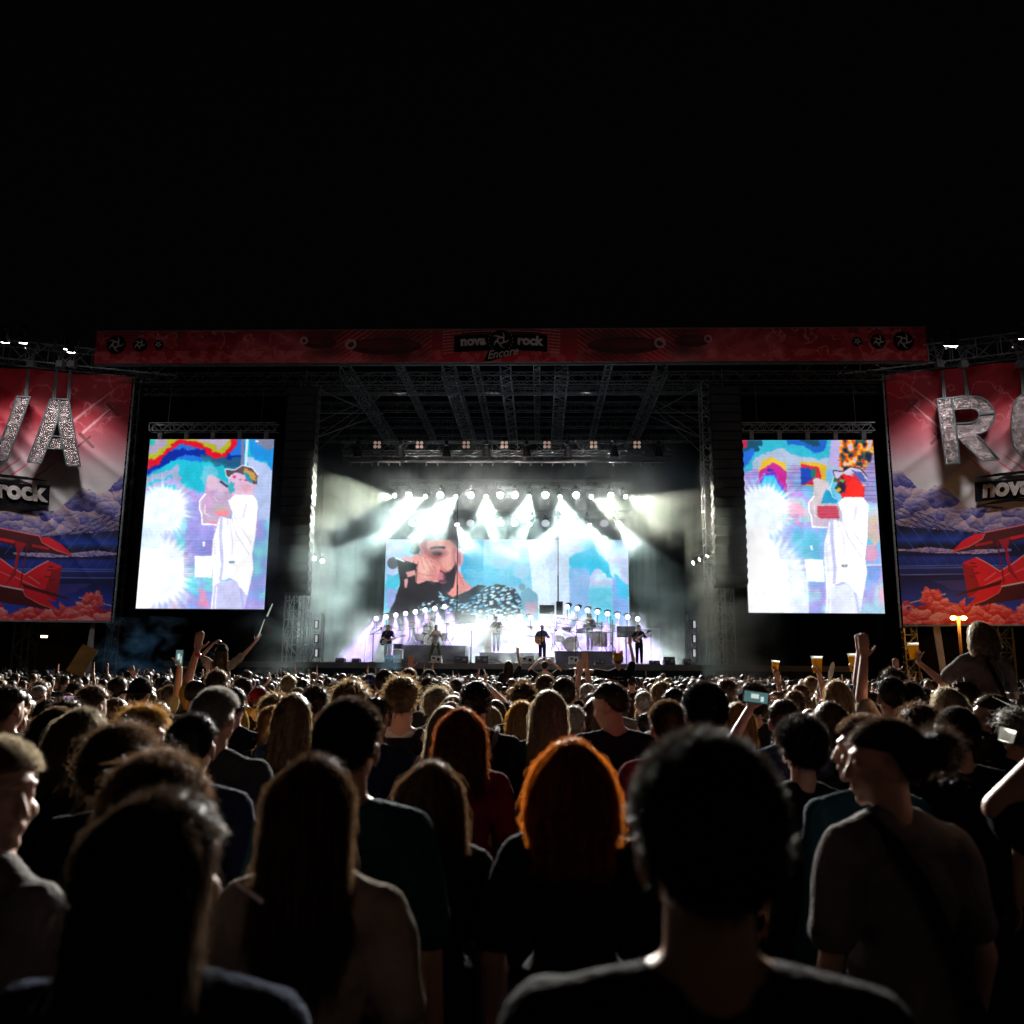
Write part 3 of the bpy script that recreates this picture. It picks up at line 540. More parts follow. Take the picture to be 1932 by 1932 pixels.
mb = MB(); mb.box((-9.4, 49.6, 1.93), (8.2, 49.8, 4.0)); o = mb.build('screen_apron', mat('grey_masking_cloth', (.16, .15, .18), .8, vs=2)); tag(o, 'grey masking cloth hung below the central LED screen behind the band', 'curtain')
for x0, x1, zz, w in ((-17.3, -11.2, 12.88, 0), (10.6, 16.75, 12.85, 1)):
    mb = MB(); mb.truss((x0, 38.6, zz), (x1, 38.6, zz), .38, seg=18, r=.03, rb=.018)
    for k in range(5): x = x0 + .5 + (x1 - x0 - 1) * k / 4; mb.box((x - .1, 38.5, zz - .62), (x + .1, 38.7, zz - .2))
    o = mb.build('lattice_truss', ALU); tag(o, 'short silver lattice truss over the ' + ('right' if w else 'left') + ' LED screen', 'truss')
    mb = MB()
    for x in (x0 + .8, x1 - .8): mb.bar((x, 38.6, zz + .2), (x, 38.7, 15.0), .012)
    onstage(mb.build('hanging_cable', DALU))
# ================================================================== SIDE BANNERS, TRUSSES, BIG LETTERS
def banner_side(sgn):
    if sgn < 0: A = np.array([-18.22, 38.2]); B = np.array([-23.6, 36.6]); zt, zb = (15.26, 15.2), (3.70, 3.62)
    else: A = np.array([17.29, 38.2]); B = np.array([22.7, 36.2]); zt, zb = (15.25, 15.2), (3.77, 3.70)
    d = (B - A) / np.linalg.norm(B - A); n = np.array([d[1], -d[0]]) if sgn > 0 else np.array([-d[1], d[0]])
    if n[1] > 0: n = -n
    return A, B, d, np.array([n[0], n[1], 0]), zt, zb
def clouds(p, m, seed, cols, sc=.035):
    X, Y = p.X, p.Y; wx = X + 26 * (fbm(X, Y, 3, seed + 1, .03) - .5); wy = Y + 26 * (fbm(X, Y, 3, seed + 2, .03) - .5)
    d, i, dy = worley(wx * sc, wy * sc * 1.2, seed); d2, i2, dy2 = worley(wx * sc * 2.3, wy * sc * 2.6, seed + 5)
    t = .55 * (dy * .9 + .5) + .25 * (dy2 + .5) + .25 * i; k = np.clip((t * 6).astype(int), 0, 5) / 5.
    p.C = np.where(m[..., None], lerpcol(k, [(j / (len(cols) - 1), c) for j, c in enumerate(cols)]), p.C)
def paint_side(X, Y, right):
    """artwork in source-photo pixels of the left banner; right one mirrored: x -> 2340-x"""
    if right: X = 2334 - X; Y = Y + 8
    p = Paint(X, Y); yy = Y + X * -.02
    p.C = lerpcol((yy - 840) / 580, [(0, 'b80c1e'), (.1, 'a81022'), (.2, '98202e'), (.29, '94505a'), (.37, 'a08c90'), (.47, 'aeaaaa'), (.75, 'b4acac')])
    n = fbm(X, Y, 5, 3, .014); p.put(np.abs(n - .55) < .012, hx('cf8a90'), .6 * np.clip((1000 - Y) / 60, 0, 1)); p.put(n > .62, hx('8a1020'), .5 * np.clip((1000 - Y) / 60, 0, 1))
    n = fbm(X, Y, 4, 8, .02); p.put((np.abs(n - .5) < .03) & (X > 190), hx('b07a88'), .45 * np.clip((1010 - Y) / 80, 0, 1))
    for pts, w in (([(273, 880), (165, 960)], 7), ([(262, 925), (190, 985)], 7)): p.line(pts, 1, 'c9989c', .8, w)
    for pts in ([(50, 1044), (0, 1078)], [(70, 1052), (25, 1085)], [(135, 1046), (78, 1090)], [(118, 1030), (90, 1056)], [(190, 980), (150, 1010)]): p.line(pts, 1.5, 'b03040', .8, 5)
    for cx, cy_, s in ((198, 1005, 1), (258, 934, .8)):
        p.line([(cx - 22 * s, cy_ + 16 * s), (cx + 8 * s, cy_ - 10 * s)], 4 * s, '5a1420'); p.line([(cx - 16 * s, cy_ - 16 * s), (cx + 14 * s, cy_ + 14 * s)], 7 * s, '5a1420')
    # violet clouds above the stadium
    top = 1160 - np.clip((X - 100), 0, 400) * .36 + 12 * np.sin(X * .06) + 14 * (fbm(X, Y * 0, 3, 5, .05) - .5)
    top = np.where(X < 100, 1158 + (100 - X) * .1, top)
    clouds(p, (Y > top) & (Y < 1240), 12, ['2a2670', '3d3980', '5c5688', '7a7092', '9c8698', 'b49a9e'])
    # roof lattice and stadium
    roof = p.inpoly([(60, 1225), (140, 1215), (200, 1190), (277, 1155), (340, 1120), (340, 1200), (270, 1206), (180, 1216), (120, 1226)])
    gx = (X - 60) * .9 + (Y - 1200) * 1.2; gy = (Y - 1226) + (X - 120) * .33; p.put(roof & ((gx % 15 < 2.2) | (gy % 11 < 2)), hx('141440'))
    st = Y > 1222 - np.clip(X - 110, 0, 999) * .09
    p.C = np.where(st[..., None], lerpcol((Y - 1215) / 190, [(0, '0a1038'), (.12, '163a9c'), (.2, '080c28'), (.26, '0b1030'), (.34, '1c2f8c'), (.5, '182466'), (.6, '101850'), (.8, '2438a0'), (1, '2848c0')]), p.C)
    st2 = st & (Y < 1262); p.put(st2 & ((X + Y * .8) % 34 < 1.6), hx('2c50b0')); clouds(p, p.inpoly([(30, 1258), (150, 1262), (220, 1254), (262, 1260), (300, 1258), (300, 1262), (200, 1268), (100, 1270), (30, 1264)]), 31, ['3a3a9c', '6a62a8', 'a892b8', 'c4a2ae'], .1)
    for y0, c in ((1271, '0a0e28'), (1296, '4066d0'), (1301, '5a64b4'), (1316, '5c66bc'), (1320, '0c1030')): p.line([(-200, y0 + 2), (150, y0), (400, y0 + 3)], 2.4, c)
    for k in range(16): p.line([(20 + k * 22, 1294), (34 + k * 22, 1276)], 1.2, '3a5ac0', .7)
    n = fbm(X * .25 + Y * .5, Y, 4, 61, .03); p.put(st & (Y > 1330) & (n > .54), hx('4a3f8c'), .6)
    p.line([(180, 1361), (258, 1381), (360, 1400)], 2.5, 'c9c4d0', .9)
    # red biplane
    rd, dk, mid = 'd81a2c', '4a0f18', '9c1826'
    p.poly([(-60, 1276), (0, 1272), (28, 1294), (55, 1309), (85, 1290), (112, 1278), (142, 1291), (128, 1371), (80, 1360), (40, 1345), (0, 1340), (-60, 1330)], rd); p.poly([(118, 1300), (142, 1291), (128, 1371), (100, 1350)], '8c1622', .8)
    p.line([(-40, 1262), (0, 1272), (30, 1294), (56, 1309), (84, 1291), (110, 1278)], 2, 'f0a4a4'); p.line([(34, 1314), (95, 1344)], 2, 'f08a8a', .8); p.line([(0, 1302), (30, 1316)], 2, 'f08a8a', .8); p.line([(66, 1313), (90, 1330)], 3, 'f08a8a', .7)
    t = 'qr 6'; [p.line([(112 + k * 3.0 * ((-1) ** k), 1292 + k * 7), (122 - k * 2, 1291 + k * 8)], 3.4, '701018', .9) for k in range(5)]
    for pts in ([(-80, 1188), (0, 1204), (90, 1222), (120, 1230), (168, 1267), (120, 1262), (60, 1252), (0, 1236), (-80, 1215)], [(-80, 1332), (0, 1334), (52, 1344), (100, 1360), (134, 1392), (80, 1384), (0, 1372), (-80, 1362)], [(48, 1328), (150, 1360), (163, 1368), (100, 1352), (55, 1340)]): p.poly(pts, dk)
    p.poly([(90, 1223), (112, 1224), (140, 1240), (168, 1267), (128, 1254), (96, 1236)], rd); p.line([(90, 1223), (96, 1236), (128, 1254), (166, 1266)], 1.6, 'e88080'); p.poly([(52, 1346), (70, 1345), (100, 1360), (134, 1392), (90, 1376), (58, 1358)], rd); p.line([(52, 1346), (58, 1358), (90, 1376), (132, 1391)], 1.6, 'e88080')
    p.line([(-80, 1330), (0, 1334), (52, 1344)], 3, 'd8ccd0'); p.line([(-80, 1186), (0, 1203), (90, 1221)], 2.4, 'e86a70'); p.line([(-60, 1216), (0, 1228), (30, 1234)], 7, rd, .9); p.line([(75, 1243), (110, 1250)], 6, 'b01a28', .9)
    p.poly([(34, 1232), (60, 1238), (44, 1262), (36, 1310), (10, 1336), (30, 1300), (38, 1262)], mid); p.line([(62, 1240), (46, 1336)], 3, '6c121c')
    # coral smoke at the foot
    sm = 1392 - 14 * fbm(X, Y * 0, 4, 91, .03) + 8 * np.sin(X * .05); sm = np.where((X > 135) & (X < 200), sm - 12, sm); fl = fbm(X, Y, 4, 93, .045)
    clouds(p, (Y + 40 * (fl - .5) > sm) | (p.inpoly([(215, 1350), (228, 1340), (236, 1375), (205, 1400), (170, 1372)], 14, .06)), 22, ['a8141e', 'c8222c', 'd8484c', 'e07874', 'e89c94'], .045)
    return p.C
def side(sgn):
    A, B, d, N, zt, zb = banner_side(sgn); L0 = np.linalg.norm(B - A); far = 2.0
    word = 'left' if sgn < 0 else 'right'
    e = empty('side_banner', (float(A[0]), float(A[1]), zb[0])); tag(e, f'large red and blue biplane print banner hanging {word} of the stage', 'banner')
    at = lambda t, z, off=0: np.array([A[0] + d[0] * t * L0, A[1] + d[1] * t * L0, z]) + N * off
    z_ = lambda t, a: a[0] + (a[1] - a[0]) * t
    tl, tr = (far, 0) if sgn < 0 else (0, far)
    P = quadgrid(at(tl, z_(tl, zt)), at(tr, z_(tr, zt)), at(tr, z_(tr, zb)), at(tl, z_(tl, zb)), 420, 420)
    u, v = PJ(P); pic = paint_side(u / .82812, v / .82812, sgn > 0)
    s = np.abs(P[..., 0] - A[0]); zz = P[..., 2]
    fold = 0
    for k, (sl, ph, am, wd) in enumerate(((.9, 6.0, .10, .35), (.75, 8.2, .08, .3), (1.1, 4.2, .07, .28), (.6, 10.5, .07, .35), (1.4, 2.0, .06, .25))):
        t = (zz - 3.7) - ph + (s if True else 0) * sl * -1 + 1.5; fold = fold + am * np.exp(-(t / wd) ** 2) * np.clip((zz - 4.5) / 5, 0, 1)
    fold = fold + .05 * np.sin(s * 2.1 + zz * .4) * np.clip((zz - 3.6) / 8, 0, 1) + .05 * (fbm(s, zz, 4, 17, .7) - .5)
    P = P + N[None, None, :] * fold[..., None]
    on(e, sheet('printed_cloth', P, pic, BAN))
    mb = MB(); mb.bar(at(-.02, 3.6), at(-.02, 15.3), .05); mb.bar(at(0, zb[0] - .06), at(far, zb[1] - .06), .05); on(e, mb.build('edge_pole', mat('grey_pole', (.12, .14, .15), .5)))
    # logo plate with the word that shows on this side
    def w(u, v, off): return PLN(u * .82812, v * .82812, at(0, 5, off), N)
    if sgn < 0: f = lambda x, y, t: w(x, y, .14 + t * .02)
    else: f = lambda x, y, t: w(2334 - x, y - 8, .14 + t * .02)
    mb = MB()
    plate = [(-150, 1096), (-60, 1094), (0, 1098), (60, 1103), (114, 1107), (112, 1152), (60, 1146), (0, 1140), (-60, 1138), (-150, 1140)]
    mb.prism(plate, f, 0, 1); mb.prism([(-150, 1078), (-60, 1076), (0, 1080), (60, 1086), (115, 1097), (60, 1093), (0, 1087), (-150, 1084)], f, 0, 1); mb.prism([(-150, 1150), (20, 1141), (60, 1148), (109, 1160), (60, 1155), (20, 1150), (-150, 1158)], f, 0, 1)
    on(e, mb.build('logo_plate', LOGOK))
    if sgn < 0:
        r = .085; g = lambda x, y, z: w(47 + x - (y) * .05, 1119 + x * .085 - y, .24)
        on(e, text('lettering', 'rock', 58, g, LOGOW, None, bold=2.6, depth=0)); on(e, text('lettering', 'Encore', 44, lambda x, y, z: w(-62 + x + y * .3, 1153 - x * .3 - y, .26), LOGOW, None, bold=.5, depth=0))
    else:
        on(e, text('lettering', 'nova', 58, lambda x, y, z: w(2294 + x + y * .03, 1110 - x * .085 - y, .24), LOGOW, None, bold=2.6, depth=0))
    # supporting truss above and legs below
    o = None
    for yy, zo in ((0, .75),):
        mb = MB(); mb.truss(at(-.35, 15.95, -.35), at(far, 16.15, -.35), .9, r=.045, rb=.028, seg=14); o = mb.build('support_truss', ALU); tag(o, f'big silver lattice truss carrying the {word} side banner', 'truss')
    return at, w, N, z_, zt, zb, e
L_at, L_w, LN, *_ = side(-1)
R_at, R_w, RN, *_ = side(1)
# ---- big wrapped letters
FILM = mat('wrinkled_silver_film', (.14, .115, .115), .24, metal=.7, spec=.8, bump=1.0, bs=2.4, vs=4, var=.45)
_nt = FILM.node_tree; _mp = _nt.nodes.new('ShaderNodeMapping'); _mp.inputs['Scale'].default_value = (1.2, 1.2, 5.5); _mp.inputs['Rotation'].default_value = (0, .25, 0)
_nt.links.new([n for n in _nt.nodes if n.type == 'TEX_COORD'][0].outputs['Object'], _mp.inputs[0]); _n2 = [n for n in _nt.nodes if n.type == 'TEX_NOISE'][1]; _n2.inputs['Distortion'].default_value = 1.2; _nt.links.new(_mp.outputs[0], _n2.inputs['Vector']); [n for n in _nt.nodes if n.type == 'BUMP'][0].inputs['Distance'].default_value = .12
SIDE = mat('foam_letter_side', (.42, .38, .40), .6); EDGE = mat('letter_frame', (.03, .045, .05), .5)
def letter(ch, w, loops, word, straps, seams=()):
    c = w(*loops[0][0], .9); e = empty('giant_letter', tuple(float(x) for x in c)); tag(e, f'hanging {ch} shaped box letter wrapped in silver film on the {word} banner', 'letter')
    f = lambda x, y, t: w(x, y, .55 + .5 * t)
    mb = MB(); from mathutils.geometry import tessellate_polygon
    tri = tessellate_polygon([[Vector((x, y, 0)) for x, y in lp] for lp in loops]); flat = [q for lp in loops for q in lp]
    mb.add([f(x, y, .96) for x, y in flat] + [f(x, y, .3) for x, y in flat], [tuple(t) for t in tri] + [tuple(len(flat) + i for i in t) for t in tri]); on(e, mb.build('front_film', FILM))
    mb = MB()
    for lp in loops:
        k = len(lp); V = [f(x, y, 1) for x, y in lp] + [f(x, y, 0) for x, y in lp]; mb.add(V, [(i, (i + 1) % k, k + (i + 1) % k, k + i) for i in range(k)])
    on(e, mb.build('side_wall', SIDE))
    mb = MB()
    for lp in loops:
        for i in range(len(lp)): mb.bar(f(*lp[i], 1.02), f(*lp[(i + 1) % len(lp)], 1.02), .03)
    for a, b in seams: mb.bar(f(*a, 1.02), f(*b, 1.02), .035)
    on(e, mb.build('frame', EDGE))
    mb = MB()
    for (a, b) in straps: mb.bar(f(*a, .8), w(*b, .75), .035); mb.bar(f(a[0] + 5, a[1], .8), w(b[0] + 2, b[1], .75), .03)
    on(e, mb.build('strap', mat('ratchet_strap', (.05, .07, .07), .4)))
letter('V', L_w, [[(39, 903), (70, 904), (16, 1050), (-14, 1050), (-68, 900), (-38, 900), (1, 1008)]], 'left', [((57, 903), (64, 838))])
letter('A', L_w, [[(62, 1053), (115, 909), (157, 910), (183, 1062), (151, 1060), (144, 1023), (107, 1022), (94, 1056)], [(132, 957), (119, 993), (138, 995)]], 'left', [((121, 909), (129, 838)), ((154, 910), (160, 842))], [((137, 910), (132, 957)), ((119, 993), (107, 1022)), ((138, 995), (144, 1022))])
letter('R', R_w, [[(2134.7, 909), (2168.7, 905.7), (2190, 902), (2208, 901.6), (2225, 903), (2237, 906), (2248, 912), (2256, 921), (2263, 931), (2265.6, 941), (2265, 953), (2260, 965), (2253, 975), (2245, 982), (2235, 987), (2225, 989), (2278, 1047), (2237, 1050.6), (2181, 996), (2187, 1055), (2154, 1058)], [(2172, 934), (2195, 931), (2213, 930), (2222, 932), (2228, 937), (2231.6, 944), (2230, 952), (2222, 960), (2210, 963), (2176, 965)]], 'right', [((2149, 908), (2146, 845)), ((2202, 902), (2194, 836))], [((2168, 906), (2181, 996)), ((2232, 944), (2265, 941))])
def oval(cx, cy_, rx, ry, n=36, e=.75): return [(cx + rx * math.copysign(abs(math.cos(a)) ** e, math.cos(a)), cy_ + ry * math.copysign(abs(math.sin(a)) ** e, math.sin(a))) for a in np.linspace(0, 2 * math.pi, n, endpoint=False)]
letter('O', R_w, [oval(2350, 969, 46, 74), oval(2352, 968, 17, 45)[::-1]], 'right', [((2330, 898), (2325, 828))])
# ---- structures below the banners
def leg(w, u0, u1, v1, label):
    c0 = w(u0, v1, -.1); c1 = w(u1, v1, -.1); x = (c0[0] + c1[0]) / 2; y = (c0[1] + c1[1]) / 2; wd = abs(c1[0] - c0[0])
    mb = MB(); mb.truss((x, y + 1.0, -.5), (x, y + 1.0, 15.4), wd, r=.045, rb=.03); o = mb.build('tower_leg', ALU); tag(o, label, 'truss tower')
leg(L_w, 8, 50, 1450, 'lattice tower leg standing under the left banner at the frame edge'); leg(L_w, 222, 254, 1450, 'narrow lattice tower under the left banner beside the stage scrim')
leg(R_w, 2075, 2108, 1450, 'narrow lattice tower under the right banner beside the stage scrim'); leg(R_w, 2292, 2332, 1450, 'lattice tower leg standing under the right banner at the frame edge')
DARKW = mat('dark_cladding', (.018, .016, .015), .8, vs=2); TANW = mat('tan_tarp', (.12, .085, .05), .8, vs=3); GRY = mat('grey_tarp', (.22, .2, .2), .8, vs=2)
for s_, lab in ((-1, 'left'), (1, 'right')):
    x0, x1 = (-30, -18.5) if s_ < 0 else (18, 30); mb = MB(); mb.box((x0, 41, -.6), (x1, 44, 4.4)); mb.box((x0, 40.6, 4.2), (x1, 44.2, 4.5)); o = mb.build('backstage_tent', DARKW); tag(o, f'dark backstage structure in the gap under the {lab} banner', 'tent')
c = PT(105, 1235, 38.5); mb = MB(); mb.box((c[0] - .8, 38.5, -.4), (c[0] + 1.3, 39.5, c[2] + .1)); mb.box((c[0] + .1, 38.45, c[2] + .1), (c[0] + 1.1, 39.4, c[2] + .3)); o = mb.build('equipment_case', TANW); tag(o, 'tan stacked cases under the left banner', 'case')
for w, u, lab in ((L_w, 208, 'left'), (R_w, 2124, 'right')):
    a, b = w(u, 1416, -.05), w(u + (8 if lab == 'left' else 16), 1416, -.05); mb = MB(); s_ = -1 if lab == 'left' else 1
    mb.add([a, b, (b[0] + s_ * -.1 * (1 if lab == 'left' else -3), b[1], -.4), (a[0] + s_ * .35, a[1], -.4), a + np.array([0, .06, 0]), b + np.array([0, .06, 0]), (b[0] + .1, b[1] + .06, -.4), (a[0] + s_ * .35, a[1] + .06, -.4)], [(0, 1, 2, 3), (7, 6, 5, 4), (0, 4, 5, 1), (1, 5, 6, 2), (0, 3, 7, 4)])
    o = mb.build('tarp_strip', GRY); tag(o, f'pale strip of tarp hanging beside the narrow {lab} tower', 'tarp')
# ---- lamps helpers
WHITE = mat('lamp_glow_white', em=(1, .98, 1), es=22); COOL = mat('lamp_glow_cool', em=(.86, .95, 1), es=30); VIO = mat('lamp_glow_violet', em=(.93, .82, 1), es=3.5); DIMW = mat('lamp_glow_dim', em=(.8, .9, 1), es=.6); ORG = mat('lamp_glow_sodium', em=(1, .42, .06), es=60); WARMG = mat('lamp_glow_warm', em=(1, .7, .4), es=6); LENS = mat('lamp_lens_off', (.35, .25, .2), .15, spec=.8)
def look(p, q): return (Vector([float(x) for x in q]) - Vector([float(x) for x in p])).to_track_quat('-Z', 'Y').to_euler()
def spot(parent, p, d, e, ang, col, blend=.15, r=.06):
    l = bpy.data.lights.new('lamp_beam', 'SPOT'); l.energy = e; l.spot_size = math.radians(ang); l.spot_blend = blend; l.color = col; l.shadow_soft_size = r
    o = bpy.data.objects.new('lamp_beam', l); COL.objects.link(o); o.location = [float(x) for x in p]; o.rotation_euler = look(p, np.array(p) + d); on(parent, o); return o
def fixture(name, p, d, label, group, lens, R_=.17, cat='stage lamp', yoke=True, k=16, beams=()):
    """round stage lamp: body pointing along d, yoke and clamp above it, glowing lens"""
    p = np.array(p, float); d = np.array(d, float); d /= np.linalg.norm(d); e = empty(name, tuple(p)); tag(e, label, cat, group)
    mb = MB(); mb.cyl(p - d * .42, p - d * .12, R_ * .75, k, R_ * 1.05); mb.cyl(p - d * .12, p, R_ * 1.05, k, R_ * 1.1); mb.cyl(p - d * .5, p - d * .42, R_ * .5, k, R_ * .75); on(e, mb.build('body', BLK, smooth=False))
    mb = MB(); mb.cyl(p + d * .004, p + d * .03, R_, k); on(e, mb.build('lens', lens))
    if yoke:
        a = np.cross(d, (0, 0, 1)); a /= max(1e-6, np.linalg.norm(a)); c = p - d * .22; mb = MB()
        for s_ in (-1, 1): mb.bar(c + a * s_ * R_ * 1.25, c + a * s_ * R_ * 1.25 + np.array([0, 0, .38 * yoke]), .025)
        mb.bar(c - a * R_ * 1.3 + np.array([0, 0, .38 * yoke]), c + a * R_ * 1.3 + np.array([0, 0, .38 * yoke]), .03); mb.cyl(c + np.array([0, 0, .36 * yoke]), c + np.array([0, 0, .55 * yoke]), .09, 10); on(e, mb.build('yoke', BLK))
    for (dd, en, ang, col, bl) in beams: spot(e, p + d * .06, np.array(dd, float), en, ang, col, bl)
    return e
# banner flood lamps on outriggers
def flood(p, label, e, target, ang=75):
    m = fixture('flood_lamp', p, np.array(target) - np.array(p), label, 'lamps on the banner trusses', WHITE, .15, 'flood lamp', True, beams=[(np.array(target) - np.array(p), e, ang, (1, .95, .95), .8)])
    [setattr(c.data, 'shadow_soft_size', .45) for c in kids(m) if c.type == 'LIGHT']
    return m
for w, pts, lab in ((L_w, ((12, 779), (53, 780), (154, 794), (162, 801)), 'left'), (R_w, ((2160, 786), (2173, 787), (2331, 770)), 'right')):
    for k, (u, v) in enumerate(pts):
        p = w(u, v, 3.4); t = w(u + (0 if lab == 'left' else -10), 1120, 0)
        flood(p, f'small white flood lamp above the {lab} banner, ' + ['innermost', 'second', 'third', 'outermost'][k if lab == 'right' else 3 - k] + ' of its row', BANNER_E[0 if lab == 'left' else 1] / len(pts), t)
for w, us, lab in ((L_w, (72, 138, 165), 'left'), (R_w, (2140, 2195, 2325), 'right')):
    for k, u in enumerate(us):
        mb = MB(); a = w(u, 830, 1.0); b = w(u, 792, .9)
        for s_ in (-1, 1): mb.bar(a, b + np.array([s_ * .3, 0, .25]), .03); mb.bar(b + np.array([s_ * .3, 0, .25]), w(u, 800, 3.4) + np.array([s_ * .3, 0, .1]), .025); mb.bar(a + np.array([s_ * .2, 0, 0]), b + np.array([-s_ * .35, 0, .45]), .02)
        mb.box(a - .15, a + .15); mb.bar(w(u, 838, -.3), a, .05); o = mb.build('outrigger', DALU); tag(o, f'bracket with thin rods on the {lab} banner truss, the {["leftmost", "middle", "rightmost"][k]} one', 'bracket')
# ================================================================== PEOPLE BUILDER
def remesh(mb, vox, name, sm=2, dec=0, disp=None):
    me = mb.mesh('t'); o = bpy.data.objects.new('t', me); COL.objects.link(o)
    r = o.modifiers.new('r', 'REMESH'); r.mode = 'VOXEL'; r.voxel_size = vox; r.use_smooth_shade = True
    if sm: s = o.modifiers.new('s', 'SMOOTH'); s.iterations = sm; s.factor = .6
    if dec: d = o.modifiers.new('d', 'DECIMATE'); d.ratio = dec
    out = bpy.data.meshes.new_from_object(o.evaluated_get(bpy.context.evaluated_depsgraph_get())); out.name = name
    bpy.data.objects.remove(o); bpy.data.meshes.remove(me)
    if disp:
        n = len(out.vertices); V = np.zeros(n * 3); N = np.zeros(n * 3); out.vertices.foreach_get('co', V); out.vertex_normals.foreach_get('vector', N)
        V = V.reshape(-1, 3); N = N.reshape(-1, 3); V = V + N * disp(V)[:, None]; out.vertices.foreach_set('co', V.ravel()); out.update()
    out.polygons.foreach_set('use_smooth', [True] * len(out.polygons)); out.materials.append(None); return out
def RM(yaw=0, pitch=0, roll=0): return np.array(Euler((math.radians(pitch), math.radians(roll), math.radians(yaw)), 'XYZ').to_matrix())
NECK = np.array([0, -.005, 1.50])
def hd_tf(P, R): return (np.asarray(P, float) - NECK) @ R.T + NECK
def head_blobs(mb, R, face):
    T = lambda *p: hd_tf(p, R); E = lambda c, r, k=14: mb.ell(T(*c), r, R, k, 8)
    E((0, -.012, 1.668), (.074, .094, .090), 20); E((0, .022, 1.612), (.058, .070, .082), 18); E((0, .02, 1.562), (.044, .056, .036))
    for s in (-1, 1): E((s * .077, -.006, 1.628), (.009, .021, .034)); E((s * .079, -.012, 1.640), (.010, .016, .020))
    if face:
        E((0, .074, 1.546), (.020, .018, .017)); mb.cap(T(0, .090, 1.655), T(0, .108, 1.612), .008, .013, 8); E((0, .106, 1.608), (.017, .014, .010))
        E((0, .090, 1.584), (.024, .011, .007)); E((0, .088, 1.572), (.021, .012, .008)); E((0, .074, 1.676), (.050, .022, .012))
        for s in (-1, 1): E((s * .030, .076, 1.650), (.014, .012, .011)); E((s * .042, .056, 1.612), (.022, .022, .024))
def hand_blobs(mb, w, d, up, curl=.25, spread=.16, side=1, s=1.0):
    """w wrist; d pointing direction; up: back-of-hand normal; five fingers of different length"""
    w = np.array(w, float); d = np.array(d, float) / np.linalg.norm(d); up = np.array(up, float); up -= d * np.dot(up, d); up /= np.linalg.norm(up); a = np.cross(d, up) * side
    pc = w + d * .045 * s; M = np.stack([a, d, up], 1); mb.ell(pc, (.038 * s, .048 * s, .015 * s), M, 12, 8)
    for i, (off, ln) in enumerate(((-.029, .066), (-.010, .078), (.010, .073), (.028, .058))):
        b = w + d * .082 * s + a * off * s; dd = d + a * off * 8 * spread; dd /= np.linalg.norm(dd); n_ = up; pr = b; cc = 0
        for k in range(3):
            cc += curl * (1 + .25 * k); v = dd * math.cos(cc) - n_ * math.sin(cc); q = pr + v * ln * s * (.42, .32, .26)[k]; mb.cap(pr, q, (.0098 - .0008 * k) * s, (.0090 - .0009 * k) * s, 8); pr = q
    b = w + d * .02 * s - a * .026 * s; v = d * .6 - a * .75 - up * .2; v /= np.linalg.norm(v); q = b + v * .045 * s; mb.cap(b, q, .013 * s, .0105 * s, 8); v = v + d * .5 - up * curl; v /= np.linalg.norm(v); mb.cap(q, q + v * .035 * s, .0105 * s, .009 * s, 8)
# pose: (elbow, wrist, hand direction, back-of-hand, curl) per arm, left then right (x<0 is left)
def arm(s, el, wr, hd, up, curl=.25): return (s, np.array(el, float), np.array(wr, float), hd, up, curl)
DN = lambda s: arm(s, (s * .235, -.03, 1.13), (s * .245, .06, .88), (0, .25, -1), (s, 0, 0), .35)
FR = lambda s: arm(s, (s * .25, -.01, 1.14), (s * .10, .22, 1.14), (-s * .8, .5, .1), (0, .4, .9), .4)
PK = lambda s: arm(s, (s * .27, -.07, 1.14), (s * .20, .12, .97), (-s * .4, .6, -.6), (s, 0, .3), .6)
UP = lambda s: arm(s, (s * .27, .06, 1.66), (s * .22, .10, 1.92), (-s * .05, .05, 1), (0, -1, 0), .12)
UPW = lambda s: arm(s, (s * .36, .05, 1.62), (s * .52, .08, 1.82), (s * .5, .1, 1), (0, -1, .2), .15)
OUT = lambda s: arm(s, (s * .44, .03, 1.46), (s * .68, .06, 1.50), (s * 1, .1, .1), (0, 0, 1), .1)
PH = lambda s: arm(s, (s * .25, .22, 1.50), (s * .10, .34, 1.70), (-s * .25, .1, .9), (s * .5, -.8, 0), .8)
HOLD = lambda s: arm(s, (s * .27, .10, 1.62), (s * .25, .16, 1.86), (-s * .1, .35, .9), (s * .9, -.3, 0), .95)
HOLDL = lambda s: arm(s, (s * .30, .10, 1.25), (s * .44, .22, 1.42), (s * .1, .35, .9), (s * .9, -.3, 0), .95)
HEADH = lambda s: arm(s, (s * .36, .02, 1.56), (s * .16, -.02, 1.78), (-s * .7, .3, .5), (s * .4, -.6, .6), .4)
CLAP = lambda s: arm(s, (s * .26, .18, 1.52), (s * .05, .26, 1.72), (-s * .1, .2, 1), (s, 0, 0), .1)
MIC = lambda s: arm(s, (s * .26, .10, 1.20), (s * .06, .17, 1.50), (-s * .5, -.1, .6), (s * .2, .9, .2), .9)
GTL = arm(-1, (-.30, .04, 1.18), (-.34, .28, 1.22), (.2, .5, .5), (-.5, .4, -.6), .8)
GTR = arm(1, (.31, .0, 1.16), (.10, .20, 1.08), (-.7, .3, -.5), (.1, .9, .3), .4)
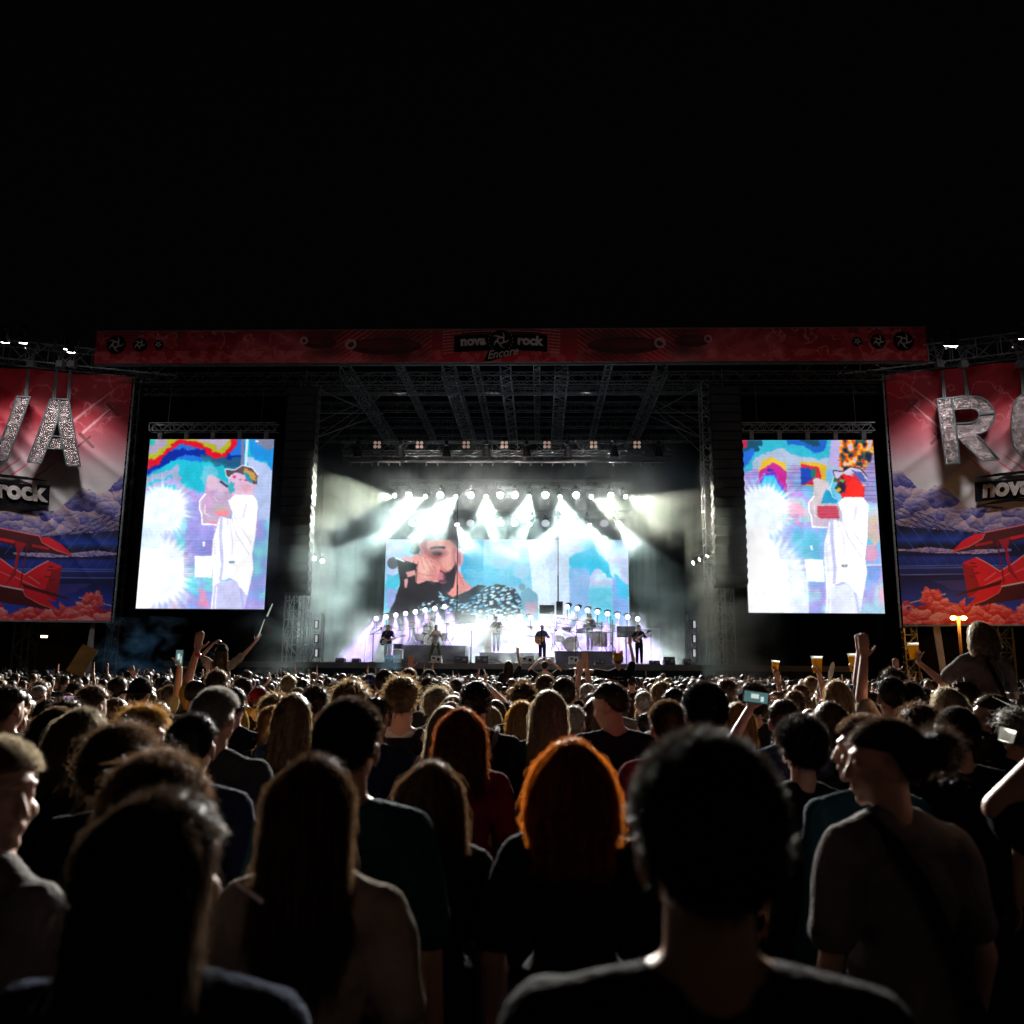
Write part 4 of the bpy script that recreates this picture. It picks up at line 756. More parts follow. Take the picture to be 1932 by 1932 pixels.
POSES = {'down': (DN(-1), DN(1)), 'front': (FR(-1), FR(1)), 'pocket': (PK(-1), PK(1)), 'mixed': (DN(-1), FR(1)), 'up_right': (DN(-1), UP(1)), 'up_left': (UP(-1), DN(1)), 'both_up': (UPW(-1), UPW(1)), 'phone': (PH(-1), PH(1)),
         'hold_right': (FR(-1), HOLD(1)), 'hold_left': (HOLD(-1), FR(1)), 'hold_low': (HOLDL(-1), FR(1)), 'clap': (CLAP(-1), CLAP(1)), 'mic': (MIC(-1), MIC(1)), 'guitar': (GTL, GTR), 'cross_out': (OUT(-1), UP(1)), 'out_right': (HEADH(-1), UPW(1)), 'head': (HEADH(-1), HEADH(1)), 'akimbo': (arm(-1, (-.42, -.06, 1.22), (-.2, .06, 1.02), (1, .3, -.3), (0, 0, 1), .4), DN(1)),
         'drum': (arm(-1, (-.27, .08, 1.16), (-.18, .32, 1.16), (0, 1, -.1), (0, 0, 1), .9), arm(1, (.3, .12, 1.22), (.24, .36, 1.32), (0, 1, .3), (0, 0, 1), .9))}
LEGS = {'stand': lambda s: ((s * .088, -.01, .90), (s * .10, .02, .49), (s * .10, -.02, .085)), 'wide': lambda s: ((s * .09, 0, .88), (s * .20, .04, .47), (s * .27, -.02, .085)), 'sit': lambda s: ((s * .10, 0, .90), (s * .15, .36, .86), (s * .13, .30, .45)), 'stool': lambda s: ((s * .10, 0, .90), (s * .22, .40, .88), (s * .20, .40, .47))}
def body_mesh(pose, legs='stand', hyaw=0, hpit=0, face=0, fem=0, vox=.0085, name='person'):
    mb = MB(); R = RM(hyaw, hpit); w = .9 if fem else 1.0
    head_blobs(mb, R, face)
    mb.cap((0, -.012, 1.40), hd_tf((0, -.008, 1.58), R), .062 * w, .053 * w)
    mb.ell((0, 0, 1.27), (.155 * w, .10, .17)); mb.cap((-.135 * w, -.005, 1.415), (.135 * w, -.005, 1.415), .058, .058); mb.ell((0, .0, 1.08), (.125 * w, .088, .16)); mb.ell((0, -.005, .93), (.160, .108, .12))
    for s in (-1, 1): mb.cap((s * .04, -.01, 1.48), (s * .15 * w, -.005, 1.43), .045, .045)
    limbs(mb, pose, legs, w, 0, 0, 1, 1); return remesh(mb, vox, name, 3)
def limbs(mb, pose, legs, w, ga, gl, hands, full):
    for (s, el, wr, hd, up, curl) in POSES[pose]:
        sh = np.array([s * .178 * w, -.005, 1.415]); 
        if full: mb.cap(sh, el, .050 * w + ga, .037 * w + ga); mb.cap(el, wr, .038 * w + ga, .025 * w + ga)
        else: q = sh + (el - sh) * .72; mb.cap(sh, q, .055 * w + ga, .050 * w + ga)
        if hands: hand_blobs(mb, wr, hd, up, curl, side=s)
    if legs:
        for s in (-1, 1):
            h, k, a = [np.array(q, float) for q in LEGS[legs](s)]
            mb.cap(h, k, .083 + gl, .055 + gl); mb.cap(k, a, .056 + gl, .038 + gl)
            if hands and full: mb.cap(a - (0, .04, .035), a + (s * .015, .15, -.045), .038, .034)
def shirt_mesh(pose, fem, long=False, vox=.010, seed=1, loose=.012, hem=.86):
    mb = MB(); w = .9 if fem else 1.0; g = loose + .006
    mb.ell((0, 0, 1.27), (.155 * w + g, .10 + g, .18)); mb.cap((-.135 * w, -.005, 1.415), (.135 * w, -.005, 1.415), .058 + g * .6, .058 + g * .6); mb.ell((0, 0, 1.08), (.135 * w + g, .095 + g, .17))
    mb.cyl((0, -.005, hem), (0, 0, 1.12), .13, 28, .13); v = mb.v[-1]; v[:, 0] *= 1.25 * (1 if not fem else .95); v[:, 1] *= .92
    for s in (-1, 1): mb.cap((s * .05, -.01, 1.468), (s * .15 * w, -.005, 1.435), .042 + g * .6, .046 + g * .6); mb.ell((s * .012, -.014, 1.448), (.078, .070, .042))
    limbs(mb, pose, None, w, g, 0, 0, long)
    rs = np.random.RandomState(seed); ph = rs.rand(6) * 6
    def disp(V):
        f = np.sin(V[:, 2] * 38 + 9 * np.abs(V[:, 0]) + ph[0] + 2 * np.sin(V[:, 0] * 12 + ph[1])) * .0035 + np.sin(V[:, 2] * 13 - V[:, 0] * 17 + ph[2]) * .006 + .012 * (fbm(V[:, 0] * 1.5 + V[:, 1], V[:, 2], 3, seed, 9) - .38) + np.sin(V[:, 0] * 34 + V[:, 2] * 6 + ph[3]) * .003 * np.clip((1.25 - V[:, 2]) * 3, 0, 1.5)
        return f
    return remesh(mb, vox, 'shirt', 2, disp=disp)
def trouser_mesh(legs, short=False, vox=.014):
    mb = MB(); mb.ell((0, -.005, .93), (.168, .117, .115))
    for s in (-1, 1):
        h, k, a = [np.array(q, float) for q in LEGS[legs](s)]; mb.cap(h, k, .094, .072)
        if not short: mb.cap(k, a + (a - k) * -.03, .070, .055)
    return remesh(mb, vox, 'trousers', 2)
# ---- hair
def strips(P0, P1, P2, w, rs):
    """ribbons through three points (arrays n x 3)"""
    n = len(P0); d = P2 - P0; a = np.cross(d, rs.randn(n, 3)); a /= np.linalg.norm(a, axis=1)[:, None] + 1e-9; a = a * w / 2
    V = np.stack([P0 - a, P0 + a, P1 - a * .8, P1 + a * .8, P2 - a * .3, P2 + a * .3], 1).reshape(-1, 3)
    b = np.arange(n)[:, None] * 6; F_ = np.concatenate([b + [0, 1, 3, 2], b + [2, 3, 5, 4]], 0); return V, F_
STR = []
def add_np(lst, V, F_):
    if len(F_) * 3 == len(V): STR.append(len(lst))
    n = sum(len(v) for v, _ in lst); lst.append((V, F_ + n))
def mesh_np(name, lst, smooth=True, ST_=()):
    V = np.concatenate([v for v, _ in lst]); q = np.concatenate([f for _, f in lst]); me = bpy.data.meshes.new(name); me.vertices.add(len(V)); me.vertices.foreach_set('co', V.ravel())
    me.loops.add(q.size); me.loops.foreach_set('vertex_index', q.ravel().astype(np.int32)); me.polygons.add(len(q)); me.polygons.foreach_set('loop_start', np.arange(0, q.size, 4, dtype=np.int32))
    me.polygons.foreach_set('use_smooth', np.ones(len(q), bool)); me.update(calc_edges=True); me.materials.append(None)
    a = me.attributes.new('strand', 'FLOAT', 'POINT'); a.data.foreach_set('value', np.concatenate([np.full(len(v), 1.0 if k in ST_ else 0.0) for k, (v, _) in enumerate(lst)]).astype(np.float32)); return me
def scalp(nu, nv, style, rs, ph):
    """shell radius as a function of direction; returns grid verts and quads in the upright head frame"""
    t = np.linspace(-math.pi / 2 + .05, math.pi / 2 - .02, nv)[:, None]; w_ = np.linspace(0, 2 * math.pi, nu, endpoint=False)[None, :]
    D = np.stack([np.cos(t) * np.cos(w_), np.cos(t) * np.sin(w_), np.sin(t) + 0 * w_], -1); return D
C0 = np.array([0, -.010, 1.660]); RAD = np.array([.078, .099, .096])
STY = {  # thickness top, side, noise amp, hair strand length, count scale, low (how far down the nape), curl
    'buzz': (.004, .003, .001, .008, 1.0, -.55, 0), 'short': (.014, .006, .003, .018, 1.0, -.62, .2), 'thick': (.024, .011, .005, .024, 1.0, -.66, .3), 'quiff': (.036, .006, .008, .04, 1.0, -.55, .2), 'curly': (.032, .021, .010, .028, 1.5, -.75, 1.0), 'afro': (.062, .055, .016, .04, 1.6, -.8, 1.0),
    'messy': (.026, .016, .009, .032, 1.2, -.70, .5), 'smooth': (.012, .010, .001, .0, .6, -.7, 0), 'cap': (.0, .005, .001, .01, .4, -.66, 0), 'bald': (0, .001, 0, .004, .12, -.6, 0), 'fluffy': (.042, .038, .010, .03, 1.6, -.9, .6)}
def hair_mesh(style, seed, lod=1, R=None, length=.0, width=1.0):
    """lod 2 = close to the camera, 1 = middle distance, 0 = far"""
    rs = np.random.RandomState(seed); R = np.eye(3) if R is None else R; L = []; STR.clear()
    longs = style in ('long', 'bob', 'longwavy', 'ponytail', 'bun'); base = {'long': 'smooth', 'bob': 'smooth', 'longwavy': 'short', 'ponytail': 'smooth', 'bun': 'smooth'}.get(style, style)
    tt, ts, na, sl, cs, low, curl = STY[base]; na = na * (.5 if lod == 2 else 1)
    nu, nv = {2: (96, 64), 1: (40, 26), 0: (18, 12)}[lod]
    D = scalp(nu, nv, style, rs, 0)
    def shell(D):
        up = np.clip(D[..., 2], 0, 1) ** .8; front = D[..., 1]; z = D[..., 2]
        line = np.where(front > 0, .16 + .27 * front, low * np.clip(-front * 1.6, 0, 1) + .18 * (1 - np.clip(-front * 1.6, 0, 1)) - .2 * np.clip(-front * 2, 0, 1))
        m = np.clip((z - line) / .16, 0, 1); th = ts + (tt - ts) * up
        n = (fbm(D[..., 0] * 3 + 5, D[..., 1] * 3 + D[..., 2] * 4, 3, seed, 2.2) - .5) * 2 * na * 1.6
        return m, th + n
    m, th = shell(D); rad = RAD * 1.0; P = C0 + D * (rad * (1 + 0) + (th * m - .012 * (1 - m))[..., None])
    idx = np.arange(nu * nv).reshape(nv, nu); q = np.stack([idx[:-1], np.roll(idx[:-1], -1, 1), np.roll(idx[1:], -1, 1), idx[1:]], -1).reshape(-1, 4)
    add_np(L, P.reshape(-1, 3), q)
    N = int({2: 8000, 1: 620, 0: 120}[lod] * cs); wd = {2: .0016, 1: .0042, 0: .009}[lod]
    if sl > 0 or base == 'smooth':
        d = rs.randn(N * 2, 3); d /= np.linalg.norm(d, axis=1)[:, None]; mm, tt_ = shell(d); k = mm > .5; d = d[k][:N]; tt_ = tt_[k][:N]; n = len(d)
        p0 = C0 + d * (RAD + tt_[:, None] * .85); s_ = sl * (.5 + rs.rand(n, 1)); comb = np.array([0, -.35, .15]) if curl < .9 else np.zeros(3)
        tang = rs.randn(n, 3) * (.5 + curl) + comb; tang -= d * (tang * d).sum(1)[:, None]
        if base == 'smooth': s_ = .02 + .02 * rs.rand(n, 1); tang = np.cross(d, np.array([1, 0, 0])) * 1.6 + rs.randn(n, 3) * .25; dd = d * .12 + tang * .5; p1 = p0 + d * .003 + dd * s_ * .5; p2 = p0 + d * .002 + dd * s_ + rs.randn(n, 3) * .002
        else: p1 = p0 + (d * .8 + tang * .35) * s_ * .6; p2 = p1 + (d * (.35 - .5 * curl * rs.rand(n, 1)) + tang * (.5 + curl * .4)) * s_ * .6
        add_np(L, *strips(p0, p1, p2, wd, rs))
    if style in ('long', 'longwavy', 'bob'):
        LN = length or {'long': .42, 'longwavy': .40, 'bob': .15}[style]; nz = {2: 44, 1: 22, 0: 10}[lod]; z0, z1 = 1.758, 1.715 - LN - .09
        A = np.linspace(0, 2 * math.pi, nu, endpoint=False); waves = .010 if style == 'longwavy' else .003
        def ring(z, a):
            t = (z0 - z) / (z0 - z1); rx = (.083 + .014 * np.sin(min(1, t * 1.6) * math.pi / 2) + (.028 * t if style != 'bob' else .024 * t)) * width; ry = .086 + .0 * t - (.030 * t if style != 'bob' else 0)
            e_ = math.sqrt(max(0, 1 - (max(0, z - 1.665) / .098) ** 2)); rx = ((.086 + .010 * np.clip(t * 3, 0, 1)) + (.028 * t if style != 'bob' else .012 * t)) * e_ * (1 + (width - 1) * np.clip((1.72 - z) / .14, 0, 1)); ry = ry * (.35 + .65 * e_)
            yc = -.030 - .050 * np.clip(t * 1.4, 0, 1); r = 1 + waves * 8 * (fbm(a * 2.2 + 3, z * 9 + a * 0, 2, seed + 5, 1.5) - .5) + .04 * np.sin(a * 17 + seed) * (lod > 0) + .03 * np.sin(a * 41 + z * 8)
            if z < z1 + .07: r = r * (1 - .35 * ((z1 + .07 - z) / .07) ** 2)
            return np.stack([rx * r * np.cos(a), yc + ry * r * np.sin(a), np.full_like(a, z) + (.02 * np.sin(a * 9 + seed) if z < z1 + .05 else 0)], -1)
        zs = np.linspace(z0, z1, nz); G = np.stack([ring(z, A) for z in zs]); idx = np.arange(nu * nz).reshape(nz, nu)
        q = np.stack([idx[:-1], idx[1:], np.roll(idx[1:], -1, 1), np.roll(idx[:-1], -1, 1)], -1).reshape(-1, 4); add_np(L, G.reshape(-1, 3), q)
        n = int(N * 1.5); a = rs.rand(n) * 2 * math.pi; zc = z0 - rs.rand(n) * (z0 - z1 - .03); seg = .05 + .09 * rs.rand(n); out = np.abs(rs.randn(n)) * ((.005 if style != 'longwavy' else .010) + (.004 if lod == 2 else 0)) + .001
        def pt(a, z, o): G_ = np.array([ring(zz, np.array([aa]))[0] for zz, aa in zip(z, a)]); c = np.stack([np.zeros(len(a)), np.full(len(a), -.06), z], -1); d_ = G_ - c; d_ /= np.linalg.norm(d_, axis=1)[:, None]; return G_ + d_ * o[:, None]
        p0 = pt(a, zc, out * .3); p1 = pt(a + rs.randn(n) * .05, zc - seg * .5, out * 1.2 + np.abs(rs.randn(n)) * .002); p2 = pt(a + rs.randn(n) * .09, zc - seg, out * (.4 + rs.rand(n))); add_np(L, *strips(p0, p1, p2, wd, rs))
        if lod: # ends
            n = int(N * .5); a = rs.rand(n) * 2 * math.pi; p0 = pt(a, np.full(n, z1 + .03), out[:n] * 0); dz = .03 + .07 * rs.rand(n, 1); p1 = p0 - [0, 0, 1] * dz * .5 + rs.randn(n, 3) * .006; p2 = p0 - [0, 0, 1] * dz + rs.randn(n, 3) * .012; add_np(L, *strips(p0, p1, p2, wd, rs))
    if style in ('ponytail', 'bun'):
        mbb = MB()
        if style == 'bun': mbb.ell((0, -.150, 1.675), (.060, .050, .058), None, 24, 16); c_, r_ = np.array([0, -.150, 1.675]), np.array([.06, .05, .058])
        else: mbb.cap((0, -.11, 1.70), (0, -.165, 1.60), .026, .036); mbb.cap((0, -.165, 1.60), (0, -.150, 1.38), .036, .014); c_, r_ = np.array([0, -.155, 1.55]), np.array([.042, .034, .17])
        V = np.concatenate(mbb.v); q = np.array([f for f in mbb.f if len(f) == 4]); add_np(L, V, q)
        n = N // 2; d = rs.randn(n, 3); d /= np.linalg.norm(d, axis=1)[:, None]; p0 = c_ + d * r_ * .9; p1 = p0 + d * .012 + rs.randn(n, 3) * .008; p2 = p1 + rs.randn(n, 3) * .012 - [0, 0, .01 if style == 'ponytail' else 0]; add_np(L, *strips(p0, p1, p2, wd, rs))
    L2 = [];
    for V, f in L:
        # the head turns; long hair below the neck follows it only partly
        t = np.clip((V[:, 2:3] - 1.40) / .16, 0, 1); Vr = hd_tf(V, R); L2.append((V * (1 - t) + Vr * t, f))
    return mesh_np('hair', L2, ST_=tuple(STR))
def hat_mesh(kind, R):
    mb = MB()
    D = scalp(32, 18, 0, None, 0); D = D[8:]; P = C0 + D * (RAD + [.014, .014, .022]); P[..., 2] += .004
    nu = 32; nv = P.shape[0]; idx = np.arange(nu * nv).reshape(nv, nu); q = np.stack([idx[:-1], np.roll(idx[:-1], -1, 1), np.roll(idx[1:], -1, 1), idx[1:]], -1).reshape(-1, 4)
    mb.add(P.reshape(-1, 3), [tuple(x) for x in q])
    if kind in ('cap', 'capback'):
        s = 1 if kind == 'cap' else -1; V = []
        for a in np.linspace(-1.05, 1.05, 12):
            for r in (.09, .185): V += [(math.sin(a) * r * .85, s * (math.cos(a) * r + .01 - .0), 1.682 - (r - .09) * .25), (math.sin(a) * r * .85, s * (math.cos(a) * r + .01), 1.675 - (r - .09) * .25)]
        f = [];
        for i in range(11): b = i * 4; f += [(b, b + 2, b + 6, b + 4), (b + 1, b + 5, b + 7, b + 3), (b + 2, b + 3, b + 7, b + 6)]
        mb.add(V, f)
    if kind == 'ears':
        for s in (-1, 1): mb.ell((s * .055, -.01, 1.775), (.028, .014, .042)); mb.cap((s * .06, -.01, 1.76), (s * .075, -.01, 1.83), .028, .006)
    if kind == 'bunny':
        mb.v = []; mb.f = []; mb.n = 0; mb.m = []
        for s in (-1, 1): M = RM(0, 0, s * 16); mb.ell((s * .065, -.01, 1.87), (.026, .010, .10), M)
        mb.path([(-.085, -.01, 1.66), (-.07, -.01, 1.75), (0, -.01, 1.782), (.07, -.01, 1.75), (.085, -.01, 1.66)], .007)
    mb.v = [hd_tf(v, R) for v in mb.v]; me = mb.mesh('hat', True); me.materials.append(None); return me
SKIN = [mat(f'skin_tone_{n}', c, .5, spec=.35, var=.08, vs=9) for n, c in (('light', (.52, .30, .22)), ('fair', (.60, .38, .29)), ('tan', (.38, .20, .13)))]
def hairmat(n, c): return mat('hair_' + n, c, .5, spec=.35, var=.4, vs=40, trans=.5, tattr='strand')
HC = {'dark': hairmat('dark_brown', (.045, .028, .018)), 'black': hairmat('black', (.02, .016, .013)), 'brown': hairmat('brown', (.13, .075, .04)), 'blond': hairmat('blond', (.30, .20, .10)), 'fair': hairmat('fair', (.42, .34, .23)), 'ginger': hairmat('ginger', (.62, .17, .02)), 'auburn': hairmat('auburn', (.34, .10, .03)), 'grey': hairmat('grey', (.42, .40, .37)), 'golden': hairmat('golden', (.42, .21, .05))}
def cloth(n, c, **k): return mat('fabric_' + n, c, .95, spec=.06, var=.2, vs=14, bump=.35, bs=60, **k)
SH = {'black': cloth('black', (.012, .012, .015)), 'navy': cloth('navy', (.015, .025, .06)), 'teal': cloth('teal', (.012, .05, .07)), 'grey': cloth('grey', (.16, .15, .15)), 'white': cloth('white', (.55, .54, .52)), 'crimson': cloth('crimson', (.15, .008, .022)), 'pink': cloth('pink', (.3, .03, .07)), 'green': cloth('green', (.04, .16, .08)), 'charcoal': cloth('charcoal', (.035, .035, .04)), 'denim': cloth('denim', (.04, .07, .14)), 'beige': cloth('beige', (.26, .22, .17)), 'olive': cloth('olive', (.05, .055, .02)), 'yellow': cloth('yellow', (.5, .3, .03)), 'red': cloth('red', (.45, .02, .02)), 'blue': cloth('blue', (.02, .05, .25)), 'purple': cloth('purple', (.10, .03, .16))}
CACHE = {}
def cached(key, fn):
    if key not in CACHE: CACHE[key] = fn()
    return CACHE[key]
def setm(o, m): o.material_slots[0].link = 'OBJECT'; o.material_slots[0].material = m; return o
def person(x, y, z, scale, label, hair='short', hc='dark', shirt='black', pose='down', legs='stand', yaw=0, hyaw=0, hpit=0, face=0, fem=0, lod=1, seed=1, skin=0, hat=None, hatc='black', long_sl=False, short=False, trousers='charcoal', group=None, length=0, hw=1.0, hem=.86, loose=.012, vox=None):
    vx = vox or {2: .007, 1: .0095, 0: .014}[lod]
    R = RM(hyaw, hpit); hk = (hyaw, hpit)
    me = cached(('b', pose, legs, hk, face, fem, vx), lambda: body_mesh(pose, legs, hyaw, hpit, face, fem, vx))
    o = link('person', me, None, (float(x), float(y), float(z))); setm(o, SKIN[skin]); o.scale = (scale,) * 3; o.rotation_euler = (0, 0, math.radians(yaw)); tag(o, label, 'person', group)
    s = setm(link('shirt', cached(('s', pose, fem, long_sl, lod > 1, hem, loose, seed % 2), lambda: shirt_mesh(pose, fem, long_sl, .009 if lod > 1 else .014, seed % 2, loose, hem)), o), SH[shirt])
    if legs: setm(link('trousers', cached(('t', legs, short), lambda: trouser_mesh(legs, short)), o), SH[trousers])
    if hair != 'none': setm(link('hair', cached(('h', hair, seed, lod, hk, length, hw), lambda: hair_mesh(hair, seed, lod, R, length, hw)), o), HC[hc])
    if hat: setm(link('hat' if hat != 'bunny' else 'bunny_ears', cached(('hat', hat, hk), lambda: hat_mesh(hat, R)), o), SH[hatc])
    return o
def hand_pos(o, side):
    """world point and direction of the left (-1) or right (1) hand of a placed person whose pose key is stored"""
    pass
# ================================================================== STAGE LAMPS
FROM = ['leftmost', 'second from the left', 'third from the left', 'fourth from the left', 'fifth from the left', 'sixth from the left', 'seventh from the left', 'rightmost']
UPW_E, LOW_E, DISC_E, FLR_E = BEAM_E
col_b = (.80, 1.0, .96); col_o = (.98, 1.0, .78); col_v = (.46, .19, 1.0)
up = [(745, 935, (-.40, -1, -.26)), (803, 937, (-.55, -1, -.62)), (861, 937, (-.45, -.8, -.75)), (917, 937, (.12, -.8, -.8)), (998, 937, (-.12, -.8, -.8)), (1056, 937, (.12, -.8, -.8)), (1115, 937, (.55, -1, -.56)), (1180, 937, (.42, -1, -.42))]
for k, (u, v, d) in enumerate(up):
    c = col_o if k in (0, 6, 7) else col_b
    fixture('moving_head_lamp', PT(u, v, 47), d, 'moving head lamp throwing a white beam from the upper row, ' + FROM[k], 'moving heads of the upper row', COOL, .11, beams=[(d, UPW_E * (.6 if k in (0, 6, 7) else 1), 42 if 1 < k < 6 else 30, c, .3)])
lo = [(753, 988, (-.9, -.3, -.85)), (808, 990, (-.65, -.3, -.85)), (862, 989, (.45, -.3, -.9)), (917, 988, (.55, -.35, -.9)), (1000, 988, (-.6, -.35, -.9)), (1054, 989, (-.65, -.3, -.85)), (1112, 990, (.55, -.3, -.85)), (1166, 986, (.45, -.35, -.8))]
for k, (u, v, d) in enumerate(lo):
    fixture('moving_head_lamp', PT(u, v, 48), d, 'moving head lamp beaming across the top of the central screen, ' + FROM[k], 'moving heads of the lower row', COOL, .11, beams=[(d, LOW_E * (1.25 if k in (0, 7) else 1), 42, col_b, .3)])
for k, u in enumerate((771.6, 830.6, 888, 944, 971.5, 1028.8, 1087, 1152)):
    p = PT(u, 934, 46.6); d = np.array([1.26 + (k - 3.5) * 1.5, 6, 1.0]) - p
    fixture('blinder_lamp', p, d, 'round white blinder glowing at the audience in the upper row, ' + FROM[k], 'white blinders above the band', COOL, (.14 if k in (0, 7) else .17), beams=[(d, DISC_E, 62, (1, .96, .88), .5)])
for k, u in enumerate((777.8, 831.6, 888, 945, 971, 1029, 1086.5, 1140)):
    p = PT(u, 987, 48.2); fixture('wash_lamp', p, np.array([0, -.75, -.66]), 'wide dim wash lamp in the lower row, ' + FROM[k], 'dim wash lamps above the screen', DIMW, .24, yoke=.6)
mb = MB(); mb.truss((PT(735, 925, 47.3)[0], 47.3, 12.0), (PT(1190, 925, 47.3)[0], 47.3, 12.0), .4, r=.025, rb=.014); o = mb.build('lighting_truss', DALU); tag(o, 'dark lighting truss above the upper row of glowing white lamps', 'truss')
mb = MB(); mb.truss((PT(735, 975, 48.4)[0], 48.4, 10.45), (PT(1190, 975, 48.4)[0], 48.4, 10.45), .4, r=.025, rb=.014); o = mb.build('lighting_truss', DALU); tag(o, 'dark lighting truss just above the wide central screen', 'truss')
# front truss: dim four-cell blinders with added crowd rim spots, moving heads (off)
mb = MB(); mb.truss((-8.6, 41, 12.55), (7.9, 41, 12.55), .5, r=.03, rb=.018); mb.truss((-8.6, 41.2, 12.0), (7.9, 41.2, 12.0), .3, r=.02, rb=.012)
for x in (-8.2, -3.1, 2.3, 7.5): mb.bar((x, 41, 12.8), (x, 41, 15.6), .015)
o = mb.build('lighting_truss', MATS['dark_aluminium']); tag(o, 'long dark front truss with unlit blinders near the roof', 'truss')
for k, u in enumerate((711.6, 791.5, 879.6, 951.6, 1032, 1120, 1202)):
    p = PT(u, 839, 40.7); e = empty('four_cell_blinder', tuple(p)); tag(e, 'unlit square four cell blinder on the front truss, ' + (FROM[k] if k < 6 else 'rightmost'), 'blinder', 'unlit blinders on the front truss')
    mb = MB(); mb.box(p + np.array([-.22, .02, -.22]), p + np.array([.22, .2, .22])); on(e, mb.build('housing', BLK))
    spot(e, p + np.array([0, -.1, -.1]), np.array([1.2 + (k - 3) * 3.2, 8, 1.5]) - p, RIM_E, 56, (1, .96, .88), 1.0, .12)  # added spot that rim-lights the crowd; the blinder itself barely glows
    for a in (-.1, .1):
        for b in (-.1, .1): mb = MB(); mb.cyl(p + np.array([a, .015, b]), p + np.array([a, -.01, b]), .085, 16); on(e, mb.build('lens', mat('blinder_glass', (.5, .38, .32), .3, em=(1, .7, .6), es=.22)))
for k, u in enumerate((675, 756, 842.6, 918, 994, 1071, 1159, 1243)):
    p = PT(u, 861, 40.7); fixture('moving_head_lamp', p, (.05, .3, -1), 'large dark moving head hanging unlit from the front truss, ' + FROM[k], 'dark moving heads of the front truss', LENS, .19)
for k, (a, b) in enumerate(((662, 702), (714, 755), (805, 930), (981, 1105), (1157, 1195), (1210, 1252))):
    p, q = PT(a, 871, 40.6), PT(b, 871, 40.6); mb = MB(); mb.bar(p, q, .03); mb.box(p - .05, np.array([q[0], q[1] + .05, q[2] - .01]))
    n = max(2, int((q[0] - p[0]) / .5))
    for i in range(n + 1): x = p[0] + (q[0] - p[0]) * i / n; mb.box((x - .03, 40.5, p[2] - .2), (x + .03, 40.6, p[2] - .06))
    o = mb.build('light_bar', mat('grey_light_bar', (.12, .11, .12), .5)); tag(o, 'slim horizontal light bar under the front truss, ' + ['leftmost', 'second from the left', 'third from the left', 'third from the right', 'second from the right', 'rightmost'][k], 'light bar', 'light bars under the front truss')
# floor lamps behind the band
fl = [(710 + i * 18.4, 1167 - i * 3.2, 46.5) for i in range(8)], [(925.6 + i * 18.9, 1165 - (2 if i % 2 else 0), 47.2) for i in range(5)], [(1070.6 + i * 18.9, 1144.5 + i * 3.3, 46.5) for i in range(8)]
for gi, (row, gl) in enumerate(zip(fl, ('slanting left row', 'short middle row', 'slanting right row'))):
    for k, (u, v, Y) in enumerate(row):
        p = PT(u, v, Y); x = [-.55 + .1 * k, (k - 2) * .25 - .35, .75 - .12 * k][gi]
        if gi == 1: x = (-.75, -.2, -.15, .3, .7)[k]
        if gi == 2: x = (-.9, -.8, -.55, -.35, -.2, 0, .15, .35)[k]
        if gi == 0: x = (-.5, -.35, .1, .2, .35, .3, .5, .6)[k]
        d = np.array([x, -.6, -1.0]); n = ['first', 'second', 'third', 'fourth', 'fifth', 'sixth', 'seventh', 'last'][k if k < len(row) - 1 else 7]
        fixture('floor_beam_lamp', p, d * np.array([.45, 1.6, .3]), f'round violet white lamp behind the band, {n} of the {gl}', f'violet lamps of the {gl}', VIO, .135, k=8, yoke=.3, beams=[(d, FLR_E, 24, col_v, .3)])
for row, lab in ((fl[0], 'left'), (fl[2], 'right')):
    a, b = PT(row[0][0] - 20, row[0][1] + 26 if lab == 'left' else row[0][1] + 26, 46.7), PT(row[-1][0] + (0 if lab == 'left' else 25), row[-1][1] + 28, 46.7)
    mb = MB(); mb.truss(a, b, .3, r=.03, rb=.02)
    for t in (0, .33, .66, 1): q = a + (b - a) * t; mb.bar(q, (q[0], q[1], ZD), .05)
    for (u, v, Y) in row: q = PT(u, v, Y); mb.bar(q + np.array([0, .15, 0]), (q[0], 46.7, a[2] + (b[2] - a[2]) * (q[0] - a[0]) / (b[0] - a[0])), .035)
    o = mb.build('slanted_truss', BLK); tag(o, f'slanted black truss carrying the {lab} row of violet lamps', 'truss')
mb = MB(); 
for (u, v, Y) in fl[1]: q = PT(u, v, Y); mb.bar((q[0], 47.35, q[2] + .1), (q[0], 47.35, ZD), .04)
o = mb.build('lamp_stand', BLK); tag(o, 'row of black stands under the short middle row of lamps', 'stand')
# added wash onto the band: bare spots at the front roof edge, no fixtures
for x in (-5.5, -1.0, 3.5):
    l = bpy.data.lights.new('band_fill_spot', 'SPOT'); l.energy = WASH_E; l.spot_size = math.radians(70); l.spot_blend = .9; l.color = (1, .93, .86); l.shadow_soft_size = .3
    o = bpy.data.objects.new('band_fill_spot', l); COL.objects.link(o); o.location = (x, 38.2, 14.9); o.rotation_euler = look((x, 38.2, 14.9), (x * .8, 41.8, 2.6))
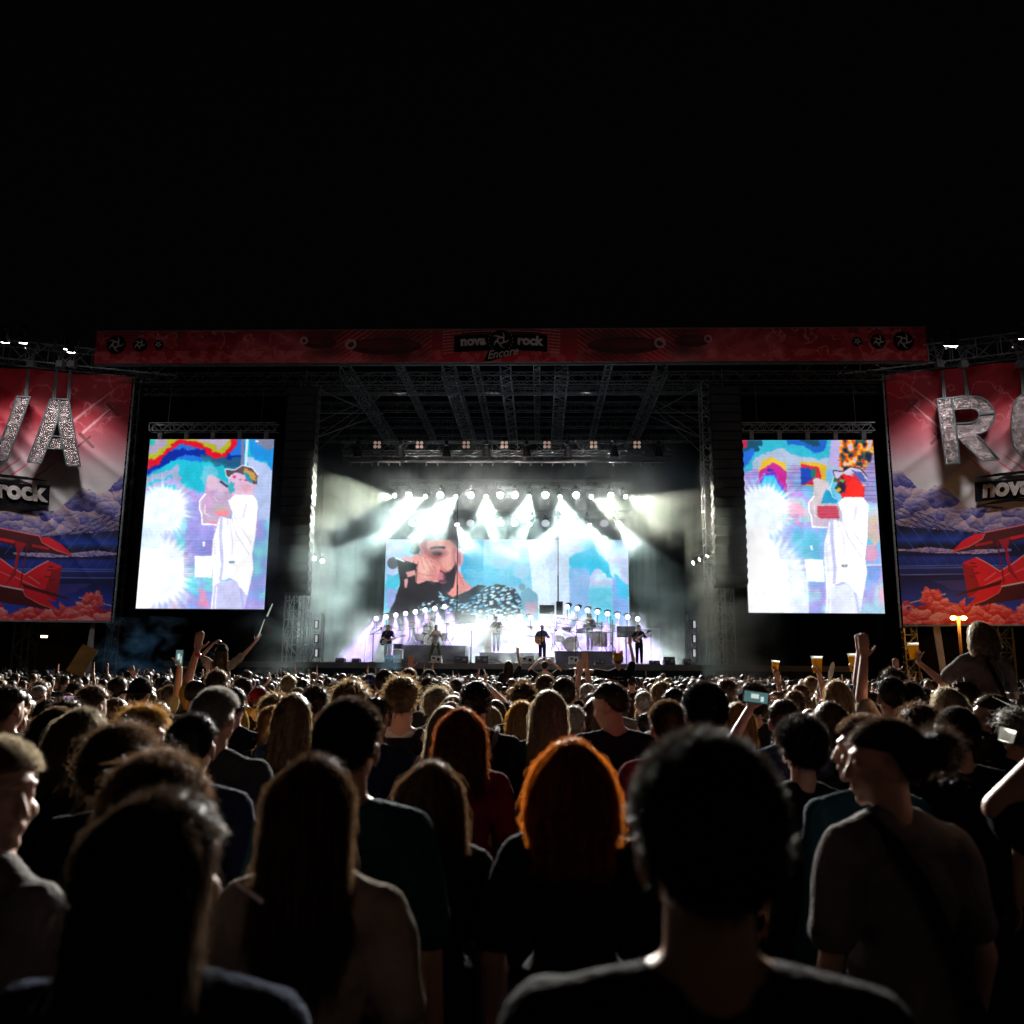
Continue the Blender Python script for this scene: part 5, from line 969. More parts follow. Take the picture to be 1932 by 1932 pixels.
# small lamps on the sides of the stage
for lab, pts in (('left', ((578.6, 1050), (593, 1054), (608, 1058.5))), ('right', ((1308.5, 1062), (1319.5, 1055.5), (1334.5, 1049)))):
    for k, (u, v) in enumerate(pts):
        p = PT(u, v, 42); d = np.array([.9 if lab == 'left' else -1, -.2, -.35])
        fixture('side_spot', p, d if lab == 'right' else (.2, -1, -.1), f'tiny white spot at the {lab} side of the stage, ' + ['outermost' if lab == 'left' else 'innermost', 'middle', 'innermost' if lab == 'left' else 'outermost'][k], f'{lab} side spots', WHITE, .09, yoke=.5, beams=[(d, 2500, 10, (1, 1, .9), .3)] if lab == 'right' else [])
for lab, u in (('left', 600), ('right', 1313)):
    p = PT(u, 1252, 40); mb = MB(); x = p[0]; mb.truss((x - .1, 40, ZD), (x - .1, 40, ZD + 2.3), .5, seg=5, r=.03, rb=.02); o = mb.build('lamp_ladder', DALU); tag(o, f'small upright lamp ladder at the {lab} edge of the stage', 'ladder')
    for j, vv in enumerate((1178, 1205, 1232)):
        q = PT(u - 3, vv, 39.7); e = empty('strip_lamp', tuple(q)); tag(e, f'glowing white strip lamp on the {lab} lamp ladder, ' + ['top', 'middle', 'bottom'][j], 'lamp', 'strip lamps on the ladders')
        mb = MB(); mb.box(q - np.array([.1, 0, .2]), q + np.array([.1, .15, .2])); on(e, mb.build('housing', BLK)); mb = MB(); mb.box(q + np.array([-.05, -.03, -.16]), q + np.array([.05, -.005, .16])); on(e, mb.build('tube', mat('strip_glow', em=(.95, .93, 1), es=.55)))
# line arrays
for lab, xc, z0 in (('left', -8.95 - .9, 4.9), ('right', PT(1368, 900, 38.4)[0], 5.2)):
    e = empty('line_array', (xc, 38.2, z0)); tag(e, f'tall curved black loudspeaker column hanging {lab} of the stage opening', 'loudspeaker')
    z = 14.4; k = 0
    while z > z0:
        t = (14.4 - z) / 10; M = Matrix.Translation((xc, 38.1 - .02 * k + .5 * t * t, z)) @ Matrix.Rotation(-.02 - .16 * t * t, 4, 'X')
        mb = MB(); mb.box((-.68, -.35, -.21), (.68, .35, .21), M); o = mb.build('cabinet', BLK); on(e, o)
        mb = MB(); mb.box((-.64, -.37, -.18), (.64, -.355, .18), M); 
        for s_ in (-1, 1): mb.box((s_ * .70 - .02, -.3, -.10), (s_ * .70 + .02, .3, .10), M)
        o2 = mb.build('grille', mat('speaker_grille', (.018, .02, .022), .5, metal=.2)); o2.parent = o; z -= .44; k += 1
    mb = MB(); mb.bar((xc, 38.2, 14.6), (xc, 38.3, 15.6), .03); on(e, mb.build('chain', DALU))
# PA stacks low at the sides
for lab, u0, u1 in (('left', 538, 560), ('right', 1352, 1390)):
    a, b = PT(u0, 1250, 38.6), PT(u1, 1250, 38.6)
    mb = MB(); mb.truss(((a[0] + b[0]) / 2, 38.9, -.4), ((a[0] + b[0]) / 2, 38.9, 6.4), .8, r=.035, rb=.022); o = mb.build('sound_tower', DALU); tag(o, f'short lattice tower at the {lab} foot of the stage opening', 'truss tower')
# hanging cable masts before the central screen
for lab, u, v0, v1 in (('left', 862, 1020, 1160), ('right', 1053, 1018, 1142)):
    a, b = PT(u, v0, 45.5), PT(u, v1, 45.5); mb = MB(); mb.bar(a + [0, 0, 2.5], b, .03); mb.bar(b + [0, 0, 1.6], b, .05); e = mb.build('hanging_mast', BLK); tag(e, f'thin black mast hanging in front of the central screen, the {lab} one', 'mast')
    mb = MB(); s_ = -1 if lab == 'right' else 1; mb.box(b + [-.1, -.1, -.5], b + [.25, .2, .2]); mb.box(b + [s_ * .2, -.2, -.45], b + [s_ * 1.0, .1, 0]) if s_ > 0 else mb.box(b + [-1.0, -.2, -.45], b + [-.2, .1, 0]); f = mb.build('speaker_box', BLK); f.parent = e
# ================================================================== BAND AND GEAR
def riser(x0, x1, y0, y1, h, lab):
    mb = MB(); mb.box((x0, y0, ZD + .002), (x1, y1, ZD + h)); mb.box((x0 - .03, y0 - .03, ZD + h), (x1 + .03, y1 + .03, ZD + h + .04)); o = mb.build('riser', mat('riser_cloth', (.07, .065, .09), .9, spec=.1, vs=2)); tag(o, lab, 'riser'); return ZD + h + .04
xa, xb = PT(757, 1225, 42.5)[0], PT(878, 1225, 42.5)[0]; ZR1 = riser(xa, xb, 42.5, 46, .82, 'grey cloth drum riser on the left half of the stage')
xa, xb = PT(1048, 1230, 42)[0], PT(1156, 1230, 42)[0]; ZR2 = riser(xa, xb, 42, 45.5, .58, 'grey cloth riser under the percussion set on the right')
xa, xb = PT(905, 1228, 43.5)[0], PT(1020, 1228, 43.5)[0]; ZR3 = riser(xa, xb, 43.5, 46.5, .5, 'low pale riser in the middle of the stage')
CHR = mat('chrome', (.6, .6, .62), .2, metal=1); DRUMW = mat('drum_shell_white', (.55, .52, .55), .35); DRUMH = mat('drum_head', (.7, .68, .7), .5); CYM = mat('cymbal_brass', (.55, .38, .15), .25, metal=1); WOOD = mat('guitar_wood', (.55, .27, .09), .35, var=.35, vs=20); MAPLE = mat('maple_neck', (.6, .38, .2), .4); BLG = mat('black_gloss', (.015, .015, .018), .15, spec=.7)
def drumkit(x, y, z, lab, yaw=0, kind=0):
    e = empty('drum_kit', (x, y, z)); tag(e, lab, 'drum kit')
    P = lambda a, b, c: np.array([x + a, y + b, z + c])
    def drum(name, c, r, h, ax=(0, 0, 1), m=DRUMW):
        c = P(*c); ax = np.array(ax, float); ax /= np.linalg.norm(ax); mb = MB(); mb.cyl(c - ax * h / 2, c + ax * h / 2, r, 24); o = on(e, mb.build(name, m)); 
        mb = MB(); mb.cyl(c + ax * (h / 2 + .002), c + ax * (h / 2 + .008), r * .96, 24); mb.cyl(c - ax * (h / 2 + .002), c - ax * (h / 2 + .008), r * .96, 24); hd_ = mb.build('drum_head', DRUMH); hd_.parent = o
        for s_ in (-1, 1):
            mb = MB()
            for i in range(20): t0, t1 = 2 * math.pi * i / 20, 2 * math.pi * (i + 1) / 20; a_ = np.cross(ax, (0, 0, 1) if abs(ax[2]) < .9 else (1, 0, 0)); a_ /= np.linalg.norm(a_); b_ = np.cross(ax, a_); mb.bar(c + ax * s_ * h / 2 + r * 1.02 * (a_ * math.cos(t0) + b_ * math.sin(t0)), c + ax * s_ * h / 2 + r * 1.02 * (a_ * math.cos(t1) + b_ * math.sin(t1)), .014, 5)
            rm_ = mb.build('rim', CHR); rm_.parent = o
    def stand(c, h, tilt=.2, cym=.22):
        mb = MB(); b = P(c[0], c[1], 0); t = P(c[0], c[1], h); mb.bar(b + [0, 0, .3], t, .018, 6)
        for k in range(3): a = 2.1 * k + .4; mb.bar(b + [0, 0, .45], b + [.28 * math.cos(a), .28 * math.sin(a), .02], .014, 5)
        on(e, mb.build('stand', CHR))
        if cym:
            mb = MB(); n = np.array([tilt * .4, -tilt, 1]); n /= np.linalg.norm(n); mb.cyl(t, t + n * .012, cym, 24, cym * .35); mb.cyl(t + n * .012, t + n * .035, .05, 12, .02); on(e, mb.build('cymbal', CYM))
    if kind == 0:
        drum('bass_drum', (0, -.55, .30), .30, .42, (0, 1, 0)); drum('floor_tom', (-.55, -.1, .42), .20, .36); drum('tom', (-.18, -.5, .80), .16, .2, (0, .3, 1)); drum('tom', (.2, -.5, .80), .16, .2, (0, .3, 1)); drum('snare_drum', (.38, 0, .66), .18, .14); drum('floor_tom', (.72, -.2, .45), .20, .36)
        for q in ((-.85, -.6, 1.15), (.0, -.85, 1.3), (.85, -.6, 1.1), (1.15, -.2, 1.25), (-1.1, 0, 1.0)): stand(q[:2], q[2])
    else:
        drum('bass_drum', (-.75, -.5, .36), .36, .3, (0, 1, 0)); drum('conga', (.55, -.3, .62), .17, .72, m=mat('conga_shell', (.3, .2, .22), .3)); drum('conga', (.9, -.2, .60), .17, .7, m=MATS['conga_shell']); drum('floor_tom', (-1.3, -.2, .62), .22, .3); drum('tom', (-.35, -.6, 1.0), .17, .16); drum('tom', (.0, -.5, 1.25), .15, .14, m=BLG); drum('tom', (.35, -.5, 1.25), .15, .14, m=BLG); drum('snare_drum', (-.95, -.7, 1.1), .2, .1)
        for q in ((-1.6, -.5, 1.9), (-1.55, 0, 1.45), (-1.2, -.9, 1.35), (1.25, -.3, 1.7), (.75, -.9, 1.4), (-.5, -.9, 1.6)): stand(q[:2], q[2], .1, .2)
        mb = MB(); mb.bar(P(-1.7, -.6, .95), P(1.3, -.6, .95), .025, 6); mb.bar(P(-1.7, -.6, 0), P(-1.7, -.6, 1.9), .025, 6); mb.bar(P(1.3, -.6, 0), P(1.3, -.6, 1.6), .025, 6); on(e, mb.build('rack', CHR))
    return e
c = PT(812, 1200, 43.6); drumkit(c[0], 43.9, ZR1, 'white drum kit with cymbals on the left riser, played by the seated drummer')
c = PT(1105, 1200, 43.2); drumkit(c[0], 43.3, ZR2, 'large percussion set with black toms and congas on the right riser', kind=1)
c = PT(1181, 1192, 42.5); mb = MB(); mb.box((c[0] - .45, 42.4, c[2] - .27), (c[0] + .45, 42.7, c[2] + .27)); mb.bar((c[0], 42.55, ZD), (c[0], 42.55, c[2] - .2), .03); o = mb.build('amplifier', BLG); tag(o, 'black rectangular box on a stand right of the percussionist', 'box')
def handpt(o, pose, s, k=.075):
    a = [q for q in POSES[pose] if q[0] == s][0]; d = np.array(a[3], float) / np.linalg.norm(a[3]); p = a[2] + d * k
    Mw = Matrix.Translation(o.location) @ Euler(o.rotation_euler).to_matrix().to_4x4() @ Matrix.Scale(o.scale[0], 4); return np.array(Mw @ Vector(p)), np.array(Euler(o.rotation_euler).to_matrix() @ Vector(d))
def performer(u, v, Y, z, label, **k):
    p = PT(u, v, Y); sc = (p[2] - z) / k.pop('full', 1.775); return person(p[0], Y, z, sc, label, yaw=180 + k.pop('turn', 0), lod=1, face=1, **k)
def guitar(o, label, kind='bass'):
    """instrument held across the player's body; local frame of the player"""
    Mw = Matrix.Translation(o.location) @ Euler(o.rotation_euler).to_matrix().to_4x4() @ Matrix.Scale(o.scale[0], 4)
    e = empty({'bass': 'bass_guitar', 'electric': 'electric_guitar', 'acoustic': 'acoustic_guitar', 'mandolin': 'small_guitar'}[kind], Mw @ Vector((.14, .19, 1.02))); tag(e, label, 'guitar')
    up = {'bass': .28, 'electric': .06, 'acoustic': .5, 'mandolin': .55}[kind]; L = {'bass': .78, 'electric': .66, 'acoustic': .60, 'mandolin': .42}[kind]
    cz = {'bass': .98, 'electric': 1.08, 'acoustic': 1.08, 'mandolin': 1.14}[kind]
    d = np.array([-math.cos(up), .10, math.sin(up)]); d /= np.linalg.norm(d); n = np.array([0, 1, 0]) - d * d[1]; n /= np.linalg.norm(n); b = np.cross(n, d); c = np.array([.12, .165, cz])
    W3 = lambda x, y, t: np.array(Mw @ Vector(c + d * x + b * y + n * t))
    if kind in ('acoustic', 'mandolin'):
        k_ = 1.0 if kind == 'acoustic' else .78
        out = []
        for i in range(40):
            t = 2 * math.pi * i / 40; x = -math.cos(t); r = (.20 if x < 0 else .15) * (1 - .28 * math.exp(-((x - .12) / .28) ** 2)); out.append((x * .24 * k_, math.sin(t) * r * 1.1 * k_))
        th = .10 * k_; m = WOOD if kind == 'acoustic' else mat('dark_wood', (.10, .04, .02), .35)
        mb = MB(); mb.prism(out, W3, -th, 0); on(e, mb.build('guitar_body', m)); mb = MB(); mb.prism([(.05 + .05 * k_ * math.cos(t), .05 * k_ * math.sin(t)) for t in np.arange(0, 6.28, .4)], W3, .001, .004); on(e, mb.build('sound_hole', BLG)); x0 = .16 * k_
    else:
        out = [(-.22, -.09), (-.24, .06), (-.16, .15), (-.02, .13), (.10, .16), (.20, .17), (.13, .07), (.13, -.04), (.18, -.13), (.08, -.14), (-.02, -.11), (-.14, -.16)]
        mb = MB(); mb.prism(out, W3, -.045, 0); on(e, mb.build('guitar_body', BLG if kind == 'bass' else mat('pale_lacquer', (.5, .35, .3), .3))); mb = MB(); mb.prism([(-.15, -.08), (-.12, .08), (.08, .07), (.1, -.07)], W3, .001, .005); on(e, mb.build('pickguard', DRUMW)); x0 = .1
    mb = MB(); q = [(x0, -.026), (x0 + L, -.021), (x0 + L, .021), (x0, .026)]; mb.prism(q, W3, -.02, .006); on(e, mb.build('neck', MAPLE if kind != 'mandolin' else MATS['dark_wood']))
    mb = MB(); q = [(x0 + L, -.024), (x0 + L + .16, -.045), (x0 + L + .18, .03), (x0 + L, .03)]; mb.prism(q, W3, -.018, .002)
    for i in range(4): mb.cyl(W3(x0 + L + .03 + i * .035, .02, -.01), W3(x0 + L + .03 + i * .035, .07, -.01), .008, 6)
    on(e, mb.build('headstock', BLG if kind in ('acoustic', 'mandolin') else MAPLE))
    mb = MB()
    for i in range(4): y = -.015 + i * .01; mb.bar(W3(-.12, y, .012), W3(x0 + L, y, .010), .002, 4)
    on(e, mb.build('strings', CHR)); mb = MB(); mb.path([np.array(Mw @ Vector(q)) for q in ((.20, .12, cz), (.14, .125, 1.25), (.02, .10, 1.46), (-.06, .0, 1.50), (.02, -.12, 1.35), (.2, -.1, 1.1))], .018, 6); on(e, mb.build('strap', mat('guitar_strap', (.12, .06, .03), .7)))
    return e
b1 = performer(733, 1178.5, 39.6, ZD, 'bearded bassist in a navy tee and patterned trousers at the left of the stage', hair='short', hc='dark', shirt='navy', pose='guitar', trousers='white', hpit=-8, seed=31)
guitar(b1, 'black bass guitar with a pale neck held by the bassist at the left', 'bass')
b2 = performer(823, 1178.5, 39.3, ZD, 'singer in a white tee and olive trousers, legs apart, gripping a microphone', hair='buzz', hc='black', shirt='white', pose='mic', legs='wide', trousers='olive', skin=2, seed=32, full=1.76, hem=.80, loose=.022)
p, d = handpt(b2, 'mic', 1); 
def mic(p, q, lab):
    p = np.array(p, float); q = np.array(q, float); d = (q - p) / np.linalg.norm(q - p); e = empty('microphone', tuple(p)); tag(e, lab, 'microphone'); mb = MB(); mb.cyl(p, p + d * .17, .014, 12, .02); on(e, mb.build('handle', BLG)); mb = MB(); mb.ell(p + d * .20, (.03, .03, .034)); on(e, mb.build('grille', DALU, smooth=True)); return e
mic(p + [0, -.02, -.05], p + [0, .04, .12], 'hand microphone gripped by the singer in the white tee')
d1 = performer(812, 1164, 44.3, ZR1 + .02 - .30, 'drummer in a grey tee seated behind the white drum kit', hair='short', hc='dark', shirt='grey', pose='drum', legs='stool', seed=33, turn=-25, full=1.775)
c = d1.location; mb = MB(); mb.cyl((c[0], c[1], ZR1 + .44), (c[0], c[1], ZR1 + .52), .17, 18); mb.bar((c[0], c[1], ZR1), (c[0], c[1], ZR1 + .44), .025); [mb.bar((c[0], c[1], ZR1 + .2), (c[0] + .22 * math.cos(a), c[1] + .22 * math.sin(a), ZR1), .015) for a in (0, 2.1, 4.2)]; o = mb.build('drum_stool', BLK); tag(o, 'round black drum stool under the seated drummer', 'stool')
g1 = performer(937, 1162.5, 43.9, ZR3, 'guitarist in a dark tee looking down at his guitar, behind the others in the middle', hair='short', hc='dark', shirt='charcoal', pose='guitar', hpit=-28, hyaw=-20, turn=-12, seed=34)
guitar(g1, 'pale electric guitar held level by the guitarist in the middle', 'electric')
g2 = performer(1023, 1179, 39.4, ZD, 'guitarist with acoustic guitar in a blue grey tee and dark trousers', hair='short', hc='dark', shirt='denim', pose='guitar', seed=35, loose=.016)
guitar(g2, 'orange wooden acoustic guitar pointing up to the right', 'acoustic')
g3 = performer(1112.5, 1157, 43.6, ZR2, 'percussionist in a charcoal tee and grey trousers standing at the right riser', hair='buzz', hc='brown', shirt='charcoal', pose='drum', trousers='grey', hyaw=55, turn=18, seed=36)
g4 = performer(1205, 1179, 39.7, ZD, 'musician all in black with a small dark guitar at the right of the stage', hair='short', hc='dark', shirt='black', pose='guitar', trousers='black', seed=37)
guitar(g4, 'small dark guitar held high by the musician at the right', 'mandolin')
def micstand(u, v0, v1, Y, lab, boom=None):
    a = PT(u, v0, Y); e = empty('microphone_stand', (a[0], Y, ZD)); tag(e, lab, 'microphone stand'); mb = MB(); mb.bar((a[0], Y, ZD), a, .022, 6); mb.cyl((a[0], Y, ZD), (a[0], Y, ZD + .03), .14, 16); on(e, mb.build('pole', BLK)); t = a
    if boom: t = a + np.array([boom, 0, .22]); mb = MB(); mb.bar(a - (t - a) * .35, t, .015, 6); on(e, mb.build('boom_arm', BLK))
    mb = MB(); mb.ell(t + [0, 0, .03], (.035, .035, .045)); mb.cyl(t + [0, .1, -.04], t, .02, 8); on(e, mb.build('microphone_head', BLK))
micstand(704.5, 1195, 1252, 39.2, 'tall boom microphone stand left of the bassist', .35); micstand(889.3, 1193, 1252, 39.4, 'straight microphone stand standing alone left of the centre'); micstand(1021.5, 1186, 1252, 39.1, 'microphone stand in front of the acoustic guitarist'); micstand(1086, 1200, 1240, 41.5, 'short microphone stand beside the percussion riser', -.3)
# monitors, amps and boxes
SIL = mat('silver_case', (.35, .35, .36), .45, metal=.3, vs=8); MON = mat('monitor_black', (.03, .035, .045), .5)
def wedge(u0, u1, v0, lab, silver=False, Y=38.5):
    a, b = PT(u0, 1252, Y), PT(u1, 1252, Y); h = PT(u0, v0, Y)[2] - ZD; x0, x1 = a[0], b[0]; e = empty('monitor_wedge', ((x0 + x1) / 2, Y, ZD)); tag(e, lab, 'monitor speaker', 'monitor wedges on the stage lip')
    mb = MB(); prof = [(Y, ZD), (Y + .06, ZD + h), (Y + .22, ZD + h), (Y + .55, ZD + .12), (Y + .55, ZD)]
    mb.prism(prof, lambda y, z, t: np.array([t, y, z]), x0, x1); on(e, mb.build('cabinet', SIL if silver else MON))
    mb = MB(); w = x1 - x0; mb.box((x0 + w * .15, Y - .012 + .03, ZD + h * .55), (x0 + w * .4, Y + .05, ZD + h * .8)) ; mb.box((x0 + w * .6, Y + .0, ZD + h * .3), (x0 + w * .85, Y + .035, ZD + h * .7)); on(e, mb.build('connector_panel', BLK if silver else DALU))
for u0, u1, v0, lab, sv in ((663, 677, 1242, 'black monitor at the far left end of the stage lip', 0), (726, 742, 1236.5, 'dark blue monitor in front of the bassist', 0), (757, 775, 1243, 'low black monitor right of the bass amplifier', 0), (812.5, 832, 1237, 'silver box monitor in front of the singer', 1), (856.5, 883, 1238, 'wide black monitor right of the singer', 0), (896, 921.5, 1237.5, 'black monitor left of the centre of the stage', 0), (983, 1006.5, 1238, 'silver box monitor left of the acoustic guitarist', 1), (1017.5, 1045, 1239, 'grey monitor in front of the acoustic guitarist', 1), (1073.5, 1091.5, 1238, 'silver box monitor in front of the percussion riser', 1), (1123.5, 1141.5, 1245, 'low black monitor right of the percussion riser', 0), (1227.5, 1245.5, 1246, 'low black monitor right of the musician in black', 0), (1253.5, 1274, 1239, 'black monitor at the far right end of the stage lip', 0), (1290, 1303, 1243, 'small black box beside the right lamp ladder', 0), (632, 648, 1241, 'small black box beside the left lamp ladder', 0)): wedge(u0, u1, v0, lab, sv)
a, b = PT(740.5, 1252, 40.6), PT(757.5, 1252, 40.6); e = empty('bass_amplifier', (a[0], 40.6, ZD)); tag(e, 'tall grey bass amplifier right behind the bassist', 'amplifier'); mb = MB(); mb.box((a[0], 40.6, ZD), (b[0], 41.1, ZD + .62)); on(e, mb.build('speaker_cabinet', SIL)); mb = MB(); mb.box((a[0] + .02, 40.58, ZD + .64), (b[0] - .02, 41.05, ZD + .88)); on(e, mb.build('amplifier_head', MON)); mb = MB(); [mb.cyl((a[0] + .06 + i * .06, 40.575, ZD + .76), (a[0] + .06 + i * .06, 40.55, ZD + .76), .015, 8) for i in range(5)]; on(e, mb.build('knobs', CHR))
a, b = PT(914, 1228, 44.2), PT(927, 1228, 44.2); mb = MB(); mb.box((a[0], 44.2, ZR3), (b[0], 44.8, ZR3 + 1.05)); mb.box((a[0] - .05, 44.15, ZR3 + 1.05), (b[0] + .25, 44.85, ZR3 + 1.1)); e = mb.build('guitar_amplifier', mat('pale_case', (.5, .38, .36), .6)); tag(e, 'tall pale amplifier case left of the middle guitarist', 'amplifier')
a = PT(1002, 1200, 44); mb = MB(); mb.box((a[0] - .35, 44, a[2] - .05), (a[0] + .35, 44.3, a[2] + .05)); mb.bar((a[0] - .25, 44.1, a[2]), (a[0] + .25, 44.1, ZD), .02); mb.bar((a[0] + .25, 44.1, a[2]), (a[0] - .25, 44.1, ZD), .02); o = mb.build('keyboard', mat('keyboard_pale', (.5, .4, .45), .4)); tag(o, 'small keyboard on a crossed stand behind the acoustic guitarist', 'keyboard')
for k, (u, lab) in enumerate(((850, 'cable coil on the stage between the singer and the wide black monitor'), (934, 'black cable lying on the stage left of the centre'))):
    a = PT(u, 1252, 38.7); cu = [(a[0] + .35 * math.cos(t) * (1 - t * .05), 38.7 + .15 * math.sin(t), ZD + .02 + .16 * abs(math.sin(t * .5))) for t in np.linspace(0, 7, 24)]; mb = MB(); mb.path(cu, .012, 5); o = mb.build('cable', RUB); tag(o, lab, 'cable')
# sodium street lamps beyond the right banner's foot, lamp below the left banner
p = PT(1808, 1166, 35.0); e = empty('street_lamp', (p[0], 35, ground(35))); tag(e, 'pole with two glaring orange sodium lamps in front of the right banner', 'street lamp')
mb = MB(); mb.cyl((p[0], 35, ground(35)), (p[0], 35, p[2] + .05), .06, 10); mb.bar((p[0] - .22, 35, p[2] + .03), (p[0] + .22, 35, p[2] + .03), .03); on(e, mb.build('pole', mat('rusty_pole', (.35, .2, .1), .6)))
for s_ in (-1, 1):
    q = p + [s_ * .2, -.02, 0]; mb = MB(); mb.ell(q, (.12, .10, .08)); o = on(e, mb.build('lamp_head', ORG, smooth=True)); l = bpy.data.lights.new('sodium_light', 'POINT'); l.energy = 70; l.color = (1, .45, .08); l.shadow_soft_size = .1; lo_ = bpy.data.objects.new('sodium_light', l); COL.objects.link(lo_); lo_.location = q + [0, -.25, 0]; on(e, lo_)
p = PT(82, 1201, 40.4); mb = MB(); mb.box(p - [.14, 0, .05], p + [.14, .1, .05]); e = mb.build('bulkhead_lamp', WARMG); tag(e, 'small glowing warm lamp on the dark structure below the left banner', 'lamp'); mb = MB(); mb.box(p + [-.17, .1, -.08], p + [.17, .2, .08]); f = mb.build('housing', BLK); f.parent = e
# ================================================================== SMOKE
def smoke(name, lo, hi, dens, label, sc=.3, lo_t=.44, hi_t=.64, base=.004, g=.1, top=None, colr=(1, 1, 1), clear=False):
    m = bpy.data.materials.new(name); m.use_nodes = True; nt = m.node_tree; nt.nodes.clear(); L = nt.links
    out = nt.nodes.new('ShaderNodeOutputMaterial'); vs = nt.nodes.new('ShaderNodeVolumeScatter'); L.new(vs.outputs[0], out.inputs['Volume']); vs.inputs['Anisotropy'].default_value = g; vs.inputs['Color'].default_value = (*colr, 1)
    tc = nt.nodes.new('ShaderNodeTexCoord'); no = nt.nodes.new('ShaderNodeTexNoise'); no.inputs['Scale'].default_value = sc; no.inputs['Detail'].default_value = 5; no.inputs['Distortion'].default_value = .7
    mp = nt.nodes.new('ShaderNodeMapping'); mp.inputs['Scale'].default_value = (1, .6, 1.3); L.new(tc.outputs['Object'], mp.inputs[0]); L.new(mp.outputs[0], no.inputs['Vector'])
    mr = nt.nodes.new('ShaderNodeMapRange'); mr.inputs[1].default_value = lo_t; mr.inputs[2].default_value = hi_t; mr.inputs[3].default_value = base; mr.inputs[4].default_value = dens; L.new(no.outputs[0], mr.inputs[0]); src = mr.outputs[0]
    if top:
        sp = nt.nodes.new('ShaderNodeSeparateXYZ'); L.new(tc.outputs['Object'], sp.inputs[0])
        for ax, a, b in top:
            r = nt.nodes.new('ShaderNodeMapRange'); r.interpolation_type = 'SMOOTHSTEP'; r.inputs[1].default_value = a; r.inputs[2].default_value = b; r.inputs[3].default_value = 1; r.inputs[4].default_value = 0; L.new(sp.outputs[ax], r.inputs[0])
            mu = nt.nodes.new('ShaderNodeMath'); mu.operation = 'MULTIPLY'; L.new(src, mu.inputs[0]); L.new(r.outputs[0], mu.inputs[1]); src = mu.outputs[0]
    if clear:
        sp = nt.nodes.new('ShaderNodeSeparateXYZ'); L.new(tc.outputs['Object'], sp.inputs[0]); ad = nt.nodes.new('ShaderNodeMath'); ad.operation = 'ADD'; ad.inputs[1].default_value = 0; L.new(sp.outputs[0], ad.inputs[0])
        ab = nt.nodes.new('ShaderNodeMath'); ab.operation = 'MULTIPLY'; ab.inputs[1].default_value = -1; L.new(ad.outputs[0], ab.inputs[0]); mx = nt.nodes.new('ShaderNodeMath'); mx.operation = 'MAXIMUM'
        for k, (s_, a, b, c, d) in enumerate(((ab.outputs[0], 7.4, 9.4, 0, .42), (sp.outputs[2], 7.4, 9.0, .035, 1))):
            r = nt.nodes.new('ShaderNodeMapRange'); r.interpolation_type = 'SMOOTHSTEP'; r.inputs[1].default_value = a; r.inputs[2].default_value = b; r.inputs[3].default_value = c; r.inputs[4].default_value = d; L.new(s_, r.inputs[0]); L.new(r.outputs[0], mx.inputs[k])
        mu = nt.nodes.new('ShaderNodeMath'); mu.operation = 'MULTIPLY'; L.new(src, mu.inputs[0]); L.new(mx.outputs[0], mu.inputs[1]); src = mu.outputs[0]
    L.new(src, vs.inputs['Density'])
    mb = MB(); mb.box(lo, hi); o = mb.build(name, m); tag(o, label, kind='stuff'); return o
smoke('stage_smoke', (-12.4, 41.3, ZD + .01), (11.9, 52.7, 14.6), SMOKE_D, 'white and violet stage smoke lit by the beams', base=.012, clear=True, colr=(.86, 1, .97), top=(('Z', 10.5, 14.4), ('X', 7.5, 11.5), ('X', -9.5, -12.2)))
smoke('floor_fog', (-10.5, 41.9, ZD + .02), (9.8, 49.4, ZD + 3.4), .34, 'low violet fog lying over the back half of the stage floor', sc=.45, base=.02, top=(('Z', 2.4, 5.0), ('X', 6.0, 9.6), ('X', -7.0, -10.3)))
for x0, x1, lab, tp in ((-13.4, -8.7, 'left', (('X', -10.6, -13.3), ('Z', 8.5, 11.4))), (8.3, 12.6, 'right', (('X', 10.0, 12.5), ('Z', 8.5, 11.4)))):
    smoke('side_smoke', (x0, 36.4, 1.0), (x1, 41.28, 11.5), .17, f'drift of pale smoke spilling past the {lab} stage tower', base=.01, top=tp, colr=(.9, 1, .93))
for c, r, lab in ((PT(262, 1222, 33), (1.6, .8, 1.2), 'blue wisp of smoke rising over the crowd at the left'), (PT(727, 1238, 35.5), (.6, .5, .55), 'small blue puff of smoke in front of the bassist')):
    smoke('smoke_puff', tuple(c - r), tuple(c + r), .35, lab, sc=1.2, base=0, lo_t=.5, hi_t=.7, colr=(.5, .8, 1))
    l = bpy.data.lights.new('puff_spot', 'SPOT'); l.energy = 500; l.color = (.25, .6, 1); l.spot_size = .5; l.spot_blend = 1; o = bpy.data.objects.new('puff_spot', l); COL.objects.link(o); o.location = (c[0] + 1.5, 37.6, 2.2); o.rotation_euler = look(o.location, c)  # blue spot aimed at the puff, no fixture built
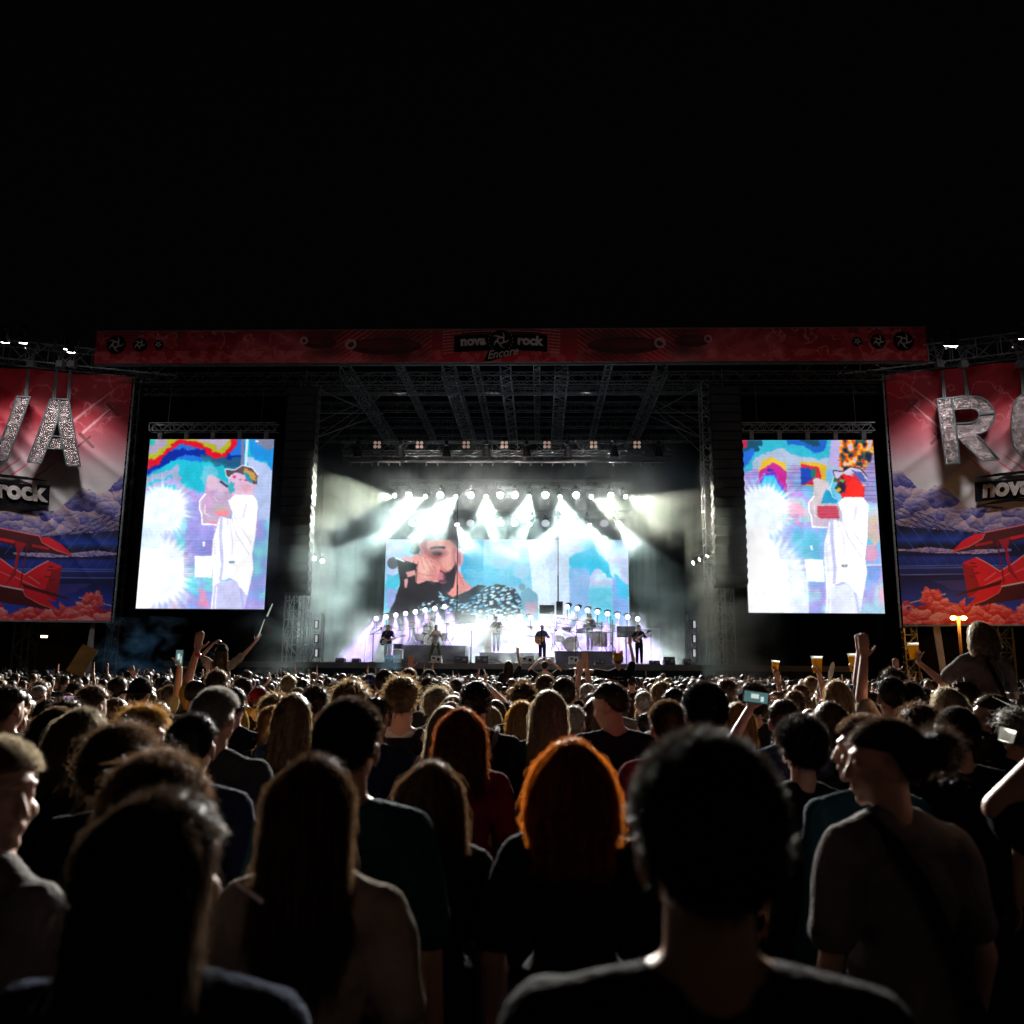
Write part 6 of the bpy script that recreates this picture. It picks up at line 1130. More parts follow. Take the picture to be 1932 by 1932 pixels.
# ================================================================== THE CROWD
placed = []
def place(u, v, d, label, **k):
    """u, v: where the top of the head shows; d: distance"""
    hair = k.get('hair', 'short'); p = PT(u, v, d); g = ground(d); t = {'buzz': .004, 'short': .02, 'thick': .032, 'quiff': .045, 'curly': .05, 'afro': .08, 'messy': .04, 'fluffy': .06}.get(hair, .015) + (.02 if k.get('hat') else 0)
    sc = (p[2] - g) / (1.756 + t) if 'z' not in k else 1.0; z = g
    if 'z' in k: sc = k.pop('z'); z = p[2] - (1.756 + t) * sc
    lod = k.pop('lod', 2 if d < 4.7 else 1 if d < 13 else 0); placed.append((p[0], d)); o = person(p[0], d, z, sc, label, lod=lod, **k); return o
G_NEAR = 'people standing close with their backs turned'
P_ = [
 # u, v, d, label, options
 (10, 1391, 2.05, 'man with a blond crew cut in sharp profile at the left edge of the photo', dict(hair='short', hc='fair', shirt='grey', hyaw=-88, face=1, yaw=-30, seed=1, skin=1)),
 (318, 1488, 1.36, 'blurred person with long dark hair nearest the camera at the left', dict(hair='long', length=.34, hw=.78, hc='dark', shirt='navy', hyaw=-14, face=1, seed=2, pose='front')),
 (306, 1412, 2.15, 'person with fluffy brown hair right behind the blurred dark head at the left', dict(hair='fluffy', hc='brown', shirt='black', seed=3, fem=1)),
 (1325, 1378, 1.15, 'big blurred head with cropped black hair in the right foreground', dict(hair='short', hc='black', shirt='black', seed=4, pose='front', skin=2)),
 (1077, 1391, 2.7, 'woman with straight shoulder length ginger hair and a dark top', dict(hair='bob', length=.17, hw=1.24, hc='ginger', shirt='black', fem=1, seed=5)),
 (815, 1433, 2.85, 'woman with smooth brown shoulder hair left of the ginger hair', dict(hair='long', length=.20, hc='brown', shirt='black', fem=1, seed=6)),
 (598, 1420, 2.1, 'woman with very long dark hair and a beige top in the left foreground', dict(hair='long', length=.33, hw=.86, hc='brown', shirt='beige', fem=1, seed=7, pose='mixed')),
 (662, 1317, 2.5, 'tall man with dark hair and a teal tee left of the centre', dict(hair='short', hc='dark', shirt='teal', seed=8, hyaw=-6)),
 (1672, 1355, 2.65, 'woman with a bun turning left, grey tee and black shoulder strap', dict(hair='bun', hc='dark', shirt='grey', hyaw=62, hpit=-4, face=1, fem=1, seed=9, loose=.014, yaw=12)),
 (1628, 1348, 3.3, 'man in a dark creased shirt standing left of the woman with the bun', dict(hair='short', hc='brown', shirt='teal', hyaw=50, face=1, seed=10, long_sl=True, yaw=10)),
 (1509, 1352, 3.9, 'man with a short dark mohawk and black collar', dict(hair='quiff', hc='black', shirt='black', seed=11)),
 (236, 1362, 2.95, 'man with dark curls blond at the tips in the left foreground', dict(hair='curly', hc='brown', shirt='black', seed=12, hyaw=-10)),
 (163, 1334, 3.7, 'woman with a blunt blond chin length bob at the left', dict(hair='bob', length=.13, hc='fair', shirt='black', fem=1, seed=13, hw=1.15)),
 (112, 1336, 4.3, 'woman with long wavy brown hair left of the blond bob', dict(hair='longwavy', hc='brown', shirt='black', fem=1, seed=14)),
 (275, 1330, 4.2, 'man with short curls and glasses in profile facing right', dict(hair='curly', hc='golden', shirt='charcoal', hyaw=-80, face=1, seed=15, skin=1)),
 (369, 1344, 3.3, 'person with smooth dark hair in a navy top left of the grey haired man', dict(hair='smooth', hc='black', shirt='navy', seed=16)),
 (412, 1297, 3.9, 'broad man with short grey hair and dark shirt', dict(hair='short', hc='grey', shirt='charcoal', seed=17, hyaw=-12)),
 (557, 1307, 5.0, 'woman with very long straight blond hair over a denim top', dict(hair='long', length=.30, hc='blond', shirt='denim', fem=1, seed=18)),
 (516, 1330, 5.3, 'woman with a golden side plait left of the long blond hair', dict(hair='ponytail', hc='golden', shirt='navy', fem=1, seed=19)),
 (521, 1305, 6.0, 'man with tousled light hair left of the long blond hair', dict(hair='curly', hc='blond', shirt='black', seed=20)),
 (872, 1334, 4.2, 'woman with auburn hair and a crimson top in the middle', dict(hair='long', length=.2, hc='auburn', shirt='crimson', fem=1, seed=21, pose='akimbo')),
 (842, 1330, 4.9, 'woman with light hair half hidden by the auburn hair', dict(hair='long', hc='fair', shirt='white', fem=1, seed=22)),
 (899, 1282, 5.1, 'tall broad man in a black tee with short dark hair near the middle', dict(hair='short', hc='black', shirt='black', seed=23)),
 (760, 1274, 5.2, 'man with upright blond hair, pale tee and black backpack', dict(hair='quiff', hc='blond', shirt='white', seed=24)),
 (708, 1313, 4.9, 'man with dark hair and visible right ear left of the backpack man', dict(hair='short', hc='dark', shirt='navy', seed=25, hyaw=-18)),
 (1035, 1300, 5.1, 'woman with very long ash blond hair in the middle', dict(hair='long', length=.4, hc='fair', shirt='teal', fem=1, seed=26)),
 (985, 1322, 6.0, 'woman with wavy golden hair left of the ash blond hair', dict(hair='longwavy', hc='golden', shirt='black', fem=1, seed=27)),
 (1082, 1330, 5.8, 'person with a neat grey crop right of the ash blond hair', dict(hair='short', hc='grey', shirt='grey', seed=28, hyaw=-20)),
 (1125, 1314, 6.3, 'woman with dark hair rimmed in gold and a dark top', dict(hair='long', length=.22, hc='brown', shirt='charcoal', fem=1, seed=29)),
 (1161, 1284, 5.2, 'big man in a black tee looking down to the left', dict(hair='short', hc='dark', shirt='black', hyaw=55, hpit=-14, face=1, seed=30, pose='front')),
 (1258, 1321, 4.4, 'man with a light buzz cut, red ear and pink collar', dict(hair='short', hc='brown', shirt='pink', seed=41, hyaw=10)),
 (1328, 1286, 3.9, 'man with dark hair and a crimson shirt behind the big blurred dark head', dict(hair='short', hc='black', shirt='crimson', seed=42)),
 (1247, 1284, 7.3, 'man with thin light hair behind the pink collar', dict(hair='short', hc='blond', shirt='black', seed=43)),
 (1370, 1279, 6.9, 'man with short fair hair right of the crimson shirt', dict(hair='short', hc='brown', shirt='navy', seed=44)),
 (1389, 1324, 5.9, 'woman with smooth hair glowing golden, left of the phone holder', dict(hair='long', length=.24, hc='golden', shirt='navy', fem=1, seed=45)),
 (1418, 1281, 6.4, 'man with curly dark hair and black tee behind the golden rimmed hair', dict(hair='curly', hc='dark', shirt='black', seed=46)),
 (1476, 1317, 5.0, 'man in a blue shirt holding a phone up over his left neighbour', dict(hair='short', hc='dark', shirt='denim', seed=47, pose='phone')),
 (1562, 1322, 5.4, 'woman with brown shoulder hair right of the mohawk', dict(hair='long', length=.25, hc='brown', shirt='charcoal', fem=1, seed=48)),
 (1576, 1283, 7.3, 'woman with long loose blond hair in front of the raised arm', dict(hair='longwavy', hc='blond', shirt='navy', fem=1, seed=49)),
 (1678, 1275, 5.8, 'man with a flat dark crop in the middle of the right side', dict(hair='short', hc='black', shirt='charcoal', seed=50)),
 (1682, 1258, 8.2, 'man with a dark mop of hair raising his right arm and pointing', dict(hair='messy', hc='dark', shirt='black', seed=51, pose='up_left')),
 (1730, 1323, 5.3, 'woman with brown curly bob on the right', dict(hair='curly', hc='brown', shirt='black', fem=1, seed=52)),
 (1783, 1296, 6.2, 'woman with loose blond waves and a pink scarf', dict(hair='longwavy', length=.2, hc='fair', shirt='pink', fem=1, seed=53)),
 (1801, 1326, 4.3, 'broad person in a dark cap on the right', dict(hair='short', hc='dark', shirt='black', seed=54, hat='capback')),
 (1868, 1309, 5.4, 'woman with long dark hair in profile facing left near the right edge', dict(hair='long', hc='dark', shirt='olive', fem=1, hyaw=75, face=1, seed=55)),
 (1908, 1330, 5.2, 'woman with frizzy grey hair at the right edge', dict(hair='curly', hc='grey', shirt='black', fem=1, seed=56)),
 (2125, 1375, 2.5, 'person at the right edge with a bare bent arm', dict(hair='short', hc='dark', shirt='black', pose='head', seed=57, yaw=0)),
 (22, 1292, 5.2, 'man with short dark hair at the far left behind the profile', dict(hair='thick', hc='dark', shirt='navy', seed=58, hyaw=-16)),
 (130, 1315, 5.0, 'person with dark tousled hair behind the blond bob', dict(hair='messy', hc='dark', shirt='black', seed=59)),
 (179, 1291, 5.6, 'man with brown hair behind the blond bob, turned slightly right', dict(hair='thick', hc='brown', shirt='charcoal', seed=60, hyaw=-25)),
 (221, 1316, 6.0, 'woman with straight brown shoulder hair right of the blond bob', dict(hair='long', length=.2, hc='brown', shirt='black', fem=1, seed=61)),
 (175, 1314, 7.0, 'small head with light brown crop just above the blond bob', dict(hair='short', hc='blond', shirt='black', seed=62)),
 (225, 1276, 8.2, 'man with shaven sides and dark top, left of the cap', dict(hair='short', hc='dark', shirt='grey', seed=63)),
 (268, 1274, 7.6, 'man in a dark cap holding a phone overhead', dict(hair='short', hc='dark', shirt='beige', seed=64, hat='capback', pose='hold_right')),
 (371, 1279, 7.2, 'bald man behind the grey haired man', dict(hair='bald', hc='dark', shirt='black', seed=65)),
 (350, 1258, 8.0, 'tall man with dark hair and a striped shirt', dict(hair='short', hc='black', shirt='charcoal', seed=66)),
 (443, 1295, 5.9, 'slim man with dark hair right behind the grey haired man', dict(hair='short', hc='black', shirt='black', seed=67)),
 (460, 1275, 8.4, 'man in a round dark cap left of the long blond hair', dict(hair='short', hc='dark', shirt='yellow', seed=68, hat='beanie')),
 (490, 1293, 7.9, 'man with a red cap left of the tousled light hair', dict(hair='short', hc='dark', shirt='black', seed=69, hat='beanie', hatc='crimson')),
 (546, 1273, 10, 'small silver grey head above the long blond hair', dict(hair='short', hc='fair', shirt='black', seed=70)),
 (665, 1281, 6.3, 'woman with a round mass of blond curls', dict(hair='afro', hc='blond', shirt='black', fem=1, seed=71)),
 (727, 1262, 8.3, 'man with a short dark crop left of the backpack man', dict(hair='short', hc='dark', shirt='crimson', seed=72)),
 (699, 1269, 9.5, 'person in a blue cap above the blond curls', dict(hair='short', hc='dark', shirt='black', seed=73, hat='capback', hatc='blue')),
 (772, 1259, 10, 'man with brown hair just behind the backpack man', dict(hair='short', hc='brown', shirt='black', seed=74)),
 (810, 1260, 11, 'man in a black baseball cap against the stage edge', dict(hair='short', hc='dark', shirt='black', seed=75, hat='capback')),
 (812, 1274, 7.6, 'man with spiky dark hair right of the backpack man', dict(hair='messy', hc='dark', shirt='charcoal', seed=76)),
 (825, 1294, 6.7, 'man with curly grey blond hair right of the backpack man', dict(hair='curly', hc='fair', shirt='beige', seed=77)),
 (855, 1311, 6.0, 'woman with pinned up hair behind the auburn hair', dict(hair='bun', hc='blond', shirt='black', fem=1, seed=78)),
 (988, 1286, 6.7, 'man with tousled hair and a black tee with a yellow print', dict(hair='messy', hc='brown', shirt='black', seed=79)),
 (1063, 1276, 6.9, 'man with thick dark hair right of the ash blond hair', dict(hair='thick', hc='dark', shirt='black', seed=80)),
 (1029, 1271, 8.5, 'man with dark hair just above the ash blond hair', dict(hair='thick', hc='brown', shirt='black', seed=81)),
 (1108, 1289, 9.6, 'small neat head left of the big man looking down', dict(hair='short', hc='grey', shirt='black', seed=82)),
 (1556, 1281, 9.2, 'person wearing white bunny ears on the right', dict(hair='short', hc='dark', shirt='black', seed=83, hat='bunny', hatc='white')),
 (1529, 1276, 11, 'person with flat light hair left of the bunny ears', dict(hair='short', hc='blond', shirt='black', seed=84)),
 (1820, 1285, 6.9, 'man carrying the blond woman in the grey vest on his shoulders', dict(hair='short', hc='dark', shirt='denim', seed=85)),
]
for u, v, d, lab, o_ in P_: place(u, v, d, lab, group=G_NEAR, **o_)
def near(i): return [o for o in bpy.data.objects if o.get('label', '') == i][0]
def child_mesh(o, name, mb, m):
    """mb in the person's own frame"""
    c = mb.build(name, m, None, smooth=True); c.parent = o; return c
# details on near people
o = near('woman with a bun turning left, grey tee and black shoulder strap'); mb = MB(); V = [(-.10, -.03, 1.50), (-.06, -.085, 1.44), (-.01, -.128, 1.34), (.05, -.135, 1.20), (.11, -.125, 1.06), (.17, -.10, .94), (.21, -.02, .86)]
for a, b in zip(V, V[1:]): mb.bar(a, b, .022, 6)
bag = child_mesh(o, 'shoulder_strap', mb, SH['black']); mb = MB(); mb.box((.17, -.05, .62), (.27, .18, .86)); c = child_mesh(o, 'bag', mb, SH['black'])
mb = MB(); [mb.ell(hd_tf((x, y, 1.752 - z), RM(62, -4)), (.007, .007, .007)) for x, y, z in ((.0, -.02, 0), (.03, -.03, .01), (-.03, -.05, .01))]; child_mesh(o, 'hair_clip', mb, mat('gilt', (.7, .4, .1), .2, metal=1))
o = near('man with upright blond hair, pale tee and black backpack'); mb = MB(); mb.ell((0, -.19, 1.20), (.15, .10, .24)); mb.cap((-.10, -.12, 1.42), (.10, -.12, 1.42), .05, .05)
for s_ in (-1, 1): mb.path([(s_ * .09, -.14, 1.44), (s_ * .11, -.02, 1.50), (s_ * .12, .12, 1.38)], .025)
me = remesh(mb, .012, 'backpack', 3); c = link('backpack', me, None); setm(c, SH['black']); c.parent = o; 
o = near('man with short curls and glasses in profile facing right'); R = RM(-80); mb = MB(); T = lambda *p: hd_tf(p, R)
for s_ in (-1, 1):
    mb.path([T(s_ * .03 + .022 * math.cos(t), .103, 1.652 + .018 * math.sin(t)) for t in np.linspace(0, 6.3, 14)], .002, 5); mb.bar(T(s_ * .055, .10, 1.657), T(s_ * .082, -.0, 1.655), .0022)
child_mesh(o, 'glasses', mb, BLG)
for lab, cl in (('tall man with dark hair and a striped shirt', 'grey'),):
    o = near(lab); mb = MB()
    for z in np.arange(.98, 1.40, .075): mb.cap((-.14, -.045, z), (.14, -.045, z), .0, .0) if 0 else mb.path([(.185 * math.cos(t), .125 * math.sin(t), z) for t in np.linspace(3.3, 6.1, 12)], .012, 5)
    child_mesh(o, 'stripes', mb, SH['grey'])
o = near('man with tousled hair and a black tee with a yellow print'); mb = MB(); [mb.box((-.07 + k * .03, -.130, 1.33), (-.05 + k * .03, -.124, 1.355)) for k in range(5)]; [mb.box((-.07 + k * .05, -.130, 1.30), (-.03 + k * .05, -.124, 1.315)) for k in range(3)]; child_mesh(o, 'shirt_print', mb, SH['yellow'])
o = near('man with a light buzz cut, red ear and pink collar'); mb = MB(); mb.path([(.085 * math.cos(t), -.01 + .075 * math.sin(t), 1.485) for t in np.linspace(0, 6.3, 20)], .016); child_mesh(o, 'collar', mb, SH['pink'])
for k, (u, v, d, lab, o_) in enumerate(P_):
    o = near(lab)
    if k % 5 == 2 and d > 3 and 'riding' not in lab and not o_.get('pose'):
        s_ = 1 if k % 2 else -1; mb = MB(); V = [(s_ * -.12, .02, 1.515), (s_ * -.11, -.09, 1.46), (s_ * -.02, -.142, 1.32), (s_ * .08, -.138, 1.14), (s_ * .165, -.09, .98)]
        for a, b in zip(V, V[1:]): mb.bar(a, b, .014, 6)
        child_mesh(o, 'shoulder_strap', mb, SH['olive' if k % 2 else 'grey'])
# ---- people on shoulders, raised arms
def riderl(u, v, d, s, label, **k): return place(u, v, d, label, z=s, legs='sit', group='people lifted on shoulders', **k)
rb = riderl(1845, 1172, 7.0, .93, 'blond woman with a bob and grey vest riding on shoulders, holding a beer', hair='bob', hc='fair', shirt='grey', pose='hold_low', fem=1, seed=91, lod=1, hw=1.2, trousers='denim')
mb = MB(); [mb.bar(a, b, .02, 6) for a, b in (((-.02, -.09, 1.49), (.06, -.135, 1.25)), ((.06, -.135, 1.25), (.15, -.12, 1.0)))]; child_mesh(rb, 'shoulder_strap', mb, SH['black'])
ra = riderl(421, 1213, 13.0, .92, 'woman in a dark cap riding on shoulders with one arm stretched out', hair='long', hc='brown', shirt='beige', pose='out_right', fem=1, seed=92, hat='capback', lod=1)
rc = riderl(1166, 1230, 14.0, .95, 'person in a cat eared hat and black tee with arms spread wide', hair='short', hc='blond', shirt='black', pose='cross_out', fem=1, seed=93, hat='ears', hatc='yellow', lod=1)
mb = MB()
for z, ws in ((1.36, (.04, .06, .03)), (1.31, (.05, .03, .07))):
    x = -.10
    for w_ in ws: mb.box((x, -.127, z), (x + w_, -.121, z + .022)); x += w_ + .015
child_mesh(rc, 'shirt_print', mb, SH['grey'])
rd = riderl(960, 1246, 19.0, .93, 'long haired person lifted on shoulders before the stage, left arm down, right arm up', hair='long', hc='dark', shirt='black', pose='up_right', fem=1, seed=94, lod=1)
re_ = riderl(1028, 1247, 19.0, .93, 'person lifted on shoulders with both hands over the head', hair='short', hc='dark', shirt='black', pose='head', seed=95, lod=1)
for r_, d, lab in ((ra, 13, 'person carrying the woman with the dark cap'), (rc, 14, 'person carrying the one with the cat eared hat'), (rd, 19, 'person carrying the long haired rider'), (re_, 19, 'person carrying the rider with hands on the head')):
    person(r_.location.x, d + .05, ground(d), (r_.location.z + .84 - ground(d)) / 1.47, lab, lod=0, seed=3, group='people carrying others'); placed.append((r_.location.x, d))
for (u, v, d, lab, o_) in (
 (412, 1262, 7.4, 'person with a red wristband reaching one hand straight up on the left', dict(pose='up_left', hair='short', hc='brown', shirt='yellow')),
 (1437, 1283, 12.5, 'person lifting a full plastic cup, leftmost of the raised beers', dict(pose='hold_right', hc='dark')),
 (1508, 1290, 8.8, 'person in front lifting a wide beer cup left of the bunny ears', dict(pose='hold_right', hc='brown')),
 (1578, 1288, 8.4, 'person lifting a beer cup right of the bunny ears', dict(pose='hold_right', hc='blond')),
 (1712, 1284, 5.9, 'person hidden by others stretching a bare arm straight up on the right', dict(pose='up_left', hc='dark', shirt='beige')),
 (93, 1318, 5.9, 'person holding a glowing phone high with both hands at the left', dict(pose='phone', hc='dark')),
 (861, 1280, 12, 'person filming with a phone in front of the stage lip', dict(pose='phone', hc='dark')),
 (1070, 1279, 10.5, 'person pointing one finger up in the middle', dict(pose='up_right', hc='dark')),
 (805, 1283, 11, 'person raising a fist below the singer', dict(pose='up_left', hc='dark')),
 (905, 1282, 9.0, 'person clapping overhead left of the middle', dict(pose='clap', hc='brown')),
 (320, 1284, 11.5, 'person waving both arms at the left', dict(pose='both_up', hc='dark')),
 (1740, 1296, 9.5, 'person raising one hand with a red wristband at the right', dict(pose='up_left', hc='dark')),
 (1895, 1300, 8.5, 'person clapping at the right edge', dict(pose='clap', hc='dark')),
 (357, 1282, 12.5, 'person reaching a hand up beside the tall striped man', dict(pose='up_right', hc='dark')),
): 
    oo = place(u, v, d, lab, group='people raising their arms', seed=5, lod=1, vox=.0075, **{k: x for k, x in o_.items()})
    if 'red wristband' in lab:
        a = [q for q in POSES['up_left'] if q[0] == -1][0]; mb = MB(); mb.cyl(a[2] - [0, 0, .05], a[2] - [0, 0, .025], .031, 16); child_mesh(oo, 'wristband', mb, mat('red_wristband', (.6, .01, .01), .4))
# ---- things held up
BEER = mat('beer', (.42, .24, .02), .1, spec=.6, trans=.85, var=.1); CUPM = mat('clear_plastic', (.8, .8, .75), .1, spec=.7, trans=.85, var=.05); FOAM = mat('beer_foam', (.85, .8, .68), .8, trans=.5)
def cup(p, lab, s=1.0, tilt=0, fill=.88, empty_=False):
    e = empty('beer_cup', tuple(p)); tag(e, lab, 'beer cup', 'plastic beer cups in the crowd'); M = Matrix.Translation(p) @ Matrix.Rotation(tilt, 4, 'Y')
    X = lambda x, y, z: np.array(M @ Vector((x * s, y * s, z * s)))
    if not empty_: mb = MB(); mb.cyl(X(0, 0, -.05), X(0, 0, -.05 + .13 * fill), .033 * s, 20, (.033 + .012 * fill) * s); on(e, mb.build('beer', BEER)); mb = MB(); mb.cyl(X(0, 0, -.049 + .13 * fill), X(0, 0, -.035 + .13 * fill), .044 * s, 20); on(e, mb.build('foam', FOAM))
    mb = MB(); mb.bar(X(0, 0, -.035 + .13 * fill), X(0, 0, .088), .045 * s, 20, .049 * s, caps=False); mb.path([X(.049 * math.cos(t), .049 * math.sin(t), .088) for t in np.linspace(0, 6.3, 20)], .0025 * s, 5); on(e, mb.build('cup_wall', CUPM)); return e
def byl(lab): return near(lab)
for lab, pose, s_, cl in (('person lifting a full plastic cup, leftmost of the raised beers', 'hold_right', 1, 'tilted plastic cup of beer, leftmost of the raised beers'), ('person in front lifting a wide beer cup left of the bunny ears', 'hold_right', 1, 'wide cup of amber beer raised just left of the bunny ears'), ('person lifting a beer cup right of the bunny ears', 'hold_right', 1, 'cup of amber beer raised just right of the bunny ears')):
    p, d = handpt(byl(lab), pose, s_, .06); cup(p + [0, .02, .02], cl, 1.25, .12 if 'tilted' in cl else 0)
p, d = handpt(rb, 'hold_low', -1, .06); cup(p + [-.01, .02, .02], 'plastic cup of beer held by the blond woman on shoulders', .95)
c = PT(1897, 1400, 4.2); cup(c, 'pale empty cup at the right edge among the dark shoulders', .7, .3, .3, True)
PHS = [mat('phone_screen_' + n, em=c_, es=e_) for n, c_, e_ in (('violet', (.85, .5, .95), .9), ('teal', (.2, .5, .5), .3), ('white', (.9, .95, 1), .6))]
def phone(p, lab, w=.155, h=.075, scr=0, tilt=0, turn=0):
    e = empty('phone', tuple(p)); tag(e, lab, 'phone', 'phones held up in the crowd'); M = Matrix.Translation(p) @ Matrix.Rotation(turn, 4, 'Z') @ Matrix.Rotation(tilt, 4, 'Y')
    mb = MB(); mb.box((-w / 2, 0, -h / 2), (w / 2, .009, h / 2), M); on(e, mb.build('phone_case', BLG)); mb = MB(); mb.box((-w / 2 + .006, -.003, -h / 2 + .006), (w / 2 - .006, -.0005, h / 2 - .006), M); s_ = mb.build('phone_screen', PHS[scr]); on(e, s_)
    mb = MB(); mb.box((-w * .2, -.0045, -h * .1), (w * .1, -.0032, h * .25), M); mb.box((w * .18, -.0045, -h * .3), (w * .3, -.0032, h * .1), M); f = mb.build('phone_picture', mat('phone_white', em=(.85, 1, .95), es=.7)); on(e, f)
for lab, cl, k in (('person holding a glowing phone high with both hands at the left', 'phone with a violet picture held up at the left', 0), ('person filming with a phone in front of the stage lip', 'tiny pale phone held up below the stage lip', 2)):
    p, d = handpt(byl(lab), 'phone', 1, .05); q, d = handpt(byl(lab), 'phone', -1, .05); phone((p + q) / 2 + [0, -.02, 0], cl, scr=k, w=.16)
p, d = handpt(byl('man in a blue shirt holding a phone up over his left neighbour'), 'phone', -1, .05); phone(p + [.02, -.03, .02], 'phone showing a teal picture held up right of the middle', scr=1, tilt=.12)
p, d = handpt(byl('man in a dark cap holding a phone overhead'), 'hold_right', 1, .05); phone(p + [0, -.03, .04], 'upright phone held above the dark cap', w=.075, h=.15, scr=1)
c = PT(155, 1246, 12.5); mb = MB(); M = Matrix.Translation(c) @ Matrix.Rotation(.35, 4, 'Y') @ Matrix.Rotation(-.3, 4, 'X'); mb.box((-.13, 0, -.22), (.13, .012, .22), M); o = mb.build('cardboard_sign', mat('cardboard', (.2, .14, .06), .8, trans=.3)); tag(o, 'blank tan cardboard held up in the crowd at the left', 'sign')
p, d = handpt(ra, 'out_right', 1, .07); mb = MB(); mb.cap(p, p + np.array([.08, .02, .28]), .012, .006, 8); mb.cap(p + np.array([.12, .02, .34]), p + np.array([.19, .02, .52]), .016, .01, 8); o = mb.build('light_stick', mat('pale_stick', (.7, .75, .7), .4, em=(.8, 1, .9), es=.3)); tag(o, 'thin pale stick held by the woman in the dark cap', 'stick')
c = PT(493, 1700, 1.9); mb = MB(); mb.cap(c, c + np.array([-.055, .0, .035]), .0045, .0045, 8); o = mb.build('cigarette', mat('paper_white', (.8, .78, .75), .7)); tag(o, 'white cigarette between two fingers in the left foreground', 'cigarette')
# ---- fill: people one could count but nothing tells apart
rs = random.Random(5); kinds = [('short', 'dark'), ('short', 'black'), ('smooth', 'black'), ('bald', 'dark'), ('short', 'brown'), ('messy', 'dark'), ('thick', 'dark'), ('thick', 'brown'), ('curly', 'brown'), ('short', 'blond'), ('long', 'brown'), ('long', 'blond'), ('longwavy', 'dark'), ('bun', 'dark'), ('short', 'black'), ('buzz', 'grey'), ('bob', 'fair'), ('ponytail', 'blond')]
words = {'smooth': 'flat {} hair', 'bald': 'a shaved head and {} stubble', 'short': 'short {} hair', 'messy': 'tousled {} hair', 'thick': 'thick {} hair', 'curly': 'curly {} hair', 'long': 'long smooth {} hair', 'longwavy': 'long wavy {} hair', 'bun': '{} hair in a bun', 'buzz': 'cropped {} hair', 'bob': '{} hair in a bob', 'ponytail': 'a {} ponytail'}
protos = {}
count = 0; tries = 0
while count < FILL_N and tries < 60000:
    tries += 1; d = 5.6 + 10.2 * (tries / 14000.0) if tries < 14000 else 5.6 + rs.random() * 10.2
    x = CC[0] - d * .033 + rs.uniform(-.64, .64) * (d + .5)
    if any(abs(x - a) < (.36 if d < 9 else .33) and abs(d - b) < (.46 if d < 9 else .40) for a, b in placed): continue
    u, v = PJ(np.array([x, d, ground(d) + 1.75]))
    if d < 8.5 and any(abs(u - q[0]) < 30 and q[2] < d + 3 and q[2] > d and v < q[1] + 12 for q in P_): continue
    placed.append((x, d)); hk, hc = kinds[rs.randrange(len(kinds))]; fem = hk in ('long', 'longwavy', 'bun', 'bob', 'ponytail'); pose = rs.choice(['down', 'front', 'pocket', 'mixed', 'down', 'front'] + (['up_right', 'both_up', 'clap', 'up_left'] if d > 9 and rs.random() < .16 else []))
    sc = rs.gauss(.985, .035) * (.955 if fem else 1.0); turn = rs.gauss(0, 9); hy = rs.choice([0, 0, 14, -14]); shirt = rs.choice(['black', 'black', 'charcoal', 'navy', 'grey', 'black', 'white', 'crimson', 'denim', 'teal'])
    hat = rs.choice(['capback', 'beanie', 'capback']) if (hk in ('short', 'bald') and rs.random() < .22) else None
    near_ = 'packed crowd before the stage' if d > 13 else 'middle of the crowd'
    raised = pose in ('up_right', 'both_up', 'clap', 'up_left')
    lab = ('person with ' + words[hk].format({'black': 'black', 'fair': 'fair'}.get(hc, hc)) + ({'capback': ' and a cap', 'beanie': ' and a brimless hat'}.get(hat, '')) + (', hands raised,' if raised else '') + f' in the {near_}')
    person(x, d, ground(d), max(.9, min(1.07, sc)), lab, hair=hk, hc=hc, shirt=shirt, pose=pose, fem=int(fem), yaw=turn, hyaw=hy, lod=1 if d < 10 else 0, seed=20 + rs.randrange(2), hat=hat, hatc=rs.choice(['black', 'navy', 'grey']), group='crowd of people seen from behind, ' + ('near the stage' if d > 13 else 'middle rows'), skin=rs.choice([0, 1, 2, 0])); count += 1
print('FILL', count, tries)
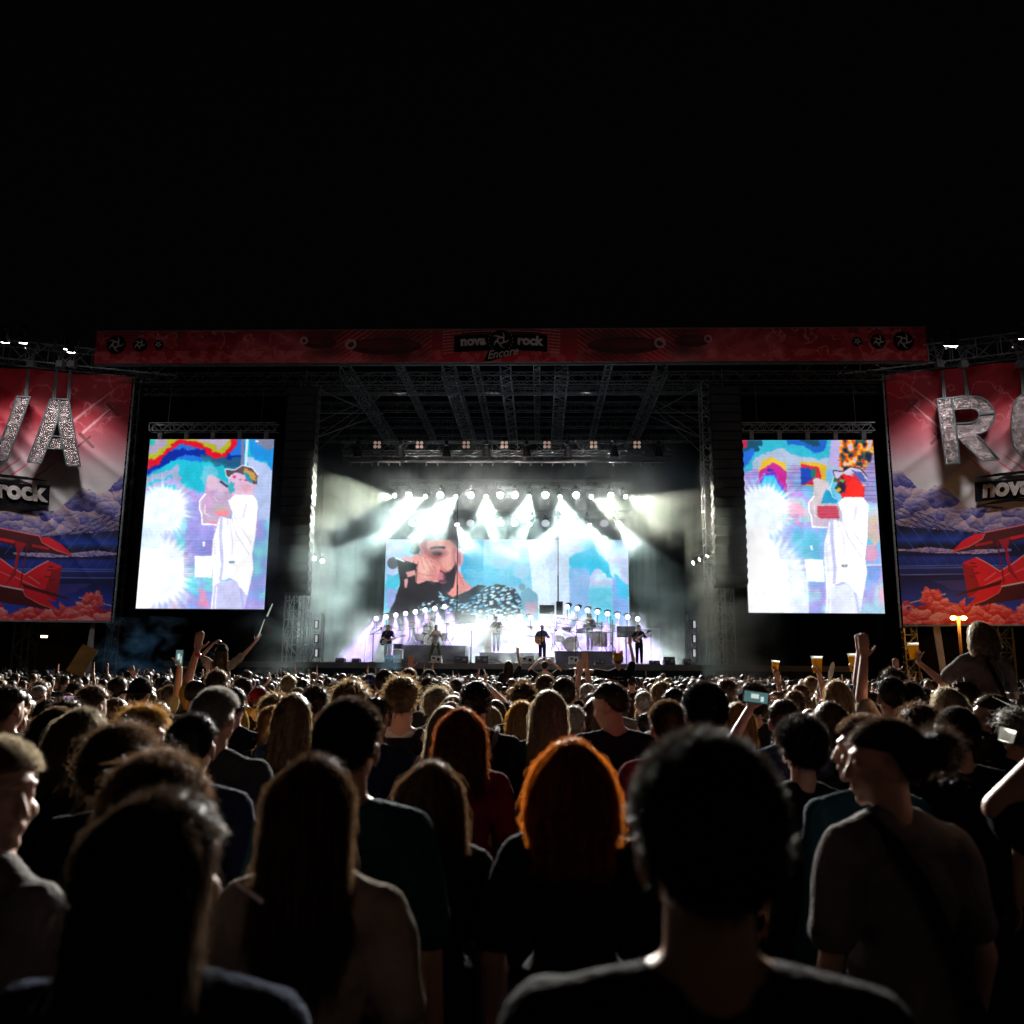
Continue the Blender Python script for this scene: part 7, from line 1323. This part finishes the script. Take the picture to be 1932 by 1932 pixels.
# ---- the far mass of heads as one object
FARV, FARF, FARM = [], [], []; nv = 0
def lowpoly(fem, up, hairy):
    mb = MB(); head_blobs(mb, np.eye(3), 0); mb.cap((0, 0, 1.42), (0, 0, 1.58), .06, .055); mb.cap((-.15, 0, 1.41), (.15, 0, 1.41), .07, .07); mb.ell((0, 0, 1.2), (.2, .13, .25))
    if up:
        for s_ in ((-1, 1) if up == 2 else (1,)):
            a = (UPW if up == 2 else UP)(s_); mb.cap((s_ * .17, 0, 1.41), a[1], .05, .04); mb.cap(a[1], a[2], .04, .028); mb.cap(a[2], a[2] + np.array([0, 0, .16]), .035, .02)
    me = remesh(mb, .032, 'far', 1); h = hair_mesh(hairy, 3 + fem, 0)
    out = []
    for m_ in (me, h):
        V = np.zeros(len(m_.vertices) * 3); m_.vertices.foreach_get('co', V); out.append((V.reshape(-1, 3), [tuple(p.vertices) for p in m_.polygons]))
    sk = np.array([0 if np.mean([out[0][0][i][2] for i in f]) > 1.47 or (up and np.mean([out[0][0][i][2] for i in f]) > 1.46) else 1 for f in out[0][1]])
    return out, sk
LP = [lowpoly(0, 0, 'short'), lowpoly(1, 0, 'long'), lowpoly(0, 1, 'short'), lowpoly(0, 2, 'messy'), lowpoly(0, 0, 'curly'), lowpoly(0, 0, 'thick')]
fm = [SKIN[0], SH['black'], SH['navy'], SH['grey'], HC['dark'], HC['brown'], HC['blond'], HC['black'], SH['white']]
n = 0; VV = []; FF = []; MM = []; far_pos = []
y = 16.1
while y < 36.6:
    x = CC[0] - y * .033 - .66 * y + rs.random() * .4
    while x < CC[0] - y * .033 + .66 * y:
        jx, jy = x + rs.uniform(-.1, .1), y + rs.uniform(-.16, .16)
        if not any(abs(jx - a) < .4 and abs(jy - b) < .4 for a, b in placed[-420:] if b > 14):
            r = rs.random(); t = LP[3] if r < .006 else LP[2] if r < .026 else LP[1] if r < .33 else LP[4] if r < .45 else LP[5] if r < .6 else LP[0]
            s_ = rs.gauss(.98, .04); a = rs.gauss(0, .25); c_, q_ = math.cos(a) * s_, math.sin(a) * s_; shm = rs.choice([1, 1, 1, 2, 3, 8]); hm = rs.choice([4, 4, 5, 7, 7, 6, 4])
            for j, (V, Fc) in enumerate(t[0]):
                W_ = np.stack([V[:, 0] * c_ - V[:, 1] * q_ + jx, V[:, 0] * q_ + V[:, 1] * c_ + jy, V[:, 2] * s_ + ground(jy)], 1)
                VV.append(W_); FF += [tuple(i + n for i in f) for f in Fc]; MM += ([0 if k == 0 else shm for k in t[1]] if j == 0 else [hm] * len(Fc)); n += len(V)
        x += rs.uniform(.46, .66)
    y += .62
me = bpy.data.meshes.new('distant_crowd'); me.from_pydata(np.concatenate(VV).tolist(), [], FF); me.polygons.foreach_set('material_index', MM); me.polygons.foreach_set('use_smooth', [True] * len(MM)); me.update()
for m_ in fm: me.materials.append(m_)
tag(link('distant_crowd', me), 'dense mass of small heads and raised hands in front of the stage', kind='stuff')
